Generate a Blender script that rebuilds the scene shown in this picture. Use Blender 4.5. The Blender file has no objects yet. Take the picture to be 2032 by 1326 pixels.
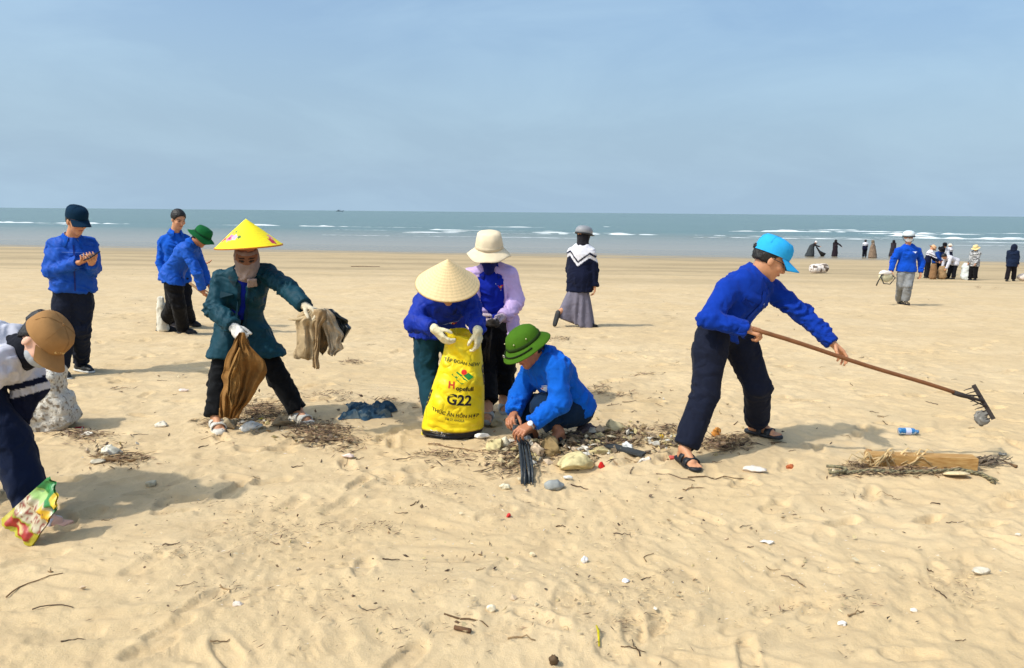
import bpy, math, random
import numpy as np
from mathutils import Vector, Matrix
from mathutils.bvhtree import BVHTree

R = math.radians
rng = np.random.default_rng(7)
random.seed(7)
scene = bpy.context.scene
col = scene.collection

# ------------------------------------------------------------------ camera
CAM_H, FPX, IW, IH = 1.65, 1450.0, 2032.0, 1326.0
PITCH, ROLL = math.atan(242.0 / FPX), math.atan(18.0 / 2032.0)
_F = np.array([0, math.cos(PITCH), -math.sin(PITCH)])
_R0 = np.array([1.0, 0, 0]); _U0 = np.cross(_R0, _F)
_R = math.cos(ROLL) * _R0 + math.sin(ROLL) * _U0
_U = -math.sin(ROLL) * _R0 + math.cos(ROLL) * _U0
CAM = np.array([0, 0, CAM_H])
cam_data = bpy.data.cameras.new('camera')
cam_data.sensor_fit = 'HORIZONTAL'; cam_data.sensor_width = 36.0
cam_data.lens = FPX / IW * 36.0
cam_data.clip_start = 0.1; cam_data.clip_end = 60000
cam = bpy.data.objects.new('camera', cam_data); col.objects.link(cam)
cam.matrix_world = Matrix(((_R[0], _U[0], -_F[0], 0), (_R[1], _U[1], -_F[1], 0), (_R[2], _U[2], -_F[2], CAM_H), (0, 0, 0, 1)))
scene.camera = cam

# ------------------------------------------------------------------ sun and sky
SUN_EL = R(51.0)
SUN_TO = np.array([-math.cos(R(28)), -math.sin(R(28)), 0.0])          # horizontal direction towards the sun
sun_vec = np.array([SUN_TO[0] * math.cos(SUN_EL), SUN_TO[1] * math.cos(SUN_EL), math.sin(SUN_EL)])
sl = bpy.data.lights.new('sun', 'SUN'); sl.energy = 2.3; sl.angle = R(1.4); sl.color = (1.0, 0.96, 0.88)
sun = bpy.data.objects.new('sun', sl); col.objects.link(sun)
sun.rotation_euler = Vector(sun_vec).to_track_quat('Z', 'Y').to_euler()
sun.location = (-20, -10, 30)

world = bpy.data.worlds.new('World'); scene.world = world; world.use_nodes = True
wn, wl = world.node_tree.nodes, world.node_tree.links
wn.clear()
w_out = wn.new('ShaderNodeOutputWorld'); w_bg = wn.new('ShaderNodeBackground')
sky = wn.new('ShaderNodeTexSky'); sky.sky_type = 'NISHITA'; sky.sun_disc = False
sky.sun_elevation = SUN_EL
sky.sun_rotation = math.atan2(SUN_TO[0], SUN_TO[1])
sky.altitude = 0; sky.air_density = 1.0; sky.dust_density = 4.3; sky.ozone_density = 3.0
w_bg.inputs['Strength'].default_value = 0.15
# thin high cloud: a veil of stretched noise that only lifts the blue towards white
tc = wn.new('ShaderNodeTexCoord')
sep = wn.new('ShaderNodeSeparateXYZ'); wl.new(tc.outputs['Generated'], sep.inputs[0])
mp = wn.new('ShaderNodeMapping'); mp.inputs['Scale'].default_value = (1.3, 2.0, 4.2); mp.inputs['Rotation'].default_value = (0, R(8), 0)
wl.new(tc.outputs['Generated'], mp.inputs[0])
nz = wn.new('ShaderNodeTexNoise'); nz.inputs['Scale'].default_value = 2.1; nz.inputs['Detail'].default_value = 7; nz.inputs['Roughness'].default_value = 0.58
nz.inputs['Distortion'].default_value = 0.5
wl.new(mp.outputs[0], nz.inputs['Vector'])
cr = wn.new('ShaderNodeMapRange'); cr.inputs[1].default_value = 0.46; cr.inputs[2].default_value = 0.74; cr.inputs[3].default_value = 0.0; cr.inputs[4].default_value = 0.22
wl.new(nz.outputs['Fac'], cr.inputs[0])
# sea haze: air near the horizon is greyer
hz = wn.new('ShaderNodeMapRange'); hz.inputs[1].default_value = 0.0; hz.inputs[2].default_value = 0.34; hz.inputs[3].default_value = 0.92; hz.inputs[4].default_value = 0.1
hz.interpolation_type = 'SMOOTHSTEP'
wl.new(sep.outputs['Z'], hz.inputs[0])
mixh = wn.new('ShaderNodeMix'); mixh.data_type = 'RGBA'
wl.new(hz.outputs[0], mixh.inputs[0]); wl.new(sky.outputs[0], mixh.inputs[6]); mixh.inputs[7].default_value = (2.22, 2.80, 3.62, 1)
mixc = wn.new('ShaderNodeMix'); mixc.data_type = 'RGBA'
wl.new(cr.outputs[0], mixc.inputs[0]); wl.new(mixh.outputs[2], mixc.inputs[6]); mixc.inputs[7].default_value = (3.5, 4.3, 5.0, 1)
tint = wn.new('ShaderNodeMix'); tint.data_type = 'RGBA'; tint.blend_type = 'MULTIPLY'; tint.inputs[0].default_value = 1.0; tint.inputs[7].default_value = (0.93, 1.03, 1.03, 1)
wl.new(mixc.outputs[2], tint.inputs[6])
wl.new(tint.outputs[2], w_bg.inputs['Color']); wl.new(w_bg.outputs[0], w_out.inputs[0])

scene.view_settings.view_transform = 'Standard'
scene.view_settings.look = 'None'
scene.view_settings.exposure = 0.40
scene.view_settings.gamma = 1.0
scene.view_settings.use_curve_mapping = False
scene.render.engine = 'CYCLES'
scene.cycles.max_bounces = 6
scene.cycles.transparent_max_bounces = 8
scene.cycles.use_denoising = True

# ------------------------------------------------------------------ maths
def A(*v): return np.array(v, dtype=float)
def nrm(v):
    v = np.asarray(v, float); return v / (np.linalg.norm(v) + 1e-12)
def lerp(a, b, t): return a + (b - a) * t
def ss(e0, e1, x):
    t = np.clip((x - e0) / (e1 - e0), 0, 1); return t * t * (3 - 2 * t)
def srgb(r, g, b):
    f = lambda c: (c / 255 / 12.92) if c / 255 <= 0.04045 else ((c / 255 + 0.055) / 1.055) ** 2.4
    return (f(r), f(g), f(b))

def _hash(ix, iy, iz, seed):
    h = (ix.astype(np.int64) * 374761393 + iy.astype(np.int64) * 668265263 + iz.astype(np.int64) * 1274126177 + seed * 974711)
    h = (h ^ (h >> 13)) * 1274126177
    h = h ^ (h >> 16)
    return (h & 0xFFFFFF).astype(np.float32) / 0x7FFFFF - 1.0
def noise3(p, seed=0):
    """value noise in -1..1 for points (n,3)"""
    p = np.asarray(p, np.float64); i = np.floor(p); f = (p - i).astype(np.float32); i = i.astype(np.int64)
    u = f * f * (3 - 2 * f); out = 0
    for dx in (0, 1):
        wx = u[..., 0] if dx else 1 - u[..., 0]
        for dy in (0, 1):
            wy = u[..., 1] if dy else 1 - u[..., 1]
            for dz in (0, 1):
                wz = u[..., 2] if dz else 1 - u[..., 2]
                out = out + wx * wy * wz * _hash(i[..., 0] + dx, i[..., 1] + dy, i[..., 2] + dz, seed)
    return out
def noise2(x, y, seed=0):
    x = np.asarray(x, np.float64); y = np.asarray(y, np.float64)
    ix = np.floor(x); iy = np.floor(y); fx = (x - ix); fy = (y - iy)
    ix = ix.astype(np.int64); iy = iy.astype(np.int64); z = np.zeros_like(ix)
    u = fx * fx * (3 - 2 * fx); v = fy * fy * (3 - 2 * fy)
    return ((1 - u) * (1 - v) * _hash(ix, iy, z, seed) + u * (1 - v) * _hash(ix + 1, iy, z, seed)
            + (1 - u) * v * _hash(ix, iy + 1, z, seed) + u * v * _hash(ix + 1, iy + 1, z, seed))

# ------------------------------------------------------------------ the beach profile
_PY = np.array([-400., -30, 0, 6, 8, 11, 16, 24, 32, 48, 66, 80, 100, 150, 260])
_PZ = np.array([0.6, 0.1, 0, 0, -0.035, -0.14, -0.36, -0.76, -1.13, -1.68, -2.02, -2.16, -2.36, -3.2, -5.0])
SEA = -2.15
def ground(x, y):
    x = np.asarray(x, float); y = np.asarray(y, float)
    s = y + 0.135 * x * ss(22, 60, y)
    z = np.zeros(np.broadcast(x, y).shape)
    for o, w in ((-1.0, .25), (0, .5), (1.0, .25)):
        z = z + w * np.interp(s + o * (0.4 + 0.03 * np.abs(s)), _PY, _PZ)
    return z
def ray(px, py):
    return _F + (px - IW / 2) / FPX * _R - (py - IH / 2) / FPX * _U
def P(px, py, Y):
    """point at world depth Y seen at photo position"""
    d = ray(px, py); return CAM + d * (Y / d[1])
def G(px, py):
    """ground point seen at photo position"""
    d = ray(px, py); d = d / d[1]
    return Gs([px], [py])[0]

def Gs(px, py):
    px = np.asarray(px, float); py = np.asarray(py, float)
    d = _F + ((px - IW / 2) / FPX)[:, None] * _R - ((py - IH / 2) / FPX)[:, None] * _U
    d = d / d[:, 1:2]; lo = np.full(len(px), .5); hi = np.full(len(px), 400.)
    for _ in range(48):
        m = .5 * (lo + hi); up = CAM_H + d[:, 2] * m > ground(d[:, 0] * m, m); lo = np.where(up, m, lo); hi = np.where(up, hi, m)
    return np.stack([d[:, 0] * lo, lo, ground(d[:, 0] * lo, lo)], -1)

# ------------------------------------------------------------------ scene helpers
def tag(o, label=None, cat=None, group=None, kind=None):
    if label: o['label'] = label
    if cat: o['category'] = cat
    if group: o['group'] = group
    if kind: o['kind'] = kind
    return o
def empty(name, loc):
    o = bpy.data.objects.new(name, None); o.location = tuple(loc); o.empty_display_size = 0.1
    col.objects.link(o); return o
def make_mesh(name, V, faces, smooth=True, colors=None):
    """faces: (n,4)/(n,3) array or a list of tuples"""
    me = bpy.data.meshes.new(name)
    V = np.asarray(V, np.float32)
    if isinstance(faces, np.ndarray):
        n, k = faces.shape
        me.vertices.add(len(V)); me.vertices.foreach_set('co', V.ravel())
        me.loops.add(n * k); me.loops.foreach_set('vertex_index', faces.astype(np.int32).ravel())
        me.polygons.add(n); me.polygons.foreach_set('loop_start', np.arange(0, n * k, k, dtype=np.int32))
        me.polygons.foreach_set('loop_total', np.full(n, k, np.int32))
        me.update(calc_edges=True)
    else:
        me.from_pydata([tuple(v) for v in V.tolist()], [], faces); me.update()
    if smooth: me.polygons.foreach_set('use_smooth', np.ones(len(me.polygons), bool))
    if colors is not None:
        c = np.ones((len(V), 4), np.float32); c[:, :3] = colors
        at = me.color_attributes.new('Col', 'FLOAT_COLOR', 'POINT'); at.data.foreach_set('color', c.ravel())
    return me
def add(name, V, faces, mat, parent=None, smooth=True, colors=None, label=None):
    V = np.asarray(V, np.float64)
    if parent is not None:
        base = np.array(parent['_base'])
    else:
        base = V.mean(axis=0); base[2] = V[:, 2].min()
    me = make_mesh(name, V - base, faces, smooth, colors)
    if mat: me.materials.append(mat)
    o = bpy.data.objects.new(name, me); col.objects.link(o)
    if parent is not None:
        o.parent = parent
    else:
        o.location = tuple(base)
    o['_base'] = [float(b) for b in base] if parent is None else parent['_base']
    if label: o['label'] = label
    return o
def thing(name, base, label, cat, group=None):
    o = empty(name, base); o['_base'] = [float(b) for b in base]
    return tag(o, label, cat, group)

# ------------------------------------------------------------------ materials
MATS = {}
def mat(name, color, rough=0.7, noise=0.0, nscale=30.0, bump=0.0, bscale=60.0, attr=False, sheen=0.0, spec=0.4, metal=0.0, trans=0.0, color2=None, alpha=1.0, stretch=None, crease=0.0):
    if name in MATS: return MATS[name]
    m = bpy.data.materials.new(name); m.use_nodes = True
    nt = m.node_tree; n, l = nt.nodes, nt.links
    b = n['Principled BSDF']
    b.inputs['Roughness'].default_value = rough; b.inputs['Metallic'].default_value = metal
    b.inputs['Specular IOR Level'].default_value = spec
    b.inputs['Sheen Weight'].default_value = sheen
    b.inputs['Transmission Weight'].default_value = trans
    b.inputs['Alpha'].default_value = alpha
    t = n.new('ShaderNodeTexCoord')
    vec = t.outputs['Object']
    if stretch:
        mpn = n.new('ShaderNodeMapping'); mpn.inputs['Scale'].default_value = stretch; l.new(vec, mpn.inputs[0]); vec = mpn.outputs[0]
    if attr:
        a = n.new('ShaderNodeAttribute'); a.attribute_name = 'Col'; src = a.outputs['Color']
    else:
        c = n.new('ShaderNodeRGB'); c.outputs[0].default_value = (*color, 1); src = c.outputs[0]
    if noise > 0 or color2:
        t1 = n.new('ShaderNodeTexNoise'); t1.inputs['Scale'].default_value = nscale; t1.inputs['Detail'].default_value = 5; t1.inputs['Roughness'].default_value = 0.6
        l.new(vec, t1.inputs['Vector'])
        mx = n.new('ShaderNodeMix'); mx.data_type = 'RGBA'
        if color2:
            mr = n.new('ShaderNodeMapRange'); mr.inputs[1].default_value = 0.38; mr.inputs[2].default_value = 0.62
            l.new(t1.outputs['Fac'], mr.inputs[0]); l.new(mr.outputs[0], mx.inputs[0]); l.new(src, mx.inputs[6]); mx.inputs[7].default_value = (*color2, 1)
        else:
            mr = n.new('ShaderNodeMapRange'); mr.inputs[1].default_value = 0.25; mr.inputs[2].default_value = 0.75; mr.inputs[3].default_value = 1 - noise; mr.inputs[4].default_value = 1 + noise
            l.new(t1.outputs['Fac'], mr.inputs[0])
            mx.blend_type = 'MULTIPLY'; mx.inputs[0].default_value = 1.0
            l.new(src, mx.inputs[6]); l.new(mr.outputs[0], mx.inputs[7])
        src = mx.outputs[2]
    l.new(src, b.inputs['Base Color'])
    if bump > 0:
        t2 = n.new('ShaderNodeTexNoise'); t2.inputs['Scale'].default_value = bscale; t2.inputs['Detail'].default_value = 4
        l.new(vec, t2.inputs['Vector'])
        bp = n.new('ShaderNodeBump'); bp.inputs['Strength'].default_value = bump; bp.inputs['Distance'].default_value = 0.01
        l.new(t2.outputs['Fac'], bp.inputs['Height']); l.new(bp.outputs[0], b.inputs['Normal'])
        if crease > 0:                                          # broad soft creases of worn cloth
            t3 = n.new('ShaderNodeTexNoise'); t3.inputs['Scale'].default_value = 6.5; t3.inputs['Detail'].default_value = 1.2; t3.inputs['Distortion'].default_value = .7
            l.new(vec, t3.inputs['Vector'])
            m1 = n.new('ShaderNodeMath'); m1.operation = 'SUBTRACT'; m1.inputs[1].default_value = .5; l.new(t3.outputs['Fac'], m1.inputs[0])
            m2 = n.new('ShaderNodeMath'); m2.operation = 'ABSOLUTE'; l.new(m1.outputs[0], m2.inputs[0])
            bp2 = n.new('ShaderNodeBump'); bp2.inputs['Strength'].default_value = crease; bp2.inputs['Distance'].default_value = .07
            l.new(m2.outputs[0], bp2.inputs['Height']); l.new(bp2.outputs[0], bp.inputs['Normal'])
    MATS[name] = m
    return m

M_skin = mat('skin', (.5, .3, .2), 0.5, 0.08, 60, 0.05, 200, attr=True, spec=0.35)
M_cloth = mat('cloth', (.5, .5, .5), 0.88, 0.10, 22, 0.18, 55, attr=True, sheen=0.04, spec=0.15, crease=.42)
M_felt = mat('felt', (.5, .5, .5), 0.9, 0.08, 30, 0.12, 120, attr=True, spec=0.12)
M_nylon = mat('nylon', (.5, .5, .5), 0.66, 0.10, 18, 0.22, 38, attr=True, spec=0.25, crease=.5)
M_print = mat('painted_surface', (.5, .5, .5), 0.5, 0.05, 30, 0.05, 40, attr=True, spec=0.35)
M_hair = mat('hair', (.012, .010, .009), 0.5, 0.3, 90, 0.5, 160, spec=0.4, stretch=(1, 1, .25))
M_rubber = mat('black_rubber', (.02, .021, .023), 0.6, 0.15, 30, 0.1, 80)
M_straw = mat('straw', (.5, .5, .5), 0.75, 0.1, 80, 0.25, 140, attr=True)
# ------------------------------------------------------------------ sand
def polar_grid():
    dense = np.linspace(R(-39), R(39), 402)
    side = np.concatenate([np.linspace(R(-180), R(-39), 40)[:-1], dense, np.linspace(R(39), R(180), 40)[1:]])
    r1 = np.concatenate([np.array([0.05, 0.4, 0.8, 1.2, 1.6, 1.9, 2.1]), np.linspace(2.2, 8.0, 355)[:-1]])
    r = list(r1); d = 8.0
    while d < 20: r.append(d); d += 0.020 * (d / 8.0) ** 1.9
    while d < 175: r.append(d); d += 0.14 * (d / 20.0) ** 1.7
    return side, np.array(r)
ang, rad = polar_grid()
NA, NR = len(ang), len(rad)
AA, RR = np.meshgrid(ang, rad)
GX, GY = RR * np.sin(AA), RR * np.cos(AA)
GZ = ground(GX, GY)
near = (1 - ss(18, 60, RR))
# wind-combed humps and softer hollows
wx = GX + 0.25 * noise2(GX * 1.3, GY * 1.3, 31); wy = GY + 0.25 * noise2(GX * 1.3, GY * 1.3, 32)
u_ = wx * math.cos(R(24)) + wy * math.sin(R(24)); v_ = -wx * math.sin(R(24)) + wy * math.cos(R(24))
H = 0.030 * noise2(wx * 0.55, wy * 0.55, 1) + 0.017 * noise2(wx * 1.7, wy * 1.7, 2) + 0.013 * noise2(u_ * 2.2, v_ * 6.0, 3)
H += 0.0085 * noise2(u_ * 6.0, v_ * 13.0, 4) + 0.0055 * noise2(wx * 20, wy * 20, 5)
H += 0.0030 * noise2(wx * 50, wy * 50, 6)
H *= near
# churned, trodden patches
churn = ss(0.05, 0.5, noise2(GX * 0.45 + 3, GY * 0.45, 8)) * near
H += churn * (0.010 * np.abs(noise2(GX * 7, GY * 7, 9)) + 0.006 * noise2(GX * 17, GY * 17, 10))
# low mounds under the litter
for (px, py, sx_, sy_, hh) in ((1215, 872, .45, .22, .06), (1140, 895, .35, .2, .05), (1035, 905, .25, .2, .045), (600, 865, .5, .25, .03)):
    g = Gs([px], [py])[0]; H += hh * np.exp(-((GX - g[0]) / sx_) ** 2 - ((GY - g[1]) / sy_) ** 2)
# footprints
def stamp(cx, cy, th, L, W, dep, tread):
    global H
    r0 = math.hypot(cx, cy); a0 = math.atan2(cx, cy); ext = L * 0.95
    i0, i1 = np.searchsorted(rad, [r0 - ext, r0 + ext]); j0, j1 = np.searchsorted(ang, [a0 - ext / r0, a0 + ext / r0])
    if i1 <= i0 or j1 <= j0: return
    X = GX[i0:i1, j0:j1] - cx; Y = GY[i0:i1, j0:j1] - cy
    a = X * math.cos(th) + Y * math.sin(th); b = -X * math.sin(th) + Y * math.cos(th)
    wloc = W * (1 - 0.18 * np.cos(a / L * 5.2)) 
    q = np.sqrt((a / (L / 2)) ** 2 + (b / (wloc / 2)) ** 2)
    inn = 1 - ss(0.84, 1.03, q); rim = ss(0.8, 1.12, q) * (1 - ss(1.12, 1.75, q))
    h = -dep * inn * (0.8 + 0.35 * np.abs(a) / (L / 2)) + dep * 0.55 * rim
    if tread: h += inn * 0.0026 * np.clip(1.6 * np.sin(a * 2 * math.pi / 0.026), -1, 1) * ss(-.4, .5, noise2(X * 9 + cx, Y * 9, 77))
    H[i0:i1, j0:j1] += h
prng = np.random.default_rng(3)
for k in range(900):
    rr = prng.uniform(2.2, 5.0) if k < 70 else prng.uniform(4.2, 26)
    aa = prng.uniform(R(-40), R(40))
    stamp(rr * math.sin(aa), rr * math.cos(aa), prng.choice([R(25), R(205), R(70), R(-15), prng.uniform(0, 6.3)]) + prng.normal(0, .25),
          prng.uniform(.23, .29), prng.uniform(.09, .12), prng.uniform(.005, .013) if k < 70 else prng.uniform(.010, .026), prng.random() < .12)
for (px, py, th) in ((130, 1265, 24), (330, 1290, 20), (505, 1185, 28), (820, 1215, 30), (1000, 1180, 35), (1120, 1190, 80), (880, 1170, 28), (640, 1295, 32), (60, 1190, 20)):
    g = G(px, py); stamp(g[0], g[1], R(th), .28, .12, .006, True)
# a long dragged bank running up the beach, and flat wet sand by the water
GZ = GZ + H
far_noise = ss(20, 40, RR) * (1 - ss(62, 74, RR))
GZ += far_noise * (0.03 * noise2(GX * .25, GY * .8, 12) + 0.018 * noise2(GX * .8, GY * 2.0, 13))
SANDH = (GX, GY, GZ)
V = np.stack([GX, GY, GZ], -1).reshape(-1, 3)
idx = np.arange(NA * NR).reshape(NR, NA)
Q = np.stack([idx[:-1, :-1], idx[:-1, 1:], idx[1:, 1:], idx[1:, :-1]], -1).reshape(-1, 4)[:, ::-1]

def sand_material():
    m = bpy.data.materials.new('sand'); m.use_nodes = True
    n, l = m.node_tree.nodes, m.node_tree.links; b = n['Principled BSDF']
    t = n.new('ShaderNodeTexCoord'); o = t.outputs['Object']
    sep = n.new('ShaderNodeSeparateXYZ'); l.new(o, sep.inputs[0])
    def ns(scale, detail=5, rough=.6, vec=None):
        k = n.new('ShaderNodeTexNoise'); k.inputs['Scale'].default_value = scale; k.inputs['Detail'].default_value = detail; k.inputs['Roughness'].default_value = rough
        l.new(vec or o, k.inputs['Vector']); return k.outputs['Fac']
    def mr(src, a, b_, c, d, smooth=True):
        k = n.new('ShaderNodeMapRange'); k.inputs[1].default_value = a; k.inputs[2].default_value = b_; k.inputs[3].default_value = c; k.inputs[4].default_value = d
        if smooth: k.interpolation_type = 'SMOOTHSTEP'
        l.new(src, k.inputs[0]); return k.outputs[0]
    def mixc(f, c1, c2):
        k = n.new('ShaderNodeMix'); k.data_type = 'RGBA'
        for s, c in ((6, c1), (7, c2)):
            if isinstance(c, tuple): k.inputs[s].default_value = (*c, 1)
            else: l.new(c, k.inputs[s])
        l.new(f, k.inputs[0]) if not isinstance(f, float) else setattr(k.inputs[0], 'default_value', f)
        return k.outputs[2]
    def mth(op, a, b_):
        k = n.new('ShaderNodeMath'); k.operation = op
        for s, c in ((0, a), (1, b_)):
            if isinstance(c, (int, float)): k.inputs[s].default_value = c
            else: l.new(c, k.inputs[s])
        return k.outputs[0]
    c = mixc(mr(ns(0.6), .35, .65, 0, 1), (.590, .430, .232), (.632, .474, .272))
    c = mixc(mr(ns(26.0, 6, .7), .52, .72, 0, .5), c, (.40, .30, .165))
    c = mixc(mr(ns(4.0, 6), .40, .68, 0, .6), c, (.52, .372, .202))
    c = mixc(mr(ns(300, 3, .6), .56, .72, 0, .5), c, (.24, .17, .10))
    c = mixc(mr(ns(300, 2, .5), .62, .74, 0, .5), c, (.78, .70, .55))
    # damp band and wet flat: position along the slope, broken by noise
    sx = mth('ADD', sep.outputs['Y'], mth('MULTIPLY', sep.outputs['X'], 0.135))
    mpn = n.new('ShaderNodeMapping'); mpn.inputs['Scale'].default_value = (.05, .35, 1); l.new(o, mpn.inputs[0])
    band = ns(1.0, 6, .62, mpn.outputs[0])
    sj = mth('ADD', sx, mth('MULTIPLY', mth('SUBTRACT', band, .5), 26.0))
    damp = mr(sj, 20, 44, 0, 1)
    wet = mr(sj, 56, 70, 0, 1)
    streak = mr(band, .45, .6, .55, 1.0)
    c = mixc(mth('MULTIPLY', damp, streak), c, (.37, .275, .150))
    c = mixc(wet, c, (.27, .225, .150))
    l.new(c, b.inputs['Base Color'])
    rg = mr(wet, 0, 1, .92, .24, False); l.new(rg, b.inputs['Roughness'])
    b.inputs['Specular IOR Level'].default_value = .35
    bp = n.new('ShaderNodeBump'); bp.inputs['Distance'].default_value = .006
    st = mr(wet, 0, 1, .85, .01, False); l.new(st, bp.inputs['Strength'])
    hgt = mth('ADD', ns(38, 6, .65), mth('MULTIPLY', ns(190, 3, .6), .45)); l.new(hgt, bp.inputs['Height'])
    l.new(bp.outputs[0], b.inputs['Normal'])
    return m
me = make_mesh('sand', V, Q)
me.materials.append(sand_material())
so = bpy.data.objects.new('beach_sand', me); col.objects.link(so); tag(so, 'pale yellow trodden beach sand sloping down to the sea', 'sand', kind='structure')

def sand_z(x, y):
    """height of the built sand surface"""
    r = math.hypot(x, y); a = math.atan2(x, y)
    i = min(max(np.searchsorted(rad, r), 1), NR - 1); j = min(max(np.searchsorted(ang, a), 1), NA - 1)
    fr = (r - rad[i - 1]) / (rad[i] - rad[i - 1]); fa = (a - ang[j - 1]) / (ang[j] - ang[j - 1])
    z = GZ
    return float((z[i - 1, j - 1] * (1 - fa) + z[i - 1, j] * fa) * (1 - fr) + (z[i, j - 1] * (1 - fa) + z[i, j] * fa) * fr)
def sand_zs(x, y):
    r = np.hypot(x, y); a = np.arctan2(x, y)
    i = np.clip(np.searchsorted(rad, r), 1, NR - 1); j = np.clip(np.searchsorted(ang, a), 1, NA - 1)
    fr = (r - rad[i - 1]) / (rad[i] - rad[i - 1]); fa = (a - ang[j - 1]) / (ang[j] - ang[j - 1])
    return (GZ[i - 1, j - 1] * (1 - fa) + GZ[i - 1, j] * fa) * (1 - fr) + (GZ[i, j - 1] * (1 - fa) + GZ[i, j] * fa) * fr
def Ss(px, py):
    p = Gs(px, py); p[:, 2] = sand_zs(p[:, 0], p[:, 1]); return p
def S(px, py):
    p = G(px, py); p[2] = sand_z(p[0], p[1]); return p

# ------------------------------------------------------------------ sea
def water_material():
    m = bpy.data.materials.new('sea_water'); m.use_nodes = True
    n, l = m.node_tree.nodes, m.node_tree.links; b = n['Principled BSDF']
    t = n.new('ShaderNodeTexCoord'); o = t.outputs['Object']
    sep = n.new('ShaderNodeSeparateXYZ'); l.new(o, sep.inputs[0])
    def mth(op, a, b_):
        k = n.new('ShaderNodeMath'); k.operation = op
        for s, c in ((0, a), (1, b_)):
            if isinstance(c, (int, float)): k.inputs[s].default_value = c
            else: l.new(c, k.inputs[s])
        return k.outputs[0]
    sx = mth('ADD', sep.outputs['Y'], mth('MULTIPLY', sep.outputs['X'], 0.135))
    dm = n.new('ShaderNodeMapRange'); dm.inputs[1].default_value = 84; dm.inputs[2].default_value = 150; l.new(sx, dm.inputs[0])
    mp1 = n.new('ShaderNodeMapping'); mp1.inputs['Scale'].default_value = (.012, .06, 1); l.new(o, mp1.inputs[0])
    n1 = n.new('ShaderNodeTexNoise'); n1.inputs['Scale'].default_value = 1; n1.inputs['Detail'].default_value = 5; l.new(mp1.outputs[0], n1.inputs['Vector'])
    rp = n.new('ShaderNodeMix'); rp.data_type = 'RGBA'; rp.inputs[6].default_value = (.100, .172, .156, 1); rp.inputs[7].default_value = (.145, .210, .195, 1); l.new(n1.outputs['Fac'], rp.inputs[0])
    sh = n.new('ShaderNodeMix'); sh.data_type = 'RGBA'; sh.inputs[6].default_value = (.285, .258, .200, 1); l.new(rp.outputs[2], sh.inputs[7]); l.new(dm.outputs[0], sh.inputs[0])
    l.new(sh.outputs[2], b.inputs['Base Color'])
    b.inputs['Roughness'].default_value = .26; b.inputs['Specular IOR Level'].default_value = .40; b.inputs['IOR'].default_value = 1.33
    mp2 = n.new('ShaderNodeMapping'); mp2.inputs['Scale'].default_value = (.22, .75, 1); l.new(o, mp2.inputs[0])
    n2 = n.new('ShaderNodeTexNoise'); n2.inputs['Scale'].default_value = 1.0; n2.inputs['Detail'].default_value = 6; n2.inputs['Roughness'].default_value = .6; l.new(mp2.outputs[0], n2.inputs['Vector'])
    bp = n.new('ShaderNodeBump'); bp.inputs['Distance'].default_value = .5
    sm = n.new('ShaderNodeMapRange'); sm.inputs[1].default_value = 90; sm.inputs[2].default_value = 135; sm.inputs[3].default_value = .04; sm.inputs[4].default_value = .75; l.new(sx, sm.inputs[0]); l.new(sm.outputs[0], bp.inputs['Strength'])
    l.new(n2.outputs['Fac'], bp.inputs['Height']); l.new(bp.outputs[0], b.inputs['Normal'])
    return m
wr = [58.0]
while wr[-1] < 32000: wr.append(wr[-1] + max(0.55, 0.55 * (wr[-1] / 130.0) ** 2.2) if wr[-1] < 420 else wr[-1] * 1.12)
wr = np.array(wr); wa = np.linspace(R(-80), R(80), 170)
WA, WR = np.meshgrid(wa, wr); WX, WY = WR * np.tan(WA * .985), WR
WX = WR * np.sin(WA); WY = WR * np.cos(WA)
sw = WY + 0.135 * WX
amp = ss(96, 130, sw) * (1 - ss(250, 400, sw))
ph = sw / 15.0 + 1.1 * noise2(WX * .012, sw * .02, 40)
WZ = SEA + amp * 0.13 * (np.maximum(np.sin(ph * 2 * math.pi), -.2) ** 3) * (0.6 + .6 * noise2(WX * .03, sw * .05, 41)) + amp * .05 * noise2(WX * .12, WY * .5, 42)
idx = np.arange(WX.size).reshape(WX.shape)
Qw = np.stack([idx[:-1, :-1], idx[:-1, 1:], idx[1:, 1:], idx[1:, :-1]], -1).reshape(-1, 4)[:, ::-1]
me = make_mesh('sea', np.stack([WX, WY, WZ], -1).reshape(-1, 3), Qw); me.materials.append(water_material())
wo = bpy.data.objects.new('sea_water', me); col.objects.link(wo); tag(wo, 'grey green sea reaching to the hazy horizon', 'sea', kind='structure')

# breaking waves: each breaker is a low rolled ridge of white water
M_foam = mat('foam', (.70, .73, .72), .8, .12, 1.5, .6, 3.0)
def breaker(s0, x0, x1, hgt, wid, seed):
    n_ = max(12, int((x1 - x0) / 0.5)); xs = np.linspace(x0, x1, n_)
    env = ss(0, .12, (xs - x0) / (x1 - x0)) * ss(0, .12, (x1 - xs) / (x1 - x0))
    k = env * np.clip(.45 + 1.1 * noise2(xs * .11, xs * 0 + seed, 50), .02, 1.2) * np.clip(.7 + .9 * noise2(xs * .55, xs * 0 + seed, 51), .05, 1.3)
    yc = s0 - 0.135 * xs + 2.2 * noise2(xs * .03, xs * 0 + seed, 52) + .5 * noise2(xs * .3, xs * 0 + seed, 53)
    prof = [(-.5, -.02), (-.42, .30), (-.2, .62), (.05, .98), (.28, .8), (.5, -.02)]
    V, F = [], []
    for i in range(n_):
        for (a, h) in prof:
            V.append((xs[i], yc[i] + a * wid * (.18 + .8 * k[i]), SEA + .012 + h * hgt * .5 * k[i] + .02 * noise2(xs[i] * 3., a * 7. + seed, 54)))
    m_ = len(prof)
    for i in range(n_ - 1):
        for j in range(m_ - 1):
            a = i * m_ + j; F.append((a, a + m_, a + m_ + 1, a + 1))
    return V, F
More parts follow.
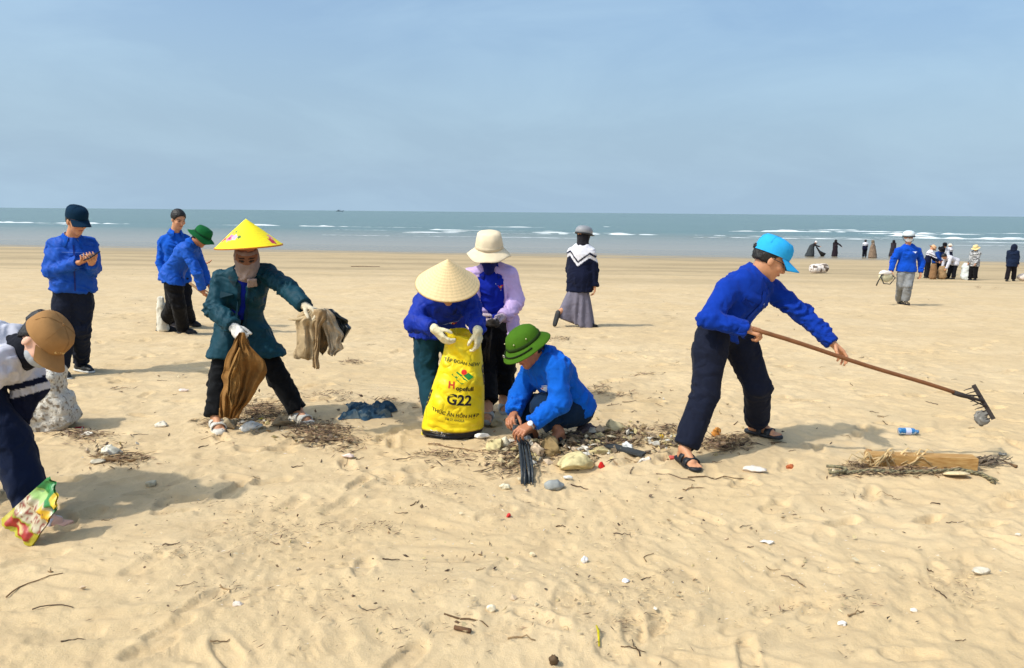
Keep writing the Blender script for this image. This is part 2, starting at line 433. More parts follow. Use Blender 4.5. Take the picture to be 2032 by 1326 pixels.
def foam_group(specs, name, label):
    V, F = [], []
    for s in specs:
        v, f = breaker(*s); o_ = len(V); V += v; F += [tuple(i + o_ for i in q) for q in f]
    o = add(name, V, F, M_foam); tag(o, label, 'surf', kind='stuff')
foam_group([(172, -150, -20, .42, 2.2, 1), (160, -112, -98, .3, 1.4, 2), (150, -18, 10, .38, 1.8, 3), (141, -36, -8, .34, 1.6, 4), (131, -20, -2, .2, 1.2, 5),
            (140, 2, 26, .36, 1.6, 6), (132, -3, 66, .42, 2.2, 7), (126, 20, 60, .16, 1.3, 8), (172, 48, 74, .6, 2.6, 9), (165, 72, 98, .55, 2.4, 10), (133, 62, 120, .45, 2.2, 11),
            (150, 70, 96, .55, 2.6, 12), (140, 84, 108, .45, 2.6, 13), (118, 64, 120, .16, 1.6, 14), (182, 58, 118, .5, 2.4, 15), (106, 58, 120, .10, 1.2, 16), (196, 70, 90, .5, 2.0, 17),
            (188, -10, 8, .35, 1.6, 18), (205, 20, 30, .3, 1.5, 19), (122, -22, -14, .14, 1.0, 20), (110, -30, 10, .07, .9, 21)], 'surf_foam', 'white foam of small waves breaking along the shore')
# ------------------------------------------------------------------ implicit surfaces
class Field:
    """smooth union / difference of rounded cones and ellipsoids, polygonised with surface nets"""
    def __init__(s): s.ops = []
    def cone(s, a, b, ra, rb, k=.02, flat=None, cuts=(), sub=False):
        a = np.asarray(a, float); b = np.asarray(b, float); r = max(ra, rb) + k + .01
        s.ops.append(('c', np.minimum(a, b) - r, np.maximum(a, b) + r, (a, b, ra, rb, flat, cuts), k, sub)); return s
    def chain(s, pts, rs, k=.02, flat=None):
        for i in range(len(pts) - 1): s.cone(pts[i], pts[i + 1], rs[i], rs[i + 1], k, flat)
        return s
    def ell(s, c, axes, radii, k=.02, sub=False):
        c = np.asarray(c, float); r = max(radii) + k + .01
        s.ops.append(('e', c - r, c + r, (c, np.asarray(axes, float), np.asarray(radii, float)), k, sub)); return s
    def box(s, c, axes, half, rnd=.01, k=.01, sub=False):
        c = np.asarray(c, float); r = float(np.linalg.norm(half)) + k + .02
        s.ops.append(('b', c - r, c + r, (c, np.asarray(axes, float), np.asarray(half, float), rnd), k, sub)); return s
    def plane(s, p, n, k=.004):
        """cut away everything on the side the normal points to"""
        s.ops.append(('p', None, None, (np.asarray(p, float), nrm(n)), k, True)); return s
    def mesh(s, h):
        lo = np.min([o[1] for o in s.ops if o[1] is not None and not o[5]], axis=0) - 2 * h
        hi = np.max([o[2] for o in s.ops if o[2] is not None and not o[5]], axis=0) + 2 * h
        n = np.ceil((hi - lo) / h).astype(int) + 1
        F = np.full(tuple(n), .3, np.float32)
        ax = [(lo[i] + h * np.arange(n[i])).astype(np.float32) for i in range(3)]
        for (t, l, u, par, k, sub) in s.ops:
            if l is None:
                sl = (slice(None),) * 3
            else:
                i0 = np.clip(np.floor((l - lo) / h).astype(int), 0, n); i1 = np.clip(np.ceil((u - lo) / h).astype(int) + 1, 0, n)
                if np.any(i1 <= i0): continue
                sl = tuple(slice(i0[i], i1[i]) for i in range(3))
            X = ax[0][sl[0]][:, None, None]; Y = ax[1][sl[1]][None, :, None]; Z = ax[2][sl[2]][None, None, :]
            if t == 'p':
                p, nn = par; d = (X - p[0]) * nn[0] + (Y - p[1]) * nn[1] + (Z - p[2]) * nn[2]
                F[sl] = np.maximum(F[sl], d); continue
            if t == 'c':
                a, b, ra, rb, flat, cuts = par
                wx, wy, wz = X - a[0], Y - a[1], Z - a[2]; ba = b - a; L2 = float(ba @ ba) + 1e-9
                tt = np.clip((wx * ba[0] + wy * ba[1] + wz * ba[2]) / L2, 0, 1)
                dx, dy, dz = wx - tt * ba[0], wy - tt * ba[1], wz - tt * ba[2]
                if flat is not None:
                    nn, fs = flat; q = (dx * nn[0] + dy * nn[1] + dz * nn[2]) * (fs - 1)
                    dx, dy, dz = dx + q * nn[0], dy + q * nn[1], dz + q * nn[2]
                d = np.sqrt(dx * dx + dy * dy + dz * dz) - (ra + (rb - ra) * tt)
                for (cp, cn) in cuts:
                    d = np.maximum(d, (X - cp[0]) * cn[0] + (Y - cp[1]) * cn[1] + (Z - cp[2]) * cn[2])
            elif t == 'e':
                c, axs, rr = par; wx, wy, wz = X - c[0], Y - c[1], Z - c[2]; q = 0
                for e, r_ in zip(axs, rr): q = q + ((wx * e[0] + wy * e[1] + wz * e[2]) / r_) ** 2
                q = np.sqrt(q); d = (q - 1) * min(rr) * (.6 + .4 * float(np.mean(rr)) / min(rr))
            else:
                c, axs, hf, rnd = par; wx, wy, wz = X - c[0], Y - c[1], Z - c[2]; q = 0; mxx = -9.
                for e, r_ in zip(axs, hf):
                    v = np.abs(wx * e[0] + wy * e[1] + wz * e[2]) - (r_ - rnd); q = q + np.maximum(v, 0) ** 2; mxx = np.maximum(mxx, v)
                d = np.sqrt(q) + np.minimum(mxx, 0) - rnd
            f = F[sl]
            if sub:
                d = -d; hh = np.clip(.5 - .5 * (d - f) / k, 0, 1) if k > 0 else None
                F[sl] = np.maximum(f, d) + (k * np.clip(1 - np.abs(f - d) / k, 0, 1) ** 2 * .25 if k > 0 else 0)
            else:
                F[sl] = np.minimum(f, d) - (k * np.clip(1 - np.abs(f - d) / k, 0, 1) ** 2 * .25 if k > 0 else 0)
        return surface_nets(F, lo, h)

_CORN = [(x, y, z) for x in (0, 1) for y in (0, 1) for z in (0, 1)]
_EDGE = [(a, b) for a in range(8) for b in range(a + 1, 8) if sum(abs(_CORN[a][i] - _CORN[b][i]) for i in range(3)) == 1]
def surface_nets(F, lo, h):
    S_ = F < 0
    cnt = np.zeros(tuple(np.array(F.shape) - 1), np.int8)
    for (x, y, z) in _CORN: cnt += S_[x:F.shape[0] - 1 + x, y:F.shape[1] - 1 + y, z:F.shape[2] - 1 + z]
    act = (cnt > 0) & (cnt < 8)
    ci = np.argwhere(act)
    ids = np.full(act.shape, -1, np.int32); ids[act] = np.arange(len(ci))
    val = np.stack([F[ci[:, 0] + x, ci[:, 1] + y, ci[:, 2] + z] for (x, y, z) in _CORN], 1)
    acc = np.zeros((len(ci), 3)); w = np.zeros(len(ci))
    for (a, b) in _EDGE:
        va, vb = val[:, a], val[:, b]; m = (va < 0) != (vb < 0)
        t = np.where(m, va / (va - vb + 1e-12), 0)
        pa, pb = np.array(_CORN[a], float), np.array(_CORN[b], float)
        acc += m[:, None] * (pa + t[:, None] * (pb - pa)); w += m
    V = lo + h * (ci + acc / w[:, None])
    quads = []
    for d in range(3):
        e = [slice(None)] * 3; e2 = [slice(None)] * 3
        e[d] = slice(0, F.shape[d] - 1); e2[d] = slice(1, F.shape[d])
        s0, s1 = S_[tuple(e)], S_[tuple(e2)]
        g = np.argwhere(s0 != s1)
        o1, o2 = [(1, 2), (2, 0), (0, 1)][d]
        g = g[(g[:, o1] > 0) & (g[:, o2] > 0) & (g[:, o1] < F.shape[o1] - 1) & (g[:, o2] < F.shape[o2] - 1)]
        flip = s0[tuple(g.T)]
        c00 = g.copy(); c10 = g.copy(); c01 = g.copy(); c11 = g.copy()
        c00[:, o1] -= 1; c00[:, o2] -= 1; c10[:, o2] -= 1; c01[:, o1] -= 1
        q = np.stack([ids[tuple(c.T)] for c in (c00, c10, c11, c01)], 1)
        q[~flip] = q[~flip][:, ::-1]
        quads.append(q)
    Q = np.concatenate(quads); Q = Q[(Q >= 0).all(1)]
    return V, Q
def vnormals(V, Q):
    a = V[Q[:, 2]] - V[Q[:, 0]]; b = V[Q[:, 3]] - V[Q[:, 1]]; fn = np.cross(a, b)
    N = np.zeros_like(V)
    for i in range(4):
        for c in range(3): N[:, c] += np.bincount(Q[:, i], fn[:, c], len(V))
    return N / (np.linalg.norm(N, axis=1, keepdims=True) + 1e-12)
def relax(V, Q, it=1, f=.5):
    for _ in range(it):
        acc = np.zeros_like(V); w = np.zeros(len(V))
        for i in range(4):
            j = Q[:, (i + 1) % 4]
            for c in range(3): acc[:, c] += np.bincount(Q[:, i], V[j, c], len(V)) + np.bincount(j, V[Q[:, i], c], len(V))
            w += np.bincount(Q[:, i], None, len(V)) + np.bincount(j, None, len(V))
        V = V * (1 - f) + f * acc / np.maximum(w, 1)[:, None]
    return V
def wrinkle(V, Q, amp=.006, folds=(), seed=0, freq=9., grow=0.):
    """cloth: soft buckles everywhere, tight folds round the joints"""
    N = vnormals(V, Q)
    n1 = noise3(V * freq, seed); n2 = noise3(V * freq * 2.3 + 5, seed + 1)
    n3 = noise3(V * np.array([1., 1., .45]) * freq * 1.5 + 11 + .6 * n1[:, None], seed + 6)
    d = amp * (.7 * n1 + .3 * (1 - 2.2 * np.abs(n2)) + .75 * (1 - 3.0 * np.abs(n3)))
    if len(folds):
        warp = 1.15 * noise3(V * 5., seed + 2) + .55 * noise3(V * 11., seed + 4); mod = np.clip(.35 + 1.1 * noise3(V * 4.5 + 7, seed + 3), 0, 1.25)
    for (c, ax, rad_, a, wl_) in folds:
        c = np.asarray(c, float); ax = nrm(ax); w = V - c; t = w @ ax
        fall = np.exp(-(np.linalg.norm(w, axis=1) / rad_) ** 2)
        d = d + .85 * a * fall * (1 - 2 * np.abs(np.sin((t / (wl_ * 1.7) + warp) * math.pi)) ** .7) * mod
    return V + N * (d + grow)[:, None]
def cloth_folds(V, Q, segs, seed=0):
    """long irregular folds that follow each limb or the trunk; segs (a, b, radius, ref, amp, slant)"""
    N = vnormals(V, Q); best = np.full(len(V), 9.); D = np.zeros(len(V))
    for i, (a, b, rr, ref, amp, slant) in enumerate(segs):
        a = np.asarray(a, float); b = np.asarray(b, float); L = float(np.linalg.norm(b - a)); ax = (b - a) / L; w = V - a; t = w @ ax; tc_ = np.clip(t, 0, L)
        rad_v = w - tc_[:, None] * ax; dist = np.linalg.norm(rad_v, axis=1) / rr; e1 = nrm(ref - ax * (ref @ ax)); e2 = np.cross(ax, e1)
        x1, x2 = rad_v @ e1, rad_v @ e2; an = np.arctan2(x2, x1)
        q = t / .052 + slant * np.abs(an) + .7 * noise3(V * 6., seed + i)
        n = noise2(q, an * .9 + 7 * i, seed + 31 + i); n2 = noise2(q * 1.9 + 3, an * 1.7 + 5 * i, seed + 57 + i)
        mk = np.clip(.45 + 1.0 * noise2(t / .16 + 9 * i, an * 1.0, seed + 71), 0, 1.2) * (.65 + .6 * np.exp(-((t - L) / .10) ** 2) + .3 * np.exp(-(t / .08) ** 2))
        d = amp * mk * (1.0 - 2.6 * np.abs(n) + .45 * (1 - 2.6 * np.abs(n2)))
        m = dist < best; D = np.where(m, d, D); best = np.where(m, dist, best)
    # keep the seam between regions soft
    V2 = V + N * D[:, None]
    return V2
def paint(V, base, var=.06, seed=0, fr=6.):
    c = np.tile(np.asarray(base, float), (len(V), 1))
    return c * (1 + var * noise3(V * fr, seed + 11))[:, None]

# ------------------------------------------------------------------ people
SKIN = srgb(196, 140, 104); SKIN_D = srgb(170, 112, 80)
def frame(f, u=(0, 0, 1)):
    """right, forward, up"""
    f = nrm(f); r = nrm(np.cross(f, u)); return r, f, np.cross(r, f)
def head_ops(F, c, fr, neck=None, s=1.0):
    r, f, u = fr; L = lambda x, y, z: c + s * (r * x + f * y + u * z)
    ax = (r, f, u); E = lambda p, rr, k=.02, sub=False: F.ell(L(*p), ax, [q * s for q in rr], k, sub)
    E((0, -.014, .035), (.075, .094, .084)); E((0, .024, -.02), (.061, .070, .082), .03)
    F.cone(L(0, .03, -.052), L(0, .060, -.090), .042 * s, .026 * s, .025)
    for sx in (-1, 1):
        E((sx * .031, .093, .012), (.017, .014, .010), .012, True)
        E((sx * .040, .062, -.018), (.022, .026, .022), .02)
        E((sx * .077, -.006, -.006), (.009, .019, .031), .008)
    E((0, .082, .026), (.045, .013, .010), .014)
    F.cone(L(0, .088, .012), L(0, .107, -.024), .008 * s, .0125 * s, .010)
    E((0, .095, -.030), (.019, .010, .009), .008)
    E((0, .090, -.054), (.023, .010, .008), .008)
    if neck is not None: F.cone(L(0, -.018, -.05), neck, .054 * s, .060 * s, .03)
def head_paint(C, V, c, fr, s=1.0, hairline=True, dark=.5):
    r, f, u = fr; w = (V - c) / s; x, y, z = w @ r, w @ f, w @ u
    def put(m, colr):
        m = np.clip(m, 0, 1)[:, None]; C[:] = C * (1 - m) + np.asarray(colr) * m
    face = ss(.05, .07, y) * (np.abs(z) < .12)
    put(face * .25 * np.exp(-((np.abs(x) - .042) / .02) ** 2 - ((z + .02) / .022) ** 2), srgb(205, 110, 90))
    for sx in (-1, 1):
        put(ss(.05, .07, y) * (np.hypot((x - sx * .032) / .017, (z - .011) / .0065) < 1.0) * .92, (.02, .016, .014))
        put(ss(.04, .06, y) * (np.hypot((x - sx * .034) / .025, (z - .031 + .1 * (np.abs(x) - .034) ** 2 * 20) / .0065) < 1.0) * .8, (.016, .013, .011))
    put(ss(.05, .07, y) * (np.hypot(x / .026, (z + .055) / .009) < 1) * .6, srgb(160, 80, 72))
    put(ss(.05, .07, y) * (np.hypot(x / .021, (z + .0545) / .0032) < 1) * .5, srgb(90, 40, 36))
def hand_ops(F, w, d, n, s, curl=(.5, .6, .4), thumb=(.55, .8, .25), spread=.10, sc=1.0, grow=0., k=.004):
    """wrist point, finger direction, palm normal, towards the thumb"""
    d = nrm(d); n = nrm(n - d * (n @ d)); s = nrm(s - d * (s @ d) - n * (s @ n))
    off = (.030, .010, -.010, -.028); bl = (.086, .090, .086, .078)
    ln = (.96, 1.06, 1.0, .80)
    for i in range(4):
        kn = w + sc * (d * bl[i] + s * off[i] * 1.05)
        F.cone(w + sc * (d * .006 + s * off[i] * .55), kn, (.0165 + grow) * sc, (.0125 + grow) * sc, .014)
        sp = -spread * (i - 1.35); ang_ = 0.; p = kn
        dd = nrm(d + s * sp)
        for j, (l_, r0, r1) in enumerate(((.044, .0105, .0096), (.027, .0096, .0088), (.022, .0088, .0076))):
            ang_ += curl[j] * (1 + .06 * (i - 1))
            q = p + sc * ln[i] * l_ * (dd * math.cos(ang_) + n * math.sin(ang_))
            F.cone(p, q, (r0 + grow) * sc, (r1 + grow) * sc, k); p = q
    p = w + sc * (d * .022 + s * .022 + n * .006)
    td = nrm(d * thumb[0] + s * thumb[1] + n * thumb[2])
    for j, (l_, r0, r1) in enumerate(((.042, .0150, .0120), (.034, .0118, .0105), (.026, .0105, .0085))):
        q = p + sc * l_ * td; F.cone(p, q, (r0 + grow) * sc, (r1 + grow) * sc, .008 if j == 0 else k); p = q
        td = nrm(td + d * .35 + n * .22 * thumb[2] - s * .12)
def foot_ops(F, an, toe_dir, sc=1.0):
    """bare foot, ankle at an, sole .07 below"""
    t = nrm(A(toe_dir[0], toe_dir[1], 0)); r = np.cross(t, A(0, 0, 1)); z = A(0, 0, -1)
    h = an + t * -.035 * sc + z * .05 * sc
    F.cone(an, an + z * .045 * sc - t * .01, .036 * sc, .032 * sc, .02)
    F.cone(h, an + t * .11 * sc + z * .060 * sc, .030 * sc, .020 * sc, .025)
    F.cone(an + t * .01, an + t * .12 * sc + z * .055 * sc, .033 * sc, .022 * sc, .02)
    F.cone(an + t * .11 * sc + z * .06 * sc - r * .022 * sc, an + t * .11 * sc + z * .06 * sc + r * .022 * sc, .021 * sc, .021 * sc, .015)
    for i, (o, l_, rr) in enumerate(((-.028, .055, .0125), (-.010, .056, .0095), (.005, .050, .009), (.019, .043, .0085), (.031, .034, .008))):
        o = o * sc
        F.cone(an + t * .12 * sc + z * .066 * sc + r * o, an + t * (.12 + l_) * sc + z * .068 * sc + r * o * 1.1, rr * sc, rr * sc * .9, .004)

def torso_frame(J):
    u = nrm(J['N'] - J['Pv']); f = nrm(J['front'] - u * (J['front'] @ u)); return np.cross(f, u), f, u
def body(o, J, head=True, handspec=(), feet=(), arms=True, legs=True, h=.005, skin=SKIN, hs=1.0, facepaint=True):
    """one continuous skin surface: head, neck, trunk, limbs, hands, feet"""
    J = dict(J); F = Field(); r, f, u = torso_frame(J)
    for k in 'RL': J['S' + k] = lerp(J['S' + k], J['N'], .08) - u * .020
    F.chain([J['Pv'], lerp(J['Pv'], J['N'], .45), lerp(J['Pv'], J['N'], .78)], (.10, .09, .10), .04, (f, 1.35))
    F.cone(lerp(J['Pv'], J['N'], .78), J['N'], .085, .055, .04)
    F.cone(J['SR'], J['SL'], .05, .05, .04)
    F.cone(J['N'], J['N'], .055, .055, .02)
    if head: head_ops(F, J['H'], J['hf'], J['N'], hs)
    if arms:
        for k in 'RL': F.chain([J['S' + k], J['E' + k], J['W' + k]], (.038, .032, .026), .02)
    if legs:
        for k in 'RL': F.chain([J['P' + k], J['K' + k], J['A' + k]], (.075, .050, .036), .03)
    for (w, d, n, s, kw) in handspec: hand_ops(F, w, d, n, s, **kw)
    for (an, td) in feet: foot_ops(F, an, td)
    V, Q = F.mesh(h); V = relax(V, Q, 1, .25)
    C = paint(V, skin, .05, 1, 25.)
    if head and facepaint: head_paint(C, V, J['H'], J['hf'], hs)
    return add('body', V, Q, M_skin, o, colors=C)
def jacket(o, J, color, name='jacket', w=1.0, hem=.10, h=.010, sleeves='RL', seed=0, amp=.006, loose=1.0, mat_=None, cuff=.0, flare=1.0, colorf=None, slit=None, hemdir=None, fl=1.42, sleeve_r=(.078, .066, .050), neckhole=True, extra=None, thigh=.138, cuffs=True, fold=1.0):
    F = Field(); r, f, u = torso_frame(J); Pv, N = J['Pv'], J['N']
    hd = -u if hemdir is None else nrm(hemdir)
    lowp = Pv + hd * hem
    J = dict(J)
    for k in 'RL': J['S' + k] = lerp(J['S' + k], N, .06) - u * .018
    fl_ = (f, fl)
    F.cone(lowp + hd * .06, Pv, .180 * w * flare, .178 * w * loose, .03, fl_)
    F.cone(Pv, lerp(Pv, N, .42), .178 * w * loose, .168 * w * loose, .04, fl_)
    F.cone(lerp(Pv, N, .42), lerp(Pv, N, .72), .168 * w * loose, .182 * w, .04, fl_)
    F.cone(lerp(Pv, N, .72), lerp(Pv, N, .88), .178 * w, .100 * w, .05, (f, 1.2))
    F.cone(lerp(Pv, N, .84), N + u * .03, .085, .058, .03, None, [(N + u * .008, u)])
    F.cone(lerp(J['SR'], N, .0), lerp(J['SL'], N, .0), .066 * w, .066 * w, .05)
    for k in sleeves:
        S_, E_, W_ = J['S' + k], J['E' + k], J['W' + k]
        a0, a1, a2 = sleeve_r
        F.cone(S_, E_, a0 * w, a1 * w, .035)
        d = nrm(W_ - E_); e = W_ - d * cuff
        F.cone(E_, e + d * .05, a1 * w, a2 * w, .025, None, [(e, d)])
    F.cone(lerp(J['SR'], N, .45), lerp(J['SL'], N, .45), .052 * w, .052 * w, .04)
    if hem > .07 and thigh:
        for k in 'RL':
            P_, K_ = J['P' + k], J['K' + k]; F.cone(lerp(P_, Pv, .3), lerp(P_, K_, min(.95, hem * 3)), thigh * w * flare, thigh * w * flare, .06)
    if extra: extra(F)
    F.plane(lowp, hd)
    V, Q = F.mesh(h); V = relax(V, Q, 1, .35)
    folds = [(lowp - hd * .10, u, .16, .007 * loose, .05)]
    for k in sleeves:
        E_, S_, W_ = J['E' + k], J['S' + k], J['W' + k]
        folds += [(E_, nrm(nrm(E_ - S_) + nrm(W_ - E_)), .11, .011, .040), (lerp(E_, W_, .72), W_ - E_, .08, .008, .034), (lerp(S_, E_, .25), E_ - S_, .11, .008, .05), (lerp(S_, Pv, .3), r, .13, .007, .05)]
    V = wrinkle(V, Q, amp * .8, folds, seed)
    segs = [(lowp, lerp(Pv, N, .95), .17 * w, r, .011 * fold, 1.1)]
    for k in sleeves: segs += [(J['S' + k], J['E' + k], .07 * w, f, .011 * fold, .8), (J['E' + k], J['W' + k], .055 * w, f, .010 * fold, .7)]
    V = cloth_folds(V, Q, segs, seed)
    C = paint(V, color, .05, seed)
    if colorf: colorf(V, C)
    if cuffs:
        for k in sleeves:
            E_, W_ = J['E' + k], J['W' + k]; d = nrm(W_ - E_); e = W_ - d * cuff; Fc = Field(); rr = sleeve_r[2] * w + .004
            Fc.cone(e - d * .08, e + d * .03, rr + .002, rr - .003, .01, None, [(e + d * .004, d), (e - d * .052, -d)]); v_, q_ = Fc.mesh(max(.008, h * .9)); add('cuff', v_, q_, mat_ or M_cloth, o, colors=paint(v_, np.array(color) * .86, .05))
    return add(name, V, Q, mat_ or M_cloth, o, colors=C)
def trousers(o, J, color, name='trousers', top=.08, rs=(.115, .085, .075), h=.0115, seed=20, amp=.005, end=.0, colorf=None, mat_=None, seat=1.0, endk=None):
    F = Field(); r, f, u = torso_frame(J); Pv = J['Pv']
    hu = nrm(u + A(0, 0, 1))
    F.cone(Pv + hu * top, Pv, .150 * seat, .165 * seat, .03, (f, 1.35), [(Pv + hu * top, hu)])
    for k in 'RL':
        P_, K_, A_ = J['P' + k], J['K' + k], J['A' + k]
        F.cone(lerp(P_, Pv, .25), lerp(P_, K_, .3), rs[0] * 1.02, rs[0] * .98, .04)
        F.cone(lerp(P_, K_, .3), K_, rs[0] * .98, rs[1], .03)
        d = nrm(A_ - K_); e = A_ - d * (end if endk is None else endk[k])
        F.cone(K_, e + d * .06, rs[1], rs[2], .02, None, [(e, d)])
    V, Q = F.mesh(h); V = relax(V, Q, 1, .35)
    folds = []
    for k in 'RL':
        P_, K_, A_ = J['P' + k], J['K' + k], J['A' + k]
        folds += [(K_, nrm(nrm(K_ - P_) + nrm(A_ - K_)), .13, .010, .05), (lerp(K_, A_, .85), A_ - K_, .10, .009, .04), (lerp(P_, K_, .15), nrm(K_ - P_ + r * .2), .12, .008, .05)]
    V = wrinkle(V, Q, amp * .8, folds, seed)
    segs = []
    for k in 'RL': segs += [(J['P' + k], J['K' + k], rs[0], f, .009, .8), (J['K' + k], J['A' + k], rs[1], f, .010, .6)]
    V = cloth_folds(V, Q, segs, seed)
    C = paint(V, color, .08, seed)
    if colorf: colorf(V, C)
    return add(name, V, Q, mat_ or M_cloth, o, colors=C)

def lathe(profile, c, fr, seg=40, sx=1.0, sy=1.0, wob=None):
    """profile [(radius, height)] around the up axis of a frame; returns V, F"""
    r, f, u = fr; V = []; n = len(profile)
    for (ra, z) in profile:
        for i in range(seg):
            a = 2 * math.pi * i / seg; x, y = ra * sx * math.sin(a), ra * sy * math.cos(a); zz = z
            if wob: x, y, zz = wob(x, y, zz, a, ra)
            V.append(c + r * x + f * y + u * zz)
    F = []
    for j in range(n - 1):
        for i in range(seg):
            i2 = (i + 1) % seg; F.append((j * seg + i, j * seg + i2, (j + 1) * seg + i2, (j + 1) * seg + i))
    return np.array(V), np.array(F)
def tube(pts, rs, seg=8, cap=True):
    pts = [np.asarray(p, float) for p in pts]; n = len(pts)
    if np.isscalar(rs): rs = [rs] * n
    V, F = [], []; up = A(0.13, 0.21, .97)
    for i, p in enumerate(pts):
        t = nrm(pts[min(i + 1, n - 1)] - pts[max(i - 1, 0)])
        a = nrm(np.cross(t, up)) if abs(t @ up) < .97 else nrm(np.cross(t, A(1, 0, 0))); b = np.cross(t, a)
        for k in range(seg):
            q = 2 * math.pi * k / seg; V.append(p + rs[i] * (a * math.cos(q) + b * math.sin(q)))
    for i in range(n - 1):
        for k in range(seg):
            k2 = (k + 1) % seg; F.append((i * seg + k, i * seg + k2, (i + 1) * seg + k2, (i + 1) * seg + k))
    if cap: F.append(tuple(range(seg))[::-1]); F.append(tuple((n - 1) * seg + k for k in range(seg)))
    return np.array(V), F
def slab(poly, thick, nvec):
    """closed plate from an outline of 3-D points"""
    poly = [np.asarray(p, float) for p in poly]; n = len(poly); nv = nrm(nvec) * thick
    V = [p for p in poly] + [p + nv for p in poly]
    F = [tuple(range(n))[::-1], tuple(range(n, 2 * n))] + [(i, (i + 1) % n, n + (i + 1) % n, n + i) for i in range(n)]
    return np.array(V), F
def blob(c, fr, half, seed=0, rough=.25, sub=3, flat_bottom=False, cuts=0):
    """knobbly closed lump"""
    n = 6 + 6 * sub; m = 4 + 3 * sub; V = []; F = []
    r, f, u = fr
    for j in range(m + 1):
        ph = math.pi * j / m
        for i in range(n):
            a = 2 * math.pi * i / n; V.append((math.sin(ph) * math.cos(a), math.sin(ph) * math.sin(a), math.cos(ph)))
    V = np.array(V); k = 1 + rough * noise3(V * 1.9 + seed * 7.3, seed) + rough * .5 * noise3(V * 4.7 + seed * 3.1, seed + 1)
    V = V * k[:, None]
    if flat_bottom: V[:, 2] = np.maximum(V[:, 2], -.55)
    if cuts:
        q_ = np.random.default_rng(seed + 50)
        for _ in range(cuts):
            nn = nrm(q_.normal(size=3)); lim = q_.uniform(.45, .8); p_ = np.maximum(V @ nn - lim, 0); V = V - p_[:, None] * nn
    W = np.asarray(c) + V[:, :1] * half[0] * r + V[:, 1:2] * half[1] * f + V[:, 2:3] * half[2] * u
    for j in range(m):
        for i in range(n):
            i2 = (i + 1) % n; F.append((j * n + i, (j + 1) * n + i, (j + 1) * n + i2, j * n + i2))
    return W, np.array(F)
def ribbon(pts, nvs, width, thick=.002):
    """flat strip with real thickness that follows points with normals"""
    pts = [np.asarray(p, float) for p in pts]; n = len(pts); V, F = [], []
    for i, p in enumerate(pts):
        t = nrm(pts[min(i + 1, n - 1)] - pts[max(i - 1, 0)]); nv = nrm(nvs[i]); s = nrm(np.cross(t, nv))
        wd = width[i] if hasattr(width, '__len__') else width
        for a, b in ((-1, 0), (1, 0), (1, 1), (-1, 1)): V.append(p + s * a * wd / 2 + nv * thick * b)
    for i in range(n - 1):
        for k in range(4): F.append((i * 4 + k, i * 4 + (k + 1) % 4, (i + 1) * 4 + (k + 1) % 4, (i + 1) * 4 + k))
    F += [(3, 2, 1, 0), tuple(n * 4 - 4 + k for k in range(4))]
    return np.array(V), F
def bvh_of(ob):
    base = np.array(ob['_base']); me = ob.data
    V = np.empty(len(me.vertices) * 3, np.float32); me.vertices.foreach_get('co', V)
    return BVHTree.FromPolygons([tuple(v) for v in (V.reshape(-1, 3) + base).tolist()], [tuple(p.vertices) for p in me.polygons])
def drop(bv, p, d, lift=.002):
    """project a point onto a surface along d"""
    p = np.asarray(p, float); d = nrm(d)
    h_ = bv.ray_cast(Vector(p - d * .5), Vector(d), 1.2)
    if h_[0] is None:
        h_ = bv.find_nearest(Vector(p))
    return np.array(h_[0]) + np.array(h_[1]) * lift, np.array(h_[1])
def stripe_on(o, bv, name, pts, d, width, m, color=None, n=14, thick=.003, lift=-.001):
    out, nn = [], []
    for i in range(len(pts) - 1):
        for t in np.linspace(0, 1, max(2, n // (len(pts) - 1)), endpoint=(i == len(pts) - 2)):
            q, nv = drop(bv, lerp(np.asarray(pts[i]), np.asarray(pts[i + 1]), t), d, lift); out.append(q); nn.append(nv)
    V, F = ribbon(out, nn, width, thick)
    return add(name, V, F, m, o, smooth=False, colors=np.tile(color, (len(V), 1)) if color is not None else None)
def patch_on(o, bv, name, outline, d, m, color, thick=.003, lift=-.001):
    q = [drop(bv, p, d, lift) for p in outline]; nv = nrm(np.mean([b for a, b in q], axis=0))
    V, F = slab([a for a, b in q], thick, nv)
    return add(name, V, F, m, o, smooth=False, colors=np.tile(color, (len(V), 1)))

def shoe(o, an, td, color, sole, name='shoe', sc=1.0, h=.008, hgt=.075):
    """closed shoe: sole and upper; ankle point an, hgt above the sand"""
    t = nrm(A(td[0], td[1], 0)); r = np.cross(t, A(0, 0, 1)); z = A(0, 0, 1); b = A(an[0], an[1], an[2] - hgt)
    F = Field()
    F.cone(b - t * .045 * sc + z * .042, b + t * .10 * sc + z * .036, .040 * sc, .040 * sc, .02)
    F.cone(b + t * .09 * sc + z * .034, b + t * .165 * sc + z * .026, .041 * sc, .028 * sc, .02)
    F.cone(b - t * .02 + z * .04, b - t * .015 + z * .095, .040 * sc, .041 * sc, .02)
    F.plane(b + z * .095, z); F.plane(b + z * .014, -z)
    V, Q = F.mesh(h); add('upper', V, Q, M_print, o2 := shoe_root(o, name), colors=paint(V, color, .15, 3, 40))
    F = Field()
    F.cone(b - t * .05 * sc + z * .012, b + t * .08 * sc + z * .012, .043 * sc, .044 * sc, .02)
    F.cone(b + t * .08 * sc + z * .012, b + t * .168 * sc + z * .014, .045 * sc, .032 * sc, .02)
    F.plane(b + z * .024, z); F.plane(b - z * .002, -z)
    V, Q = F.mesh(h); add('sole', V, Q, M_print, o2, colors=paint(V, sole, .1, 4, 40))
    return o2
def shoe_root(o, name):
    e = empty(name, (0, 0, 0)); e.parent = o; e['_base'] = o['_base']; return e
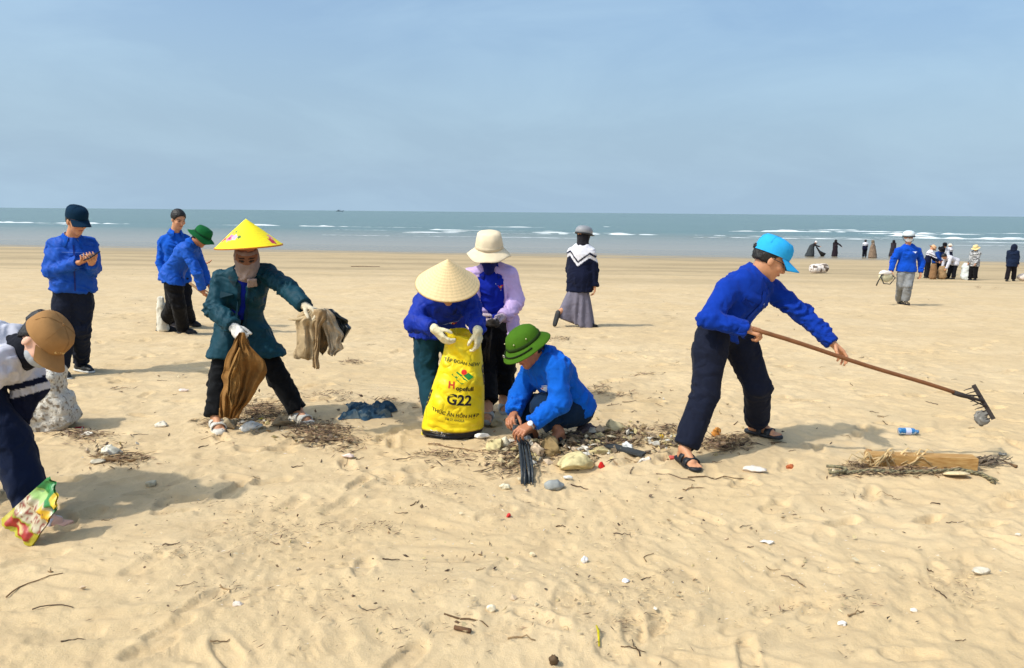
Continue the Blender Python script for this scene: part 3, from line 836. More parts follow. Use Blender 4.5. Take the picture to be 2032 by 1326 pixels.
def sandal(o, an, td, color, name='sandal', sc=1.0, hgt=.075, straps=((.02, .055), (.075, .115)), colors2=None, sole=.024, h=.008):
    """slide: footbed and broad straps over the foot"""
    t = nrm(A(td[0], td[1], 0)); r = np.cross(t, A(0, 0, 1)); z = A(0, 0, 1); b = A(an[0], an[1], an[2] - hgt)
    root = shoe_root(o, name)
    F = Field()
    F.cone(b - t * .045 * sc, b + t * .08 * sc, .040 * sc, .043 * sc, .02); F.cone(b + t * .08 * sc, b + t * .150 * sc, .047 * sc, .040 * sc, .02)
    F.plane(b + z * (sole - .006), z); F.plane(b - z * .008, -z)
    V, Q = F.mesh(h); add('sole', V, Q, M_print, root, colors=paint(V, color, .12, 3, 40))
    for (y0, y1) in straps:
        ym = (y0 + y1) / 2; hh = .080 - .30 * ym
        V, Fc = [], []
        for j in range(13):
            a = math.pi * j / 12; x = -math.cos(a) * .046 * sc; zz = sole * .5 + math.sin(a) ** .7 * hh * .82
            for (yy, dz) in ((y0, 0), (y1, -.004), (y1, .005), (y0, .008)): V.append(b + t * yy * sc + r * x * (1 + (.10 if dz > 0 else 0)) + z * (zz + dz))
        for j in range(12):
            for k in range(4): Fc.append((j * 4 + k, j * 4 + (k + 1) % 4, (j + 1) * 4 + (k + 1) % 4, (j + 1) * 4 + k))
        add('strap', V, Fc, M_print, root, colors=np.tile(colors2 or color, (len(V), 1)))
    return root
def cap_hat(o, c, fr, color, name='cap', s=1.0, brim=.075, up=.056, logo=None, tilt=0., high=.092, button=True):
    """baseball cap: six-panel crown, curved brim"""
    r, f, u = fr; root = shoe_root(o, name); b = c + u * up * s - f * .008
    prof = [(1.0, -.012), (1.015, .008), (1.0, .035), (.93, .062), (.76, .082), (.5, high - .004), (.22, high), (.0, high + .001)]
    def wob(x, y, z, a, ra):
        k = 1 - .012 * abs(math.sin(a * 3)) ** .35 * 0 + .010 * (abs(math.sin(a * 3)) ** .5)
        return x * k, y * k, z + (.012 * math.cos(a) if z < .04 else 0)
    V, F = lathe([(q * .093 * s, z * s) for q, z in prof], b, fr, 48, .93, 1.12, wob)
    add('crown', V, F, M_felt, root, colors=paint(V, color, .05, 5, 30))
    V, Fc = [], []; n, m = 17, 6
    for side in (0, 1):
        for i in range(n):
            a = R(-62 + 124 * i / (n - 1))
            for j in range(m):
                q = j / (m - 1); edge = math.cos(a) ** .55
                x = math.sin(a) * .090 * s * (1 + .02 * q); y = (.100 * math.cos(a) + q * brim * edge) * s
                zz = -.003 - q * (.016 + .014 * tilt) - (.25 + .75 * q) * 3.4 * x * x - (.004 if side else 0)
                V.append(b + r * x + f * y + u * zz * 1.0)
    for i in range(n - 1):
        for j in range(m - 1):
            a0 = i * m + j; Fc.append((a0, a0 + 1, a0 + m + 1, a0 + m)); a0 += n * m; Fc.append((a0, a0 + m, a0 + m + 1, a0 + 1))
    for i in range(n - 1):
        a0 = i * m + m - 1; Fc.append((a0, a0 + n * m, a0 + m + n * m, a0 + m))
    add('brim', V, Fc, M_felt, root, colors=paint(np.array(V), color, .05, 6, 30))
    if button:
        V, F = lathe([(.009, -.002), (.009, .003), (.005, .006), (0, .007)], b + u * (high - .001) * s, fr, 10)
        add('button', V, F, M_felt, root, colors=paint(V, color, .02))
    for k in range(3):                                             # panel seams
        a = R(60 * k); pts, nv = [], []
        for t in np.linspace(-1, 1, 15):
            q = abs(t); i = np.interp(q, [0, .25, .5, .75, .93, 1.0], [0, .5, .76, .93, 1.0, 1.01]) if q > 0 else 0
            zz = np.interp(i, [0, .22, .5, .76, .93, 1.0], [high + .001, high, high - .004, .082, .062, .035])
            sg = 1 if t >= 0 else -1; aa = a
            x = sg * i * .093 * .93 * math.sin(aa) * 1.004; y = sg * i * .093 * 1.12 * math.cos(aa) * 1.004
            pts.append(b + s * (r * x + f * y + u * (zz + .0015))); nv.append(u * (.2 + zz * 6) + r * x * 8 + f * y * 8)
        V, F = ribbon(pts, nv, .003, .001)
        add('seam', V, F, M_felt, root, colors=np.tile(np.array(color) * .86, (len(V), 1)))
    return root, b
def cone_hat(o, c, fr, rad_, hgt, color, name='conical_hat', seg=120, rings=44, paintf=None, rib=.0012, inner=None):
    """leaf hat: ringed cone with thickness; c is the centre of the rim"""
    root = shoe_root(o, name)
    prof = [(max(rad_ * t, .0005), hgt * (1 - t ** 1.04) + (rib if i % 3 == 0 else 0)) for i, t in enumerate(np.linspace(0, 1, rings))]
    V, F = lathe(prof, c, fr, seg)
    C = paint(V, color, .05, 7, 20)
    r, f, u = fr; w = V - c
    if paintf: paintf(w @ r, w @ f, w @ u, C)
    add('cone', V, F[:, ::-1], M_straw, root, colors=C)
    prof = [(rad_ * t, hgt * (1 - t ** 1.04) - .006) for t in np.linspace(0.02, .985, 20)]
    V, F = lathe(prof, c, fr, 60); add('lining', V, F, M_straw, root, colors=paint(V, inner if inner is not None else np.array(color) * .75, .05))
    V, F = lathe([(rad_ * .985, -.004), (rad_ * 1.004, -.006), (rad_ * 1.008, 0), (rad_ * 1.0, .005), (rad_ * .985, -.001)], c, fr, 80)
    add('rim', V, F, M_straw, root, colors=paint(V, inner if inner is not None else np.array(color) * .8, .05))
    return root
def collar(o, J, color, width=.055, open_=.75, name='collar', h0=.075, mat_=None, out=.028, sc=1.0, axis=None):
    """turned-down shirt collar round the neck, open in front"""
    r, f, u = torso_frame(J); c = J['N'] + u * .0; V, Fc = [], []; n = 25
    hd = nrm(J['H'] - J['N']) if 'H' in J else u
    uu = nrm(u + hd * .6) if axis is None else nrm(axis)
    f = nrm(f - uu * (f @ uu)); r = np.cross(f, uu)
    for i in range(n):
        a = R(28 + 304 * i / (n - 1)); dirv = f * math.cos(a) + r * math.sin(a)
        front = max(0, math.cos(a)) ** 2
        top = c + dirv * (.070 + .006 * front) * (1 + (sc - 1) * .5) + uu * (.052 - .026 * front) * sc
        bot = c + dirv * (.084 + out + .020 * front) + uu * (-.022 - .042 * front) * sc + f * .012 * front
        for p in (c + dirv * .060 - uu * .03, top, top + dirv * .006 + uu * .002, bot + dirv * .004, bot - dirv * .004): V.append(p)
    m = 5
    for i in range(n - 1):
        for j in range(m - 1): Fc.append((i * m + j, i * m + j + 1, (i + 1) * m + j + 1, (i + 1) * m + j))
    return add(name, V, Fc, mat_ or M_cloth, o, colors=paint(np.array(V), np.array(color) * 1.12, .04))
def hair_cap(o, J, zcut=.0, grow=.008, back=-.06, h=.009, s=1.0, name='hair', fcut=.045, top=.0):
    """short hair: a shell on the skull, cut back from the face"""
    r, f, u = J['hf']; c = J['H']; F = Field()
    F.ell(c + (f * -.016 + u * (.036 + top)) * s, (r, f, u), [(.075 + grow) * s, (.095 + grow) * s, (.084 + grow) * s], .02)
    F.ell(c + (f * -.045 + u * -.01) * s, (r, f, u), [.068 * s, .06 * s, .075 * s], .02)
    F.plane(c + u * back * s, -u)
    F.plane(c + (f * fcut + u * .05) * s, nrm(f * .86 - u * .50))
    V, Q = F.mesh(h); V = wrinkle(V, Q, .003, (), 3, 60.)
    return add(name, V, Q, M_hair, o)
def glove(o, w, d, n, s, color, kw, fore=None, name='glove', h=.0062, cufflen=.07, cuffr=.040):
    F = Field(); hand_ops(F, w, d, n, s, grow=.0022, **kw)
    fd = nrm(fore if fore is not None else -np.asarray(d))
    F.cone(w, w + fd * (cufflen + .03), .032, cuffr, .02, None, [(w + fd * cufflen, fd)])
    V, Q = F.mesh(h); V = wrinkle(V, Q, .0022, [(w + fd * .03, fd, .05, .004, .02)], 9, 30.)
    return add(name, V, Q, M_cloth, o, colors=paint(V, color, .07, 2, 30))
def badge(o, bv, c, rv, uv, d, s=1.0):
    """youth-union style chest emblem: white bar, red and white pointed shield"""
    patch_on(o, bv, 'badge_bar', [c + rv * x * s + uv * y * s for x, y in ((-.040, .034), (.040, .034), (.040, .026), (-.040, .026))], d, M_print, srgb(235, 235, 240), .002)
    patch_on(o, bv, 'badge_shield', [c + rv * x * s + uv * y * s for x, y in ((-.030, .020), (.030, .020), (.022, .0), (0, -.030), (-.022, 0))], d, M_print, srgb(238, 238, 240), .002)
    patch_on(o, bv, 'badge_emblem', [c + rv * x * s + uv * y * s for x, y in ((-.022, .016), (.022, .016), (.015, .0), (0, -.021), (-.015, 0))], d, M_print, srgb(200, 40, 45), .003)
    patch_on(o, bv, 'badge_star', [c + rv * x * s + uv * y * s for x, y in ((0, .012), (.006, .004), (0, -.008), (-.006, .004))], d, M_print, srgb(245, 205, 60), .004)
def dims(name, J):
    L = lambda a, b: round(float(np.linalg.norm(J[a] - J[b])), 2)
    print('DIM', name, 'torso', L('Pv', 'N'), 'armR', L('SR', 'ER'), L('ER', 'WR'), 'armL', L('SL', 'EL'), L('EL', 'WL'), 'sh', L('SR', 'SL'), 'legR', L('PR', 'KR'), L('KR', 'AR'), 'legL', L('PL', 'KL'), L('KL', 'AL'), 'neck', L('N', 'H'))
BLUE = srgb(6, 72, 168); BLUE2 = srgb(6, 50, 148); NAVY = srgb(16, 22, 38); BLACK = srgb(15, 15, 18)
FWD = A(0, -1, 0)                                             # towards the camera
def joints(Y, **kw):
    """each joint given as photo position and depth offset from the person's depth"""
    J = {}
    for k, v in kw.items(): J[k] = P(v[0], v[1], Y + v[2])
    return J

# ---- man with the rake
Y = 5.0
gr, gl = S(1366, 922), S(1512, 872)
J = joints(Y, Pv=(1438, 650, .02), N=(1497, 550, -.03), SR=(1442, 573, -.13), SL=(1537, 573, .10), ER=(1405, 634, -.24), WR=(1480, 652, -.30),
           EL=(1592, 622, -.02), WL=(1650, 680, -.16), PR=(1412, 662, -.05), PL=(1462, 662, .10), KR=(1400, 782, -.17), KL=(1503, 768, .04), H=(1527, 517, -.06))
J['AR'] = gr + A(-.02, .05, .10); J['AL'] = gl + A(-.03, .05, .10)
J['front'] = A(.62, -.78, -.15); J['hf'] = frame(A(.90, -.12, -.46), A(.3, 0, 1))
dims('rake', J)
base = A(*(0.5 * (gr + gl)))
p = thing('person', base, 'man in sky blue cap and royal blue shirt leaning forward with a long rake', 'person')
handR = (J['WR'], P(1512, 662, Y - .32) - J['WR'], A(.1, .5, -1), A(.3, .2, .9), dict(curl=(1.0, 1.1, .6), thumb=(.8, .45, .4)))
handL = (J['WL'], P(1668, 697, Y - .17) - J['WL'], A(-.45, -.25, -.85), A(.4, -.9, 0), dict(curl=(.35, .55, .35), spread=.14, thumb=(.6, .5, .7)))
body(p, J, handspec=(handR, handL), feet=((J['AR'], A(.25, -1, 0)), (J['AL'], A(.80, -.75, 0))), h=.0057, hs=1.1)
jk = jacket(p, J, BLUE2, 'shirt', w=1.0, hem=.045, seed=1, fold=1.3, amp=.007, cuff=-.005)
trousers(p, J, srgb(20, 25, 42), rs=(.116, .092, .086), seed=2, amp=.006, end=.02)
collar(p, J, BLUE2, out=.036, sc=1.3)
bv = bvh_of(jk); r, f, u = torso_frame(J)
cF = lerp(J['Pv'], J['N'], .5)
stripe_on(p, bv, 'placket', [lerp(J['Pv'], J['N'], t) + f * .3 for t in (.02, .4, .88)], -f, .034, M_cloth, np.array(BLUE2) * 1.12, 24, .007)
for sx in (-1, 1):
    stripe_on(p, bv, 'placket_seam', [lerp(J['Pv'], J['N'], t) + r * .021 * sx + f * .3 for t in (.02, .4, .88)], -f, .005, M_cloth, np.array(BLUE2) * .45, 24, .005)
    pc = lerp(J['Pv'], J['N'], .60) + r * .085 * sx + f * .3
    patch_on(p, bv, 'pocket_flap', [pc + r * x + u * y for x, y in ((-.055, .02), (.055, .02), (.055, -.014), (0, -.026), (-.055, -.014))], -f, M_cloth, np.array(BLUE2) * .62, .008)
pc = lerp(J['Pv'], J['N'], .66) - r * .085 + f * .3
patch_on(p, bv, 'name_tag', [pc + r * x + u * y for x, y in ((-.035, .012), (.035, .012), (.035, .0), (-.035, .0))], -f, M_print, srgb(150, 165, 215), .004)
hr, hf_, hu = J['hf']
hair_cap(p, J, back=-.028, fcut=.03, s=1.1)
V, F = blob(J['H'] - hf_ * .115 + hu * .045, J['hf'], (.035, .03, .022), 4, .3); add('hair_tuft', V, F, M_hair, p)
cap_hat(p, J['H'], J['hf'], srgb(48, 166, 226), s=1.18, up=.046, brim=.085, tilt=1.)
for sx in (-1, 1):                                            # glasses
    V, F = tube([J['H'] + 1.1 * (hr * sx * (.032 + .024 * math.cos(t)) + hf_ * (.108 - .0) + hu * (.008 + .017 * math.sin(t))) for t in np.linspace(0, 2 * math.pi, 15)], .0022, 5, False)
    add('glasses_rim', V, F, M_rubber, p)
    V, F = tube([J['H'] + 1.1 * q for q in (hr * sx * .056 + hf_ * .106 + hu * .012, hr * sx * .080 + hf_ * .06 + hu * .014, hr * sx * .083 + hf_ * -.01 + hu * .012)], .0025, 5)
    add('glasses_temple', V, F, M_rubber, p)
sandal(p, J['AR'], A(.25, -1, 0), srgb(30, 33, 38), sc=1.08, hgt=.085)
sandal(p, J['AL'], A(.80, -.75, 0), srgb(30, 33, 38), sc=1.08, hgt=.085)
# the rake
ra, rb = P(1500, 655, Y - .33), P(1905, 783, Y - .26)
rd = nrm(rb - ra); rk = thing('rake', G(1915, 905), 'long wooden handled iron rake held out above the sand', 'rake')
M_wood = mat('old_wood', srgb(128, 82, 48), .65, .25, 14, .3, 60, stretch=(1, 1, 1))
V, F = tube([lerp(ra, rb, t) + A(0, 0, .004) * math.sin(t * 9) for t in np.linspace(-.015, 1, 14)], list(np.linspace(.0145, .0130, 14)), 10); add('handle', V, F, M_wood, rk)
M_iron = mat('rusty_iron', srgb(52, 44, 40), .7, .3, 40, .3, 90)
h0, h1 = P(1932, 764, Y - .22), P(1972, 832, Y - .30); hc = lerp(h0, h1, .48); hd = nrm(h1 - h0); tn = nrm(np.cross(hd, np.cross(nrm(-rd * .55 + A(0, 0, -.8)), hd)))
V, F = tube([rb - rd * .05, rb + rd * .01, lerp(rb, hc, .6) , hc], [.017, .017, .010, .010], 8); add('ferrule', V, F, M_iron, rk)
V, F = slab([h0 + tn * .013, h0 - tn * .013, h1 - tn * .013, h1 + tn * .013], .006, np.cross(hd, tn)); add('head_bar', V, F, M_iron, rk, smooth=False)
for i in range(9):
    c0 = lerp(h0, h1, (i + .5) / 9); V, F = tube([c0 + tn * .012, c0 + tn * .04 - hd * .004, c0 + tn * .064 - rd * .012], [.0042, .0036, .0022], 6); add('tine', V, F, M_iron, rk)
for sgn in (-1, 1):
    V, F = tube([rb, lerp(h0, h1, .48 + sgn * .16)], .005, 6); add('brace', V, F, M_iron, rk)
# a scrap of plastic caught on the tines
M_scrap = mat('grey_plastic_scrap', srgb(120, 116, 108), .35, .3, 12, .4, 30)
c0 = lerp(h0, h1, .86) + tn * .06
V, F = blob(c0, (nrm(hd), tn, np.cross(hd, tn)), (.046, .042, .008), 9, .5); V = V + noise3(V * 30, 3)[:, None] * np.cross(hd, tn) * .012; o = add('plastic_scrap', V, F, M_scrap); tag(o, 'crumpled grey plastic scrap caught on the rake tines', 'plastic')
def ground_feet(J, R_, L_, hgt=.09, back=.04, dirs=None):
    for k, g in (('R', R_), ('L', L_)):
        t = nrm(A(dirs[k][0], dirs[k][1], 0)); J['A' + k] = g - t * back + A(0, 0, hgt)
# ---- man looking at his phone
Y = 7.25
J = joints(Y, Pv=(146, 572, 0), N=(143, 474, -.02), SR=(106, 487, -.06), SL=(178, 484, .12), ER=(100, 540, -.12), WR=(155, 522, -.22), EL=(186, 534, .0), WL=(182, 523, -.22),
           PR=(127, 582, -.04), PL=(162, 582, .05), KR=(129, 660, -.05), KL=(162, 655, .02), H=(152, 440, -.09))
dr = dict(R=A(.75, -.65, 0), L=A(.85, -.5, 0)); ground_feet(J, S(125, 746), S(165, 735), .09, .03, dr)
J['front'] = A(.58, -.81, 0); J['hf'] = frame(A(.78, -.52, -.36)); dims('phone', J)
p = thing('person', 0.5 * (J['AR'] + J['AL']) - A(0, 0, .09), 'man in dark cap and blue zip jacket standing and looking at his phone', 'person')
hR = (J['WR'], P(180, 515, Y - .30) - J['WR'], A(.2, -.1, .9), A(.2, .6, .6), dict(curl=(.5, .7, .5), thumb=(.8, .4, .5)))
hL = (J['WL'], P(184, 513, Y - .36) - J['WL'], A(-.5, .1, .8), A(-.5, .2, .7), dict(curl=(.6, .7, .5), thumb=(.7, .6, .4)))
body(p, J, handspec=(hR, hL), h=.0072, hs=1.02, skin=SKIN)
jk = jacket(p, J, BLUE, w=1.0, hem=.03, loose=1.12, seed=5, fold=1.2, amp=.009, cuff=.0, h=.0105, mat_=M_nylon, flare=.94)
trousers(p, J, srgb(22, 28, 44), rs=(.108, .082, .074), seed=6, h=.011, end=.01)
collar(p, J, BLUE, out=.036); collar(p, J, srgb(205, 210, 222), out=.012, name='collar_lining')
bv = bvh_of(jk); r, f, u = torso_frame(J); ch = lerp(J['Pv'], J['N'], .76) + f * .3
stripe_on(p, bv, 'piping', [ch - r * .10, ch + r * 0, ch + r * .10], -f, .006, M_print, srgb(72, 108, 186), 20, .003)
stripe_on(p, bv, 'zip', [lerp(J['Pv'], J['N'], t) + f * .3 for t in (.0, .5, .9)], -f, .014, M_print, srgb(10, 34, 110), 20, .004)
badge(p, bv, lerp(J['Pv'], J['N'], .66) - r * .10 + f * .3, -r, u, -f)
hair_cap(p, J, back=-.05, fcut=.035, s=1.02, h=.008); cap_hat(p, J['H'], J['hf'], srgb(10, 40, 62), s=1.08, up=.050, brim=.082, tilt=1.)
for k in 'RL': shoe(p, J['A' + k], dr[k], srgb(28, 30, 32), srgb(200, 200, 195), sc=1.08, h=.007, hgt=.09)
ph = thing('smartphone', P(182, 511, Y - .36), 'black smartphone held in both hands by the man in the dark cap', 'phone')
pr, pf, pu = nrm(A(.75, -.1, .25)), nrm(A(.2, .95, .4)), None
pc = P(183, 509, Y - .34); pu = nrm(np.cross(pr, pf))
V, F = slab([pc + pr * x + pf * y for x, y in ((-.036, -.075), (.036, -.075), (.036, .075), (-.036, .075))], .009, pu); add('case', V, F, M_rubber, ph, smooth=False)
V, F = slab([pc + pu * .0092 + pr * x + pf * y for x, y in ((-.033, -.070), (.033, -.070), (.033, .070), (-.033, .070))], .001, pu); add('screen', V, F, mat('phone_glass', (.03, .035, .04), .08), ph, smooth=False)

# ---- bare-headed man behind
Y = 10.9
J = joints(Y, Pv=(354, 555, 0), N=(348, 461, 0), SR=(324, 476, -.04), SL=(368, 476, .10), ER=(319, 522, -.02), WR=(330, 560, -.12), EL=(380, 512, -.02), WL=(400, 523, -.14),
           PR=(345, 560, -.04), PL=(363, 560, .06), KR=(347, 605, -.02), KL=(368, 604, .05), H=(354, 436, -.05))
dr = dict(R=A(.8, -.5, 0), L=A(.9, -.4, 0)); ground_feet(J, S(345, 650), S(384, 648), .09, .05, dr)
J['front'] = A(.66, -.75, 0); J['hf'] = frame(A(.72, -.55, -.38)); dims('bare', J)
p = thing('person', 0.5 * (J['AR'] + J['AL']) - A(0, 0, .09), 'bare headed man with short black hair in blue shirt behind the stooping man', 'person')
hL = (J['WL'], A(.9, -.2, .05), A(0, -.2, 1), A(.1, -1, .1), dict(curl=(.25, .3, .2), thumb=(.6, .7, .2)))
hR = (J['WR'], A(.3, -.2, -.9), A(.5, .6, 0), A(.4, -.8, 0), dict())
body(p, J, handspec=(hR, hL), h=.009, hs=1.12)
jk = jacket(p, J, srgb(10, 80, 180), 'shirt', w=.98, hem=.05, seed=8, fold=1.2, amp=.008, h=.011)
trousers(p, J, srgb(18, 20, 28), seed=9, h=.014, rs=(.112, .09, .08)); collar(p, J, srgb(10, 80, 180))
hair_cap(p, J, back=.005, fcut=.052, s=1.12, h=.008, grow=.012, top=.006)
for k in 'RL': shoe(p, J['A' + k], dr[k], srgb(36, 32, 40), srgb(50, 46, 52), sc=1.05, h=.009, hgt=.09)

# ---- stooping man with green hat and a stick
Y = 10.25
J = joints(Y, Pv=(341, 544, 0), N=(384, 483, -.05), SR=(370, 494, -.19), SL=(386, 492, .14), ER=(391, 541, -.24), WR=(401, 574, -.17), EL=(400, 530, .06), WL=(416, 565, -.02),
           PR=(342, 550, -.10), PL=(345, 550, .09), KR=(354, 606, -.10), KL=(343, 606, .08), H=(399, 471, -.07))
dr = dict(R=A(1, -.15, 0), L=A(1, .05, 0)); ground_feet(J, S(374, 662), S(334, 658), .09, .08, dr)
J['front'] = A(.72, -.2, -.68); J['hf'] = frame(A(.80, -.12, -.55), A(.4, 0, 1)); dims('stoop', J)
p = thing('person', 0.5 * (J['AR'] + J['AL']) - A(0, 0, .09), 'man in green bush hat and blue jacket stooping over a stick', 'person')
hR = (J['WR'], A(.35, -.05, -.9), A(.6, .7, .2), A(.8, -.3, .3), dict(curl=(.9, 1.0, .6)))
hL = (J['WL'], A(.35, -.05, -.9), A(.6, -.7, .2), A(.8, .3, .3), dict(curl=(.9, 1.0, .6)))
body(p, J, handspec=(hR, hL), h=.009, hs=1.1, skin=SKIN_D)
jk = jacket(p, J, srgb(8, 78, 176), w=1.02, hem=.10, seed=11, fold=1.2, amp=.008, h=.011, hemdir=A(-.25, 0, -1), mat_=M_nylon)
trousers(p, J, srgb(14, 14, 17), seed=12, h=.014, rs=(.120, .095, .085)); collar(p, J, srgb(8, 78, 176))
hair_cap(p, J, back=-.05, fcut=.03, s=1.1, h=.009)
hr, hf_, hu = J['hf']
def soft_hat(o, J, color, rb, name, crown=.098, hgt=.10, droop=.03, up=.04, s=1.0, pleat=0., band=None, seed=0, edge=None):
    fr = J['hf']; b = J['H'] + fr[2] * up; root = shoe_root(o, name)
    def wob(x, y, z, a, ra):
        k = 1 + .012 * math.sin(a * 7 + seed); wv = (.012 * math.sin(a * 3 + seed) + .008 * math.sin(a * 5 + 1)) * max(0, (ra - crown * s)) / max(rb - crown, .01) / s
        return x * k, y * k, z + wv - (pleat * abs(math.sin(a * 8)) if ra > crown * s * .6 else 0)
    V, F = lathe([(q * crown * s, z * s) for q, z in ((1.04, 0), (1.03, .03), (.98, .065), (.86, hgt - .010), (.55, hgt), (.0, hgt + .004))], b, fr, 48, .95, 1.08, wob)
    add('crown', V, F, M_felt, root, colors=paint(V, color, .07, 5, 25))
    pr = [(crown * 1.02 * s, .004)] + [((crown + (rb - crown) * t) * s, -droop * t ** 1.3) for t in np.linspace(.15, 1, 7)] + [((crown + (rb - crown) * t) * s, -droop * t ** 1.3 - .005) for t in np.linspace(1, .1, 6)]
    V, F = lathe(pr, b, fr, 60, .98, 1.04, wob); add('brim', V, F[:, ::-1], M_felt, root, colors=paint(V, color, .07, 6, 25))
    if band is not None:
        V, F = lathe([(crown * 1.045 * s, .002), (crown * 1.06 * s, .003), (crown * 1.055 * s, .028), (crown * 1.03 * s, .030)], b, fr, 48, .95, 1.08); add('band', V, F, M_felt, root, colors=paint(V, band, .04))
    return root, b
soft_hat(p, J, srgb(22, 92, 48), .17, 'bush_hat', droop=.035, s=1.12, band=srgb(16, 66, 38), seed=2)
for k in 'RL': shoe(p, J['A' + k], dr[k], srgb(24, 24, 28), srgb(32, 32, 36), sc=1.08, h=.009, hgt=.09)
st = thing('stick', S(500, 668), 'pale wooden stick held low by the man in the green bush hat', 'stick')
V, F = tube([P(376, 561, Y - .20), P(404, 583, Y - .15), P(450, 622, Y - .3), S(500, 668)], [.017, .017, .016, .015], 8); add('shaft', V, F, mat('pale_stick', srgb(150, 118, 82), .7, .2, 12, .2, 40), st)

# ---- woman with the yellow conical hat
Y = 5.6
TEAL = srgb(3, 56, 70)
J = joints(Y, Pv=(478, 640, .02), N=(488, 540, -.12), SR=(440, 552, -.12), SL=(534, 540, -.06), ER=(424, 612, -.22), WR=(463, 648, -.38), EL=(570, 572, -.24), WL=(604, 606, -.40),
           PR=(460, 655, -.02), PL=(500, 652, .02), KR=(436, 752, -.12), KL=(552, 748, -.02), H=(490, 512, -.19))
dr = dict(R=A(.5, -.85, 0), L=A(.75, -.62, 0)); ground_feet(J, S(432, 857), S(598, 840), .09, .05, dr)
J['front'] = A(.30, -.93, -.15); J['hf'] = frame(A(.30, -.90, -.32)); dims('teal', J)
p = thing('person', 0.5 * (J['AR'] + J['AL']) - A(0, 0, .09), 'woman in yellow conical hat and dark teal coat striding with rags in both hands', 'person')
body(p, J, handspec=(), feet=((J['AR'], dr['R']), (J['AL'], dr['L'])), h=.0085, facepaint=False, hs=.92)
r, f, u = torso_frame(J)
def slitf(hw, z0=.5):
    return lambda F: F.box(lerp(J['Pv'], J['N'], z0) + f * .195, (r, f, u), (hw, .105, .5), .005, .004, True)
jk = jacket(p, J, TEAL, 'coat', w=.91, thigh=.146, hem=.25, seed=14, amp=.010, flare=1.0, hemdir=A(-.02, .0, -1), mat_=M_nylon, extra=slitf(.022), sleeve_r=(.084, .074, .062))
jacket(p, J, srgb(10, 30, 130), 'shirt', w=.82, thigh=0, hem=.12, sleeves='', seed=15, hemdir=A(-.02, .0, -1))
bv = bvh_of(jk)
for sx in (-1, 1):
    stripe_on(p, bv, 'coat_edge', [lerp(J['Pv'], J['N'], t) + r * .034 * sx + f * .3 for t in (-.45, .2, .85)], -f, .020, M_nylon, np.array(TEAL) * .62, 26, .005)
    pc = lerp(J['Pv'], J['N'], .02) + r * .125 * sx + f * .3; patch_on(p, bv, 'pocket_flap', [pc + r * x + u * y for x, y in ((-.06, .03), (.06, .03), (.06, -.02), (-.06, -.02))], -f, M_nylon, np.array(TEAL) * .75, .008)
    pc = lerp(J['Pv'], J['N'], .66) + r * .115 * sx + f * .3; patch_on(p, bv, 'pocket_flap', [pc + r * x + u * y for x, y in ((-.045, .02), (.045, .02), (.045, -.016), (-.045, -.016))], -f, M_nylon, np.array(TEAL) * .75, .008)
trousers(p, J, srgb(12, 13, 16), rs=(.100, .082, .074), seed=16, end=.0)
collar(p, J, srgb(6, 44, 56), out=.040)
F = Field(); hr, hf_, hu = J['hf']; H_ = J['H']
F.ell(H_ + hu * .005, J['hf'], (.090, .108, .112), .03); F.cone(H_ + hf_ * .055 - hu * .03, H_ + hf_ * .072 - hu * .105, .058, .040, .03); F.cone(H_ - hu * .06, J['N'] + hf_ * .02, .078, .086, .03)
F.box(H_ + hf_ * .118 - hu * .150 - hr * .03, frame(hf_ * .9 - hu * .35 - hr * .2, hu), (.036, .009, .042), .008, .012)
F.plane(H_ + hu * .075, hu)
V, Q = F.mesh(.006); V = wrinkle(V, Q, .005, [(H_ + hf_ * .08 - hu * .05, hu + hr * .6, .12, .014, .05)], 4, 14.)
C = paint(V, srgb(138, 120, 112), .06); zz = (V - H_) @ hu + .35 * ((V - H_) @ hr); C *= (1 + .35 * (1 - ss(-.10, -.03, zz)))[:, None]  # shade under the hat painted in: scarf darker above, lighter below the chin
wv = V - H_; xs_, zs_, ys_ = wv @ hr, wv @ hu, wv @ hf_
eyeb = (zs_ > -.012 + .25 * np.abs(xs_)) & (zs_ < .055) & (ys_ > .05); C[eyeb] = np.array(srgb(128, 86, 62))  # bare strip of face, skin tone darkened to paint in the hat's shade
for sx in (-1, 1): C[eyeb & (np.hypot((xs_ - sx * .034) / .020, (zs_ - .016) / .008) < 1)] = (.02, .015, .012); C[eyeb & (np.hypot((xs_ - sx * .036) / .026, (zs_ - .036) / .006) < 1)] = (.03, .02, .016)
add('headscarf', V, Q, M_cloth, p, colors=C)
def flowers(x, y, z, C):
    a = np.arctan2(-x, y); rr_ = np.hypot(x, y); C *= (1 + .035 * np.sin(rr_ * 2 * math.pi / .017))[:, None]
    for (a0, r0, s0, cc) in ((-.62, .155, .028, srgb(232, 120, 160)), (-.98, .170, .022, srgb(205, 48, 88)), (-.34, .150, .020, srgb(240, 170, 195)), (-.62, .155, .010, srgb(150, 40, 80)), (-.98, .170, .009, srgb(120, 20, 50)),
                             (1.25, .20, .026, srgb(190, 50, 80)), (1.45, .17, .020, srgb(230, 130, 160)), (-.10, .150, .014, srgb(80, 120, 50)), (-.46, .105, .012, srgb(110, 130, 60)), (-.75, .112, .010, srgb(180, 90, 90))):
        dx = rr_ * np.sin(a - a0); dy = rr_ * np.cos(a - a0) - r0; th = np.arctan2(dx, dy)
        m = np.hypot(dx, dy) < s0 * (1 + .25 * np.cos(th * 5 + a0 * 9)); C[m] = np.array(cc)
hc = P(494, 489, Y - .19)
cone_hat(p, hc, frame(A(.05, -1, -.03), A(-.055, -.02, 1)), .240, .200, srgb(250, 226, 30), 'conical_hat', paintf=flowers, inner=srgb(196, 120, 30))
GLW = srgb(226, 222, 212)
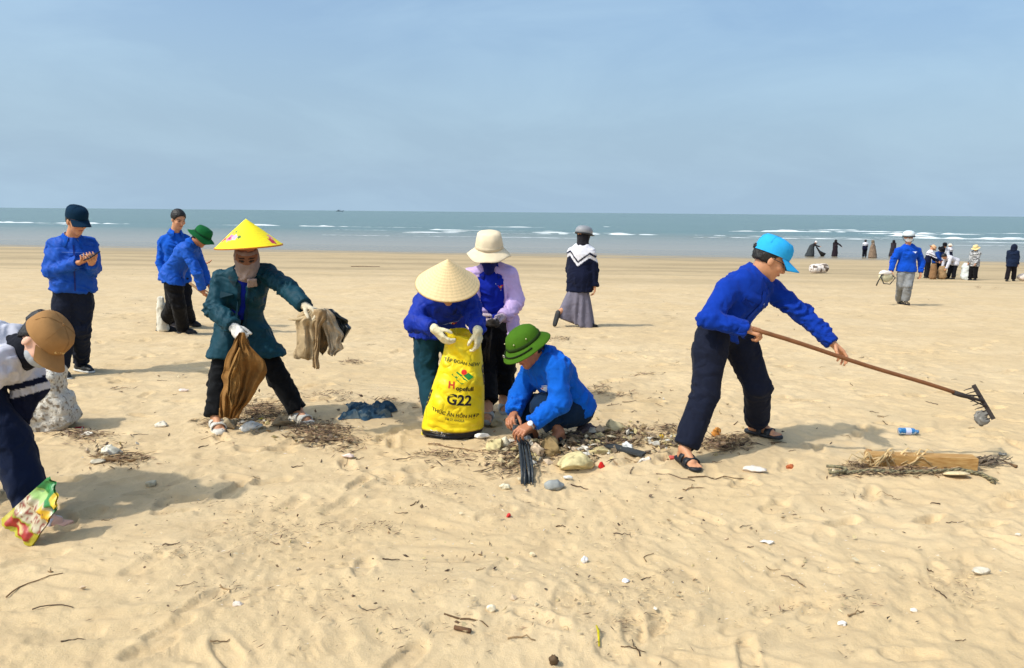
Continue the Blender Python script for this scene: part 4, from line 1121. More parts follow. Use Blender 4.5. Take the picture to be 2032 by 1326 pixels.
gR = (J['WR'], P(474, 664, Y - .42) - J['WR'], A(.3, .5, -.5), A(.6, -.5, .3), GLW, dict(curl=(1.1, 1.2, .7), thumb=(.6, .5, .6)))
gL = (J['WL'], P(632, 619, Y - .43) - J['WL'], A(-.3, -.2, -.9), A(.2, -.95, .1), srgb(206, 192, 164), dict(curl=(.5, .9, .6), thumb=(.6, .5, .6)))
glove(p, *gR, fore=J['ER'] - J['WR']); glove(p, *gL, fore=J['EL'] - J['WL'])
for k in 'RL': sandal(p, J['A' + k], dr[k], srgb(205, 200, 188), sc=1.1, hgt=.085, straps=((.0, .05), (.065, .115)), sole=.034)

# ---- person with the straw conical hat
Y = 5.72
J = joints(Y, Pv=(868, 630, .05), N=(886, 588, -.30), SR=(842, 596, -.22), SL=(930, 594, -.24), ER=(824, 640, -.36), WR=(862, 652, -.50), EL=(944, 634, -.36), WL=(948, 656, -.54),
           PR=(848, 640, 0), PL=(892, 640, .05), KR=(846, 738, -.02), KL=(905, 735, .02), H=(889, 572, -.42))
dr = dict(R=A(0, -1, 0), L=A(.15, -1, 0)); ground_feet(J, S(862, 846), S(906, 842), .09, .02, dr)
J['front'] = A(.05, -.72, -.70); J['hf'] = frame(A(.02, -.76, -.65)); dims('straw', J)
p = thing('person', 0.5 * (J['AR'] + J['AL']) - A(0, 0, .09), 'person in straw conical hat and blue jacket bending over the yellow sack', 'person')
body(p, J, h=.010)
jk = jacket(p, J, srgb(12, 44, 150), w=1.02, hem=.13, seed=18, fold=1.2, amp=.010, mat_=M_nylon, hemdir=A(0, .1, -1), cuff=.02)
trousers(p, J, srgb(20, 58, 72), rs=(.106, .088, .084), seed=19, amp=.007, top=.0)
collar(p, J, srgb(12, 44, 150))
bv = bvh_of(jk); r, f, u = torso_frame(J); ch = lerp(J['Pv'], J['N'], .62) + f * .3
stripe_on(p, bv, 'piping', [ch - r * .13, ch, ch + r * .13], -f, .006, M_print, srgb(140, 160, 210), 20, .003)
badge(p, bv, lerp(J['Pv'], J['N'], .52) + r * -.10 + f * .3, -r, u, -f)
def straw(x, y, z, C):
    rr_ = np.hypot(x, y); C *= (1 + .11 * np.sin(rr_ * 2 * math.pi / .0165))[:, None]; C *= (1 + .05 * np.sin(np.arctan2(x, y) * 34))[:, None]
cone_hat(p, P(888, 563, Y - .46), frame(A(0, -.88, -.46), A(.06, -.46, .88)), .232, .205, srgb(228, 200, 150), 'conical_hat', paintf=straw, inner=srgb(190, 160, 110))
CRM = srgb(226, 216, 180)
glove(p, J['WR'], P(888, 684, Y - .52) - J['WR'], A(.75, .5, .1), A(.3, -.8, .3), CRM, dict(curl=(.25, .5, .4), spread=.16, thumb=(.7, .5, .5)), fore=J['ER'] - J['WR'], cufflen=.06)
glove(p, J['WL'], P(951, 686, Y - .50) - J['WL'], A(-.75, .4, .1), A(-.3, -.8, .3), CRM, dict(curl=(.3, .5, .4), spread=.14, thumb=(.7, .5, .5)), fore=J['EL'] - J['WL'], cufflen=.06)
for k in 'RL': shoe(p, J['A' + k], dr[k], srgb(40, 42, 46), srgb(90, 88, 84), h=.009, hgt=.09)

# ---- woman with the beige bucket hat
Y = 6.05
LIL = srgb(196, 170, 214)
J = joints(Y, Pv=(980, 640, .05), N=(973, 532, .0), SR=(934, 546, 0), SL=(1013, 546, 0), ER=(931, 602, -.06), WR=(958, 628, -.22), EL=(1024, 600, -.04), WL=(998, 629, -.20),
           PR=(961, 652, 0), PL=(1002, 652, 0), KR=(966, 735, -.05), KL=(1003, 732, .02), H=(971, 503, -.06))
dr = dict(R=A(-.05, -1, 0), L=A(.2, -1, 0)); ground_feet(J, S(968, 830), S(1000, 812), .09, .03, dr)
J['front'] = A(.03, -1, 0); J['hf'] = frame(A(.0, -.97, -.24)); dims('bucket', J)
p = thing('person', 0.5 * (J['AR'] + J['AL']) - A(0, 0, .09), 'woman in beige bucket hat, navy face mask and open lilac jacket standing behind the sack', 'person')
body(p, J, feet=((J['AR'], dr['R']), (J['AL'], dr['L'])), h=.0085, hs=1.05)
r, f, u = torso_frame(J)
def openf(F): F.box(lerp(J['Pv'], J['N'], .42) + f * .22, (r, f, u), (.105, .135, .62), .03, .01, True)
jk = jacket(p, J, LIL, w=1.04, hem=.10, seed=22, amp=.007, extra=openf, flare=1.05, sleeve_r=(.076, .066, .052))
sh = jacket(p, J, srgb(12, 36, 150), 'shirt', w=.95, hem=.04, sleeves='', seed=23, amp=.006)
trousers(p, J, BLACK, rs=(.112, .084, .072), seed=24, end=.05); collar(p, J, srgb(12, 36, 150))
bv = bvh_of(sh); badge(p, bv, lerp(J['Pv'], J['N'], .70) - r * .075 + f * .3, -r, u, -f)
for sx in (-1, 1):                                            # hood edge of the open jacket
    V, F = tube([J['N'] + r * .075 * sx + u * .02, J['N'] + r * .10 * sx + f * .06 - u * .06, lerp(J['Pv'], J['N'], .7) + r * .112 * sx + f * .118, lerp(J['Pv'], J['N'], .2) + r * .112 * sx + f * .112], [.018, .02, .014, .010], 8); add('lapel', V, F, M_cloth, p, colors=paint(V, LIL, .03))
F = Field(); hr, hf_, hu = J['hf']; H_ = J['H']
F.ell(H_ + hf_ * .035 - hu * .035, J['hf'], (.078, .082, .072), .02); F.cone(H_ + hf_ * .06 - hu * .05, H_ + hf_ * .07 - hu * .115, .045, .045, .03); F.cone(H_ - hu * .05, J['N'] + u * .01, .070, .070, .02)
F.plane(H_ + hf_ * .1 + hu * .003, hu)
V, Q = F.mesh(.006); V = wrinkle(V, Q, .003, [(H_ + hf_ * .1 - hu * .05, hu, .08, .005, .03)], 4, 18.); add('face_mask', V, Q, M_cloth, p, colors=paint(V, srgb(22, 32, 92), .05))
soft_hat(p, J, srgb(226, 208, 176), .172, 'bucket_hat', crown=.106, hgt=.125, droop=.058, up=.046, s=1.08, seed=4, band=srgb(214, 196, 164))
hair_cap(p, J, back=-.10, fcut=.02, s=1.06, h=.009)
GT = srgb(176, 160, 168)
glove(p, J['WR'], P(974, 645, Y - .30) - J['WR'], A(.5, .3, .6), A(.3, -.8, .4), GT, dict(curl=(.6, .8, .5), thumb=(.7, .6, .4)), fore=J['ER'] - J['WR'], cufflen=.05)
glove(p, J['WL'], P(984, 646, Y - .29) - J['WL'], A(-.5, .3, .6), A(-.3, -.8, .4), GT, dict(curl=(.6, .8, .5), thumb=(.7, .6, .4)), fore=J['EL'] - J['WL'], cufflen=.05)
for k in 'RL': sandal(p, J['A' + k], dr[k], srgb(150, 150, 146), sc=1.05, hgt=.085, straps=((.03, .10),), name='clog', colors2=srgb(168, 166, 160), sole=.03)

# ---- squatting man in the green pith helmet
Y = 5.2
B3 = srgb(8, 88, 186)
J = joints(Y, Pv=(1138, 803, .02), N=(1074, 708, -.08), SL=(1104, 728, -.22), SR=(1052, 732, .10), EL=(1112, 800, -.30), WL=(1056, 842, -.38), ER=(1030, 786, -.02), WR=(1020, 822, -.18),
           PR=(1128, 815, .10), PL=(1140, 820, -.08), KL=(1078, 806, -.16), KR=(1046, 806, .03), H=(1047, 693, -.14))
dr = dict(R=A(-.75, -.65, 0), L=A(-.6, -.8, 0)); ground_feet(J, S(1050, 876), S(1106, 890), .09, .02, dr)
J['front'] = A(-.62, -.42, -.62); J['hf'] = frame(A(-.72, -.46, -.50), A(-.25, -.1, 1)); dims('squat', J)
p = thing('person', 0.5 * (J['AR'] + J['AL']) - A(0, 0, .09), 'man in green pith helmet and blue shirt squatting over the pile of litter', 'person')
hL = (J['WL'], P(1030, 856, Y - .44) - J['WL'], A(.25, .5, -.8), A(-.45, .6, .4), dict(curl=(.45, .8, .5), spread=.10, thumb=(.6, .5, .6)))
hR = (J['WR'], P(1010, 834, Y - .28) - J['WR'], A(.3, -.4, -.8), A(-.3, -.8, .3), dict(curl=(.6, .8, .5), thumb=(.6, .5, .6)))
body(p, J, handspec=(hL, hR), feet=((J['AR'], dr['R']), (J['AL'], dr['L'])), h=.0057, hs=1.08, skin=SKIN_D)
jk = jacket(p, J, B3, 'shirt', w=1.03, hem=.07, thigh=0, seed=26, fold=1.2, amp=.009, h=.009, cuff=.01, hemdir=A(.5, .12, -.86), sleeve_r=(.082, .070, .054))
trousers(p, J, srgb(16, 38, 62), rs=(.118, .092, .082), seed=27, amp=.006, top=.02, end=.05); collar(p, J, B3, out=.036)
bv = bvh_of(jk); r, f, u = torso_frame(J); badge(p, bv, lerp(J['Pv'], J['N'], .62) - r * .06 + f * .3, -r, u, -f, .9)
hair_cap(p, J, back=-.05, fcut=.03, s=1.08)
hr, hf_, hu = J['hf']; root = shoe_root(p, 'pith_helmet'); b = J['H'] + hu * .066
fr = frame(hf_, hu); GRN = srgb(66, 104, 24)
V, F = lathe([(.122, -.002), (.120, .02), (.114, .05), (.098, .078), (.07, .097), (.035, .105), (0, .107)], b, fr, 48, .92, 1.10); add('dome', V, F, M_felt, root, colors=paint(V, GRN, .06, 3, 30))
V, F = lathe([(.118, .004), (.135, -.006), (.155, -.022), (.172, -.040), (.175, -.046), (.168, -.044), (.150, -.030), (.118, -.008)], b, fr, 60, .92, 1.12, lambda x, y, z, a, ra: (x, y, z - .012 * abs(math.cos(a)) * (ra > .13))); add('brim', V, F[:, ::-1], M_felt, root, colors=paint(V, GRN, .06, 4, 30))
V, F = lathe([(.1225, -.002), (.1265, 0), (.1255, .020), (.1205, .022)], b, fr, 48, .92, 1.10); add('band', V, F, M_felt, root, colors=paint(V, srgb(40, 58, 22), .04))
for a_, z_, r_ in ((.5, .050, .116), (-.6, .050, .116), (1.3, .050, .116), (-1.4, .05, .116)):
    V, F = blob(b + fr[0] * math.sin(a_) * r_ * .92 + fr[1] * math.cos(a_) * r_ * 1.1 + fr[2] * z_, fr, (.006, .006, .006), 1, .05, 1); add('vent_stud', V, F, mat('brass', srgb(190, 180, 140), .35, metal=.6), root)
V, F = tube([b + fr[0] * math.sin(a_) * .150 * .92 + fr[1] * math.cos(a_) * .150 * 1.12 - fr[2] * (.012 + .012 * abs(math.cos(a_))) for a_ in np.linspace(-1.4, 1.4, 15)], .006, 6); add('chin_strap', V, F, M_felt, root, colors=np.tile(srgb(30, 40, 20), (len(V), 1)))
bk = b + fr[1] * .150 * 1.12 * math.cos(.35) - fr[0] * -.150 * .92 * math.sin(.35) * 1 - fr[2] * .02
V, F = tube([bk + fr[0] * .012 * math.cos(t) + fr[2] * .012 * math.sin(t) + fr[1] * .008 for t in np.linspace(0, 2 * math.pi, 11)], .0035, 5, False); add('buckle', V, F, mat('steel', srgb(190, 190, 185), .3, metal=.8), root)
for k in 'RL': sandal(p, J['A' + k], dr[k], srgb(34, 30, 30), hgt=.085)
wd = nrm(J['WL'] - J['EL']); wc = J['WL'] + wd * .012; ws = nrm(np.cross(wd, A(0, 0, 1)))
wf = (ws, wd, np.cross(ws, wd)); root = shoe_root(p, 'wristwatch')
V, F = tube([wc + .034 * (wf[0] * math.cos(t) + wf[2] * .8 * math.sin(t)) for t in np.linspace(0, 2 * math.pi, 19)], .007, 6, False); add('watch_strap', V, F, MATS['steel'], root)
wn_ = nrm(A(-.1, -.75, .65) - wd * (A(-.1, -.75, .65) @ wd)); wf2 = (nrm(np.cross(wd, wn_)), wd, wn_)
V, F = lathe([(.019, .0), (.020, .004), (.018, .009), (0.0, .009)], wc + wn_ * .030, wf2, 20); add('watch_case', V, F, mat('watch_face', srgb(225, 228, 230), .2), root)
WHT = srgb(212, 211, 218); NVY = srgb(14, 20, 44)
def school(N, r, u, z0=.30, k=.95, white=WHT, navy=NVY):
    def fn(V, C):
        w = V - N; x = np.abs(w @ r); d = -(w @ u); b = z0 - k * np.minimum(x, .16) + .55 * np.maximum(x - .16, 0)
        C[:] = np.where((d < b)[:, None], np.array(white), np.array(navy)); m = (d > b - .085) & (d < b - .05); C[m] = navy
    return fn
# ---- girl in the grey skirt, seen from behind
Y = 11.5
J = joints(Y, Pv=(1150, 545, 0), N=(1157, 487, 0), SR=(1173, 500, -.06), SL=(1136, 500, .06), ER=(1179, 536, -.05), WR=(1180, 568, -.08), EL=(1131, 535, .14), WL=(1140, 560, .24),
           PR=(1156, 552, -.05), PL=(1145, 552, .05), KR=(1160, 600, .0), KL=(1136, 600, .05), H=(1158, 467, .0))
dr = dict(R=A(1, .1, 0), L=A(.6, .2, 0)); ground_feet(J, S(1170, 652), S(1112, 648), .09, .06, dr); J['AL'] = P(1107, 622, Y - .12)
J['front'] = A(.42, .9, 0); J['hf'] = frame(A(.75, .55, -.15)); dims('skirt', J)
p = thing('person', S(1160, 651), 'schoolgirl in long grey skirt, grey helmet and navy and white jacket walking away', 'person')
hR = (J['WR'], A(.05, 0, -1), A(-1, 0, 0), A(0, .9, 0), dict()); hL = (J['WL'], A(.05, 0, -1), A(1, 0, 0), A(0, .9, 0), dict())
body(p, J, handspec=(hR, hL), h=.010, hs=1.05)
r, f, u = torso_frame(J)
jacket(p, J, NVY, w=1.02, hem=.27, seed=30, amp=.008, h=.011, hemdir=A(0, 0, -1), colorf=school(J['N'], r, u, .33, .95), loose=1.06)
F = Field(); a0 = J['Pv'] - A(0, 0, .12)
F.cone(a0, P(1157, 643, Y), .125, .170, .05, (nrm(A(.2, 1, 0)), 1.1)); F.cone(a0, P(1121, 632, Y), .11, .150, .08, (nrm(A(.2, 1, 0)), 1.15))
c1, c2 = P(1095, 622, Y), P(1172, 655, Y); F.plane(c1, np.cross(nrm(c2 - c1), A(0, -1, 0)) * (1 if np.cross(nrm(c2 - c1), A(0, -1, 0))[2] < 0 else -1))
V, Q = F.mesh(.012)
ang_s = np.arctan2(V[:, 0] - a0[0], V[:, 1] - a0[1]); N_ = vnormals(V, Q); V = V + N_ * (.016 * np.sin(ang_s * 9 + 2 * noise3(V * 3, 2)) * ss(0, .5, a0[2] - V[:, 2]))[:, None]
add('skirt', V, Q, M_cloth, p, colors=paint(V, srgb(112, 108, 122), .07))
F = Field(); hr, hf_, hu = J['hf']; H_ = J['H']
F.ell(H_ + hu * .0, J['hf'], (.092, .105, .115), .02); F.cone(H_ - hu * .05, J['N'] - u * .02, .085, .10, .03); F.plane(H_ + hu * .05, hu)
V, Q = F.mesh(.010); V = wrinkle(V, Q, .005, (), 3, 14.); add('headscarf', V, Q, M_cloth, p, colors=paint(V, srgb(34, 34, 40), .1))
V, F = tube([H_ + hr * -.02 + hf_ * .08 - hu * .05, H_ + hf_ * .10 - hu * .14, H_ + hf_ * .09 - hu * .20], [.03, .02, .012], 8); add('scarf_tail', V, F, M_cloth, p, colors=paint(V, srgb(36, 36, 42), .1))
def helmet(o, J, color, visor, s=1.1, name='helmet', up=.04):
    fr = J['hf']; root = shoe_root(o, name); b = J['H'] + fr[2] * up
    V, F = lathe([(.108, -.02), (.116, .0), (.118, .03), (.108, .065), (.085, .092), (.045, .108), (0, .111)], b, fr, 36, .95 * s, 1.10 * s); add('shell', V, F, M_print, root, colors=paint(V, color, .03))
    V, F = lathe([(.110, -.030), (.121, -.028), (.121, -.006), (.112, -.004)], b, fr, 36, .95 * s, 1.10 * s); add('trim', V, F, M_rubber, root)
    pts = []
    for q in (0, 1):
        for a_ in np.linspace(-1.0, 1.0, 11): pts.append((a_, q))
    V = [b + fr[0] * math.sin(a_) * (.115 + .0 * q) * s + fr[1] * (math.cos(a_) * .125 + q * .06 * math.cos(a_ * 1.4) ** .6) * s - fr[2] * (.004 + .016 * q) for a_, q in pts]
    V += [v - fr[2] * .006 for v in V]; F = [(i, i + 1, i + 12, i + 11) for i in range(10)] + [(i + 22, i + 33, i + 34, i + 23) for i in range(10)] + [(11 + i, 12 + i, 34 + i, 33 + i) for i in range(10)]
    add('visor', V, F, M_print, root, colors=np.tile(visor, (len(V), 1)))
    for sx in (-1, 1):
        V, F = tube([b + fr[0] * sx * .108 * s - fr[2] * .02, b + fr[0] * sx * .09 * s + fr[1] * .03 - fr[2] * .10, b + fr[1] * .05 - fr[2] * .165], .006, 6); add('strap', V, F, M_rubber, root)
    return root
helmet(p, J, srgb(140, 142, 146), srgb(70, 84, 90), 1.12)
shoe(p, J['AR'], dr['R'], srgb(22, 22, 24), srgb(30, 30, 32), h=.010, hgt=.09)
F = Field(); t_ = nrm(A(-.15, -.1, -1)); F.cone(J['AL'] - A(.0, 0, .0), J['AL'] + t_ * .17 - A(.02, 0, 0), .052, .046, .02, (nrm(A(1, .6, -.2)), 1.5)); V, Q = F.mesh(.008); add('shoe', V, Q, M_rubber, p)

# ---- girl bending at the left edge
Y = 3.9
J = joints(Y, Pv=(-100, 722, .05), N=(38, 698, -.08), SR=(4, 728, -.24), SL=(48, 712, .12), ER=(-72, 790, -.34), WR=(-66, 885, -.40), EL=(62, 765, .0), WL=(30, 835, -.02),
           PR=(-72, 738, -.07), PL=(-66, 738, .10), KR=(20, 872, -.12), KL=(-70, 880, .12), H=(80, 679, -.13))
dr = dict(R=A(1, -.08, 0), L=A(.95, .1, 0)); ground_feet(J, S(118, 1033), S(-80, 1016), .09, .13, dr)
J['front'] = A(.12, -.2, -.95); J['hf'] = frame(A(.52, -.28, -.80), A(.8, 0, .55)); dims('left', J)
p = thing('person', 0.5 * (J['AR'] + J['AL']) - A(0, 0, .09), 'girl in tan cap and white and navy school jacket bending down', 'person')
hR = (J['WR'], P(-40, 965, Y - .40) - J['WR'], A(.9, .3, 0), A(.2, -.9, 0), dict(curl=(.5, .7, .4)))
hL = (J['WL'], A(-.2, 0, -1), A(.9, .3, 0), A(.2, -.9, 0), dict())
body(p, J, handspec=(hR, hL), feet=((J['AR'], dr['R']), (J['AL'], dr['L'])), h=.0065, hs=1.05, skin=srgb(226, 176, 150))
r, f, u = torso_frame(J)
def schoolj(V, C):
    C[:] = np.array(srgb(196, 195, 204)) * (1 + .03 * noise3(V * 9, 3))[:, None]
    w = V - J['N']; d = w @ f; x = w @ u
    a = J['ER'] - J['SR']; la = float(np.linalg.norm(a)); q = (V - J['SR']) @ (a / la); dist = np.linalg.norm(V - J['SR'] - q[:, None] * a / la, axis=1)
    m = dist < .125
    for (t0, t1) in ((.74, .90), (1.02, 1.6)): C[m & (q > la * t0) & (q < la * t1)] = np.array(NVY)
    z1 = P(20, 775, Y - .2)[2]; sl = V[:, 2] - .25 * np.maximum(V[:, 0] - P(35, 700, Y)[0], 0); C[(sl < z1) & (sl > z1 - .034) & ~m] = np.array(NVY); C[(sl < z1 - .075)] = np.array(NVY)
jk = jacket(p, J, WHT, w=1.0, hem=.05, seed=33, amp=.009, h=.0075, colorf=schoolj, loose=1.08, sleeve_r=(.088, .074, .060), fl=1.0)
trousers(p, J, srgb(14, 26, 52), rs=(.118, .106, .084), seed=34, amp=.008, h=.010, end=-.02)
collar(p, J, BLACK, out=.030)
hr, hf_, hu = J['hf']; H_ = J['H']
F = Field(); F.cone(J['N'] - u * .05 - f * .02, H_ - hu * .07 - hf_ * .01, .086, .076, .04); F.cone(J['N'] + f * .05, H_ - hu * .10 + hf_ * .04, .06, .05, .04); V, Q = F.mesh(.007); V = wrinkle(V, Q, .005, (), 7, 16.); add('neck_warmer', V, Q, M_cloth, p, colors=paint(V, srgb(18, 20, 30), .1))
hair_cap(p, J, back=-.075, fcut=.0, s=1.08, grow=.012)
V, F = blob(H_ - hf_ * .125 + hu * .03 - hr * .02, J['hf'], (.055, .045, .065), 8, .22); add('hair_bun', V, F, M_hair, p)
F = Field(); F.ell(H_ + (hf_ * .045 - hu * .045) * 1.05, J['hf'], (.066, .078, .050), .02); F.plane(H_ - hu * .008, hu); V, Q = F.mesh(.006); add('face_mask', V, Q, M_cloth, p, colors=paint(V, srgb(176, 180, 184), .04))
TAN = srgb(158, 118, 74)
root, cb = cap_hat(p, H_, J['hf'], TAN, s=1.17, up=.044, brim=.080, tilt=.5)
lf = frame(hf_, hu); lc = cb + lf[1] * .1215 + lf[2] * .030
for i, (x0, x1, z0, z1) in enumerate(((-.030, .030, .012, .015), (-.030, .030, -.015, -.012), (-.033, -.030, -.015, .015), (.030, .033, -.015, .015), (-.022, -.014, -.006, .006), (-.010, -.004, -.006, .006), (0, .008, -.006, .006), (.012, .020, -.006, .006))):
    V, F = slab([lc + lf[0] * x + lf[2] * z - lf[1] * (x * x * 5.5 + .35 * max(z + .015, 0)) for x, z in ((x0, z0), (x1, z0), (x1, z1), (x0, z1))], .006, lf[1]); add('cap_print', V, F, M_print, root, smooth=False, colors=np.tile(srgb(226, 196, 132), (len(V), 1)))
for k in 'RL': sandal(p, J['A' + k], dr[k], srgb(214, 202, 200), hgt=.085, straps=((.0, .022), (.085, .112)), colors2=srgb(220, 208, 206), sole=.022)

# ---- man in white helmet walking towards us
Y = 16.4
J = joints(Y, Pv=(1799, 530, 0), N=(1803, 489, 0), SR=(1782, 498, 0), SL=(1822, 497, 0), ER=(1772, 519, .02), WR=(1768, 538, -.08), EL=(1829, 520, .02), WL=(1827, 541, -.06),
           PR=(1791, 535, 0), PL=(1806, 535, 0), KR=(1788, 566, .0), KL=(1802, 568, -.12), H=(1803, 471, -.03))
dr = dict(R=A(-.1, -1, 0), L=A(0, -1, 0)); ground_feet(J, S(1785, 605), S(1796, 609), .09, .02, dr)
J['front'] = A(-.12, -1, 0); J['hf'] = frame(A(-.3, -.93, -.05)); dims('helmet', J)
p = thing('person', 0.5 * (J['AR'] + J['AL']) - A(0, 0, .09), 'man in white helmet, white face mask, blue shirt and grey trousers walking with a bag', 'person')
hR = (J['WR'], A(-.1, -.1, -1), A(1, 0, 0), A(0, -.9, 0), dict(curl=(.9, 1., .6))); hL = (J['WL'], A(0, -.1, -1), A(-1, 0, 0), A(0, -.9, 0), dict())
body(p, J, handspec=(hR, hL), h=.013, hs=1.1)
r, f, u = torso_frame(J)
jk = jacket(p, J, srgb(8, 72, 182), 'shirt', w=1.04, hem=.10, seed=40, amp=.010, h=.014); trousers(p, J, srgb(132, 134, 136), rs=(.112, .092, .084), seed=41, amp=.010, h=.018)
collar(p, J, srgb(8, 72, 182)); bv = bvh_of(jk); pc = lerp(J['Pv'], J['N'], .72) - r * .09 + f * .3
patch_on(p, bv, 'name_tag', [pc - r * x + u * y for x, y in ((-.05, .02), (.05, .02), (.01, -.02))], -f, M_print, srgb(215, 220, 235), .006)
hr, hf_, hu = J['hf']; H_ = J['H']; F = Field(); F.ell(H_ + (hf_ * .045 - hu * .045), J['hf'], (.070, .085, .062), .02); F.plane(H_ + hu * .005, hu); V, Q = F.mesh(.010); add('face_mask', V, Q, M_cloth, p, colors=paint(V, srgb(226, 228, 230), .02))
helmet(p, J, srgb(206, 216, 220), srgb(26, 28, 32), 1.12)
for k in 'RL': sandal(p, J['A' + k], dr[k], srgb(40, 34, 32), hgt=.085, h=.010)
bg = thing('shoulder_bag', P(1757, 566, Y - .1), 'cream bag with dark straps carried by the man in the white helmet', 'bag')
bc = P(1758, 549, Y - .1); V, F = blob(bc, frame(A(.1, -1, 0)), (.17, .07, .13), 6, .16); add('bag_body', V, F, mat('cream_canvas', srgb(206, 200, 168), .8, .2, 10, .3, 20), bg)
V, F = blob(bc + A(-.03, -.02, .08), frame(A(.1, -1, 0)), (.15, .07, .06), 2, .2); add('flap', V, F, mat('white_canvas', srgb(216, 208, 200), .8, .15, 10, .3, 20), bg)
V, F = tube([J['WR'] + A(0, 0, -.06), bc + A(-.14, -.08, .04), bc + A(-.20, -.06, -.12), bc + A(-.22, -.05, -.20)], .014, 6); add('strap', V, F, M_rubber, bg)
V, F = tube([J['WR'] + A(0, 0, -.06), bc + A(.17, -.08, -.02), bc + A(.06, -.09, -.16), bc + A(-.08, -.09, -.15), bc + A(-.14, -.08, -.02)], .012, 6); add('strap', V, F, M_rubber, bg)

# ---- people farther off
def stand(base, face, hgt=1.58, lean=0., spread=.10, armR=(.15, .0), armL=(.15, .0), stride=0., nod=.15):
    """upright figure in metres; arm = (swing forward, out)"""
    k = hgt / 1.62; f = nrm(A(face[0], face[1], 0)); r = np.cross(f, A(0, 0, 1)); b = np.asarray(base, float); z = A(0, 0, 1); J = {}
    J['Pv'] = b + z * .84 * k - f * lean * .12; ax = nrm(z * math.cos(lean) + f * math.sin(lean)); J['N'] = J['Pv'] + ax * .47 * k
    for s_, n_ in ((1, 'R'), (-1, 'L')):
        J['S' + n_] = J['N'] - ax * .055 * k + r * s_ * .165 * k; J['P' + n_] = J['Pv'] - z * .03 + r * s_ * .085 * k
        a = b + r * s_ * spread + f * stride * s_; J['A' + n_] = a + z * .09; J['K' + n_] = lerp(J['P' + n_], J['A' + n_], .5) + f * .03
        sw, out = (armR if s_ > 0 else armL); d1 = nrm(-z * math.cos(sw) + f * math.sin(sw) + r * s_ * out); d2 = nrm(-z * math.cos(sw * 1.5) + f * math.sin(sw * 1.5) + r * s_ * out * .8)
        J['E' + n_] = J['S' + n_] + d1 * .27 * k; J['W' + n_] = J['E' + n_] + d2 * .25 * k
    hd = nrm(ax + f * .25); J['H'] = J['N'] + hd * .135 * k; J['hf'] = frame(f * math.cos(nod + lean * .7) - z * math.sin(nod + lean * .7)); J['front'] = f - z * math.sin(lean); return J
GRPN = 'people cleaning the beach near the water'
def far_person(px, py, label, face, top, bottom, hgt=1.58, dress=None, hat=None, hatc=None, topf=None, h=.02, hem=.10, **kw):
    g = S(px, py); J = stand(g, face, hgt, **kw); p = thing('person', g, label, 'person', GRPN)
    hs_ = [(J['W' + k], nrm(J['W' + k] - J['E' + k]), nrm(np.cross(J['W' + k] - J['E' + k], J['front'])), J['front'], {}) for k in 'RL']
    body(p, J, handspec=hs_, h=.019 if g[1] < 45 else .025, facepaint=False, hs=1.08)
    r, f, u = torso_frame(J)
    jacket(p, J, top, 'jacket', cuffs=False, w=1.0, hem=hem, h=h * 1.2, seed=int(px), hemdir=A(0, 0, -1) if kw.get('lean', 0) < .5 else None, colorf=topf(J, r, u) if topf else None)
    if dress is None: trousers(p, J, bottom, h=h * 1.25, seed=int(px) + 1, rs=(.11, .092, .086))
    else:
        F = Field(); w0, w1, sx, sy = dress; F.cone(J['Pv'] + A(0, 0, .12), g + A(sx, sy, .02), w0, w1, .05, None, [(g + A(0, 0, .03), A(0, 0, -1))])
        V, Q = F.mesh(h * 1.7); V = wrinkle(V, Q, .02, (), int(px), 5.); add('dress', V, Q, M_cloth, p, colors=paint(V, bottom, .12))
    for k in 'RL': shoe(p, J['A' + k], face, srgb(30, 28, 28), srgb(60, 58, 55), h=.014, hgt=.09)
    if hat == 'soft': soft_hat(p, J, hatc, .16, 'sun_hat', s=1.1)
    elif hat == 'cap': hair_cap(p, J, back=-.06, h=.012, s=1.08); cap_hat(p, J['H'], J['hf'], hatc, s=1.18)
    elif hat == 'hood':
        F = Field(); F.ell(J['H'], J['hf'], (.125, .140, .150), .03); F.cone(J['H'], J['N'], .10, .13, .04); V, Q = F.mesh(.015); add('hood', V, Q, M_cloth, p, colors=paint(V, hatc, .06))
    else: hair_cap(p, J, back=-.10, h=.012, s=1.1, grow=.014, fcut=.03)
    return p, J, g
DK = srgb(44, 42, 46)
far_person(1611, 509, 'person in dark grey robe bending beside a dragged net at the water edge', A(1, -.2, 0), DK, srgb(58, 62, 64), 1.5, dress=(.2, .40, -.22, 0), hat='soft', hatc=srgb(214, 212, 208), lean=.55, armR=(.9, .1), armL=(.9, .1))
far_person(1656, 509, 'person in dark brown robe with one arm stretched out at the water edge', A(-.2, -1, 0), srgb(36, 28, 32), srgb(40, 30, 36), 1.55, dress=(.2, .26, 0, 0), hat='hood', hatc=srgb(30, 26, 30), armL=(.2, 1.3), armR=(.1, .0))
far_person(1715, 511, 'pupil in navy and white jacket standing by the brown robed person', A(.2, 1, 0), NVY, srgb(16, 18, 30), 1.6, topf=lambda J, r, u: school(J['N'], r, u, .26, .2), hem=.14)
far_person(1730, 512, 'person in pale brown robe next to the pupil at the water edge', A(-1, .1, 0), srgb(122, 104, 90), srgb(128, 108, 90), 1.6, dress=(.22, .36, .05, 0), hat='hood', hatc=srgb(116, 104, 88))
far_person(1771, 509, 'figure in dark robe half hidden behind the man in the white helmet', A(-.5, -.9, 0), srgb(50, 42, 46), srgb(46, 42, 50), 1.55, dress=(.2, .3, -.05, 0), hat='hood', hatc=srgb(30, 28, 34))
far_person(1838, 552, 'pupil in peach hat and striped navy jacket looking down at the sacks', A(.9, -.2, 0), NVY, srgb(14, 16, 26), 1.6, topf=lambda J, r, u: school(J['N'], r, u, .24, .1), hat='soft', hatc=srgb(214, 170, 130), h=.016, lean=.25, armR=(.5, .1), armL=(.5, .1), nod=.5)
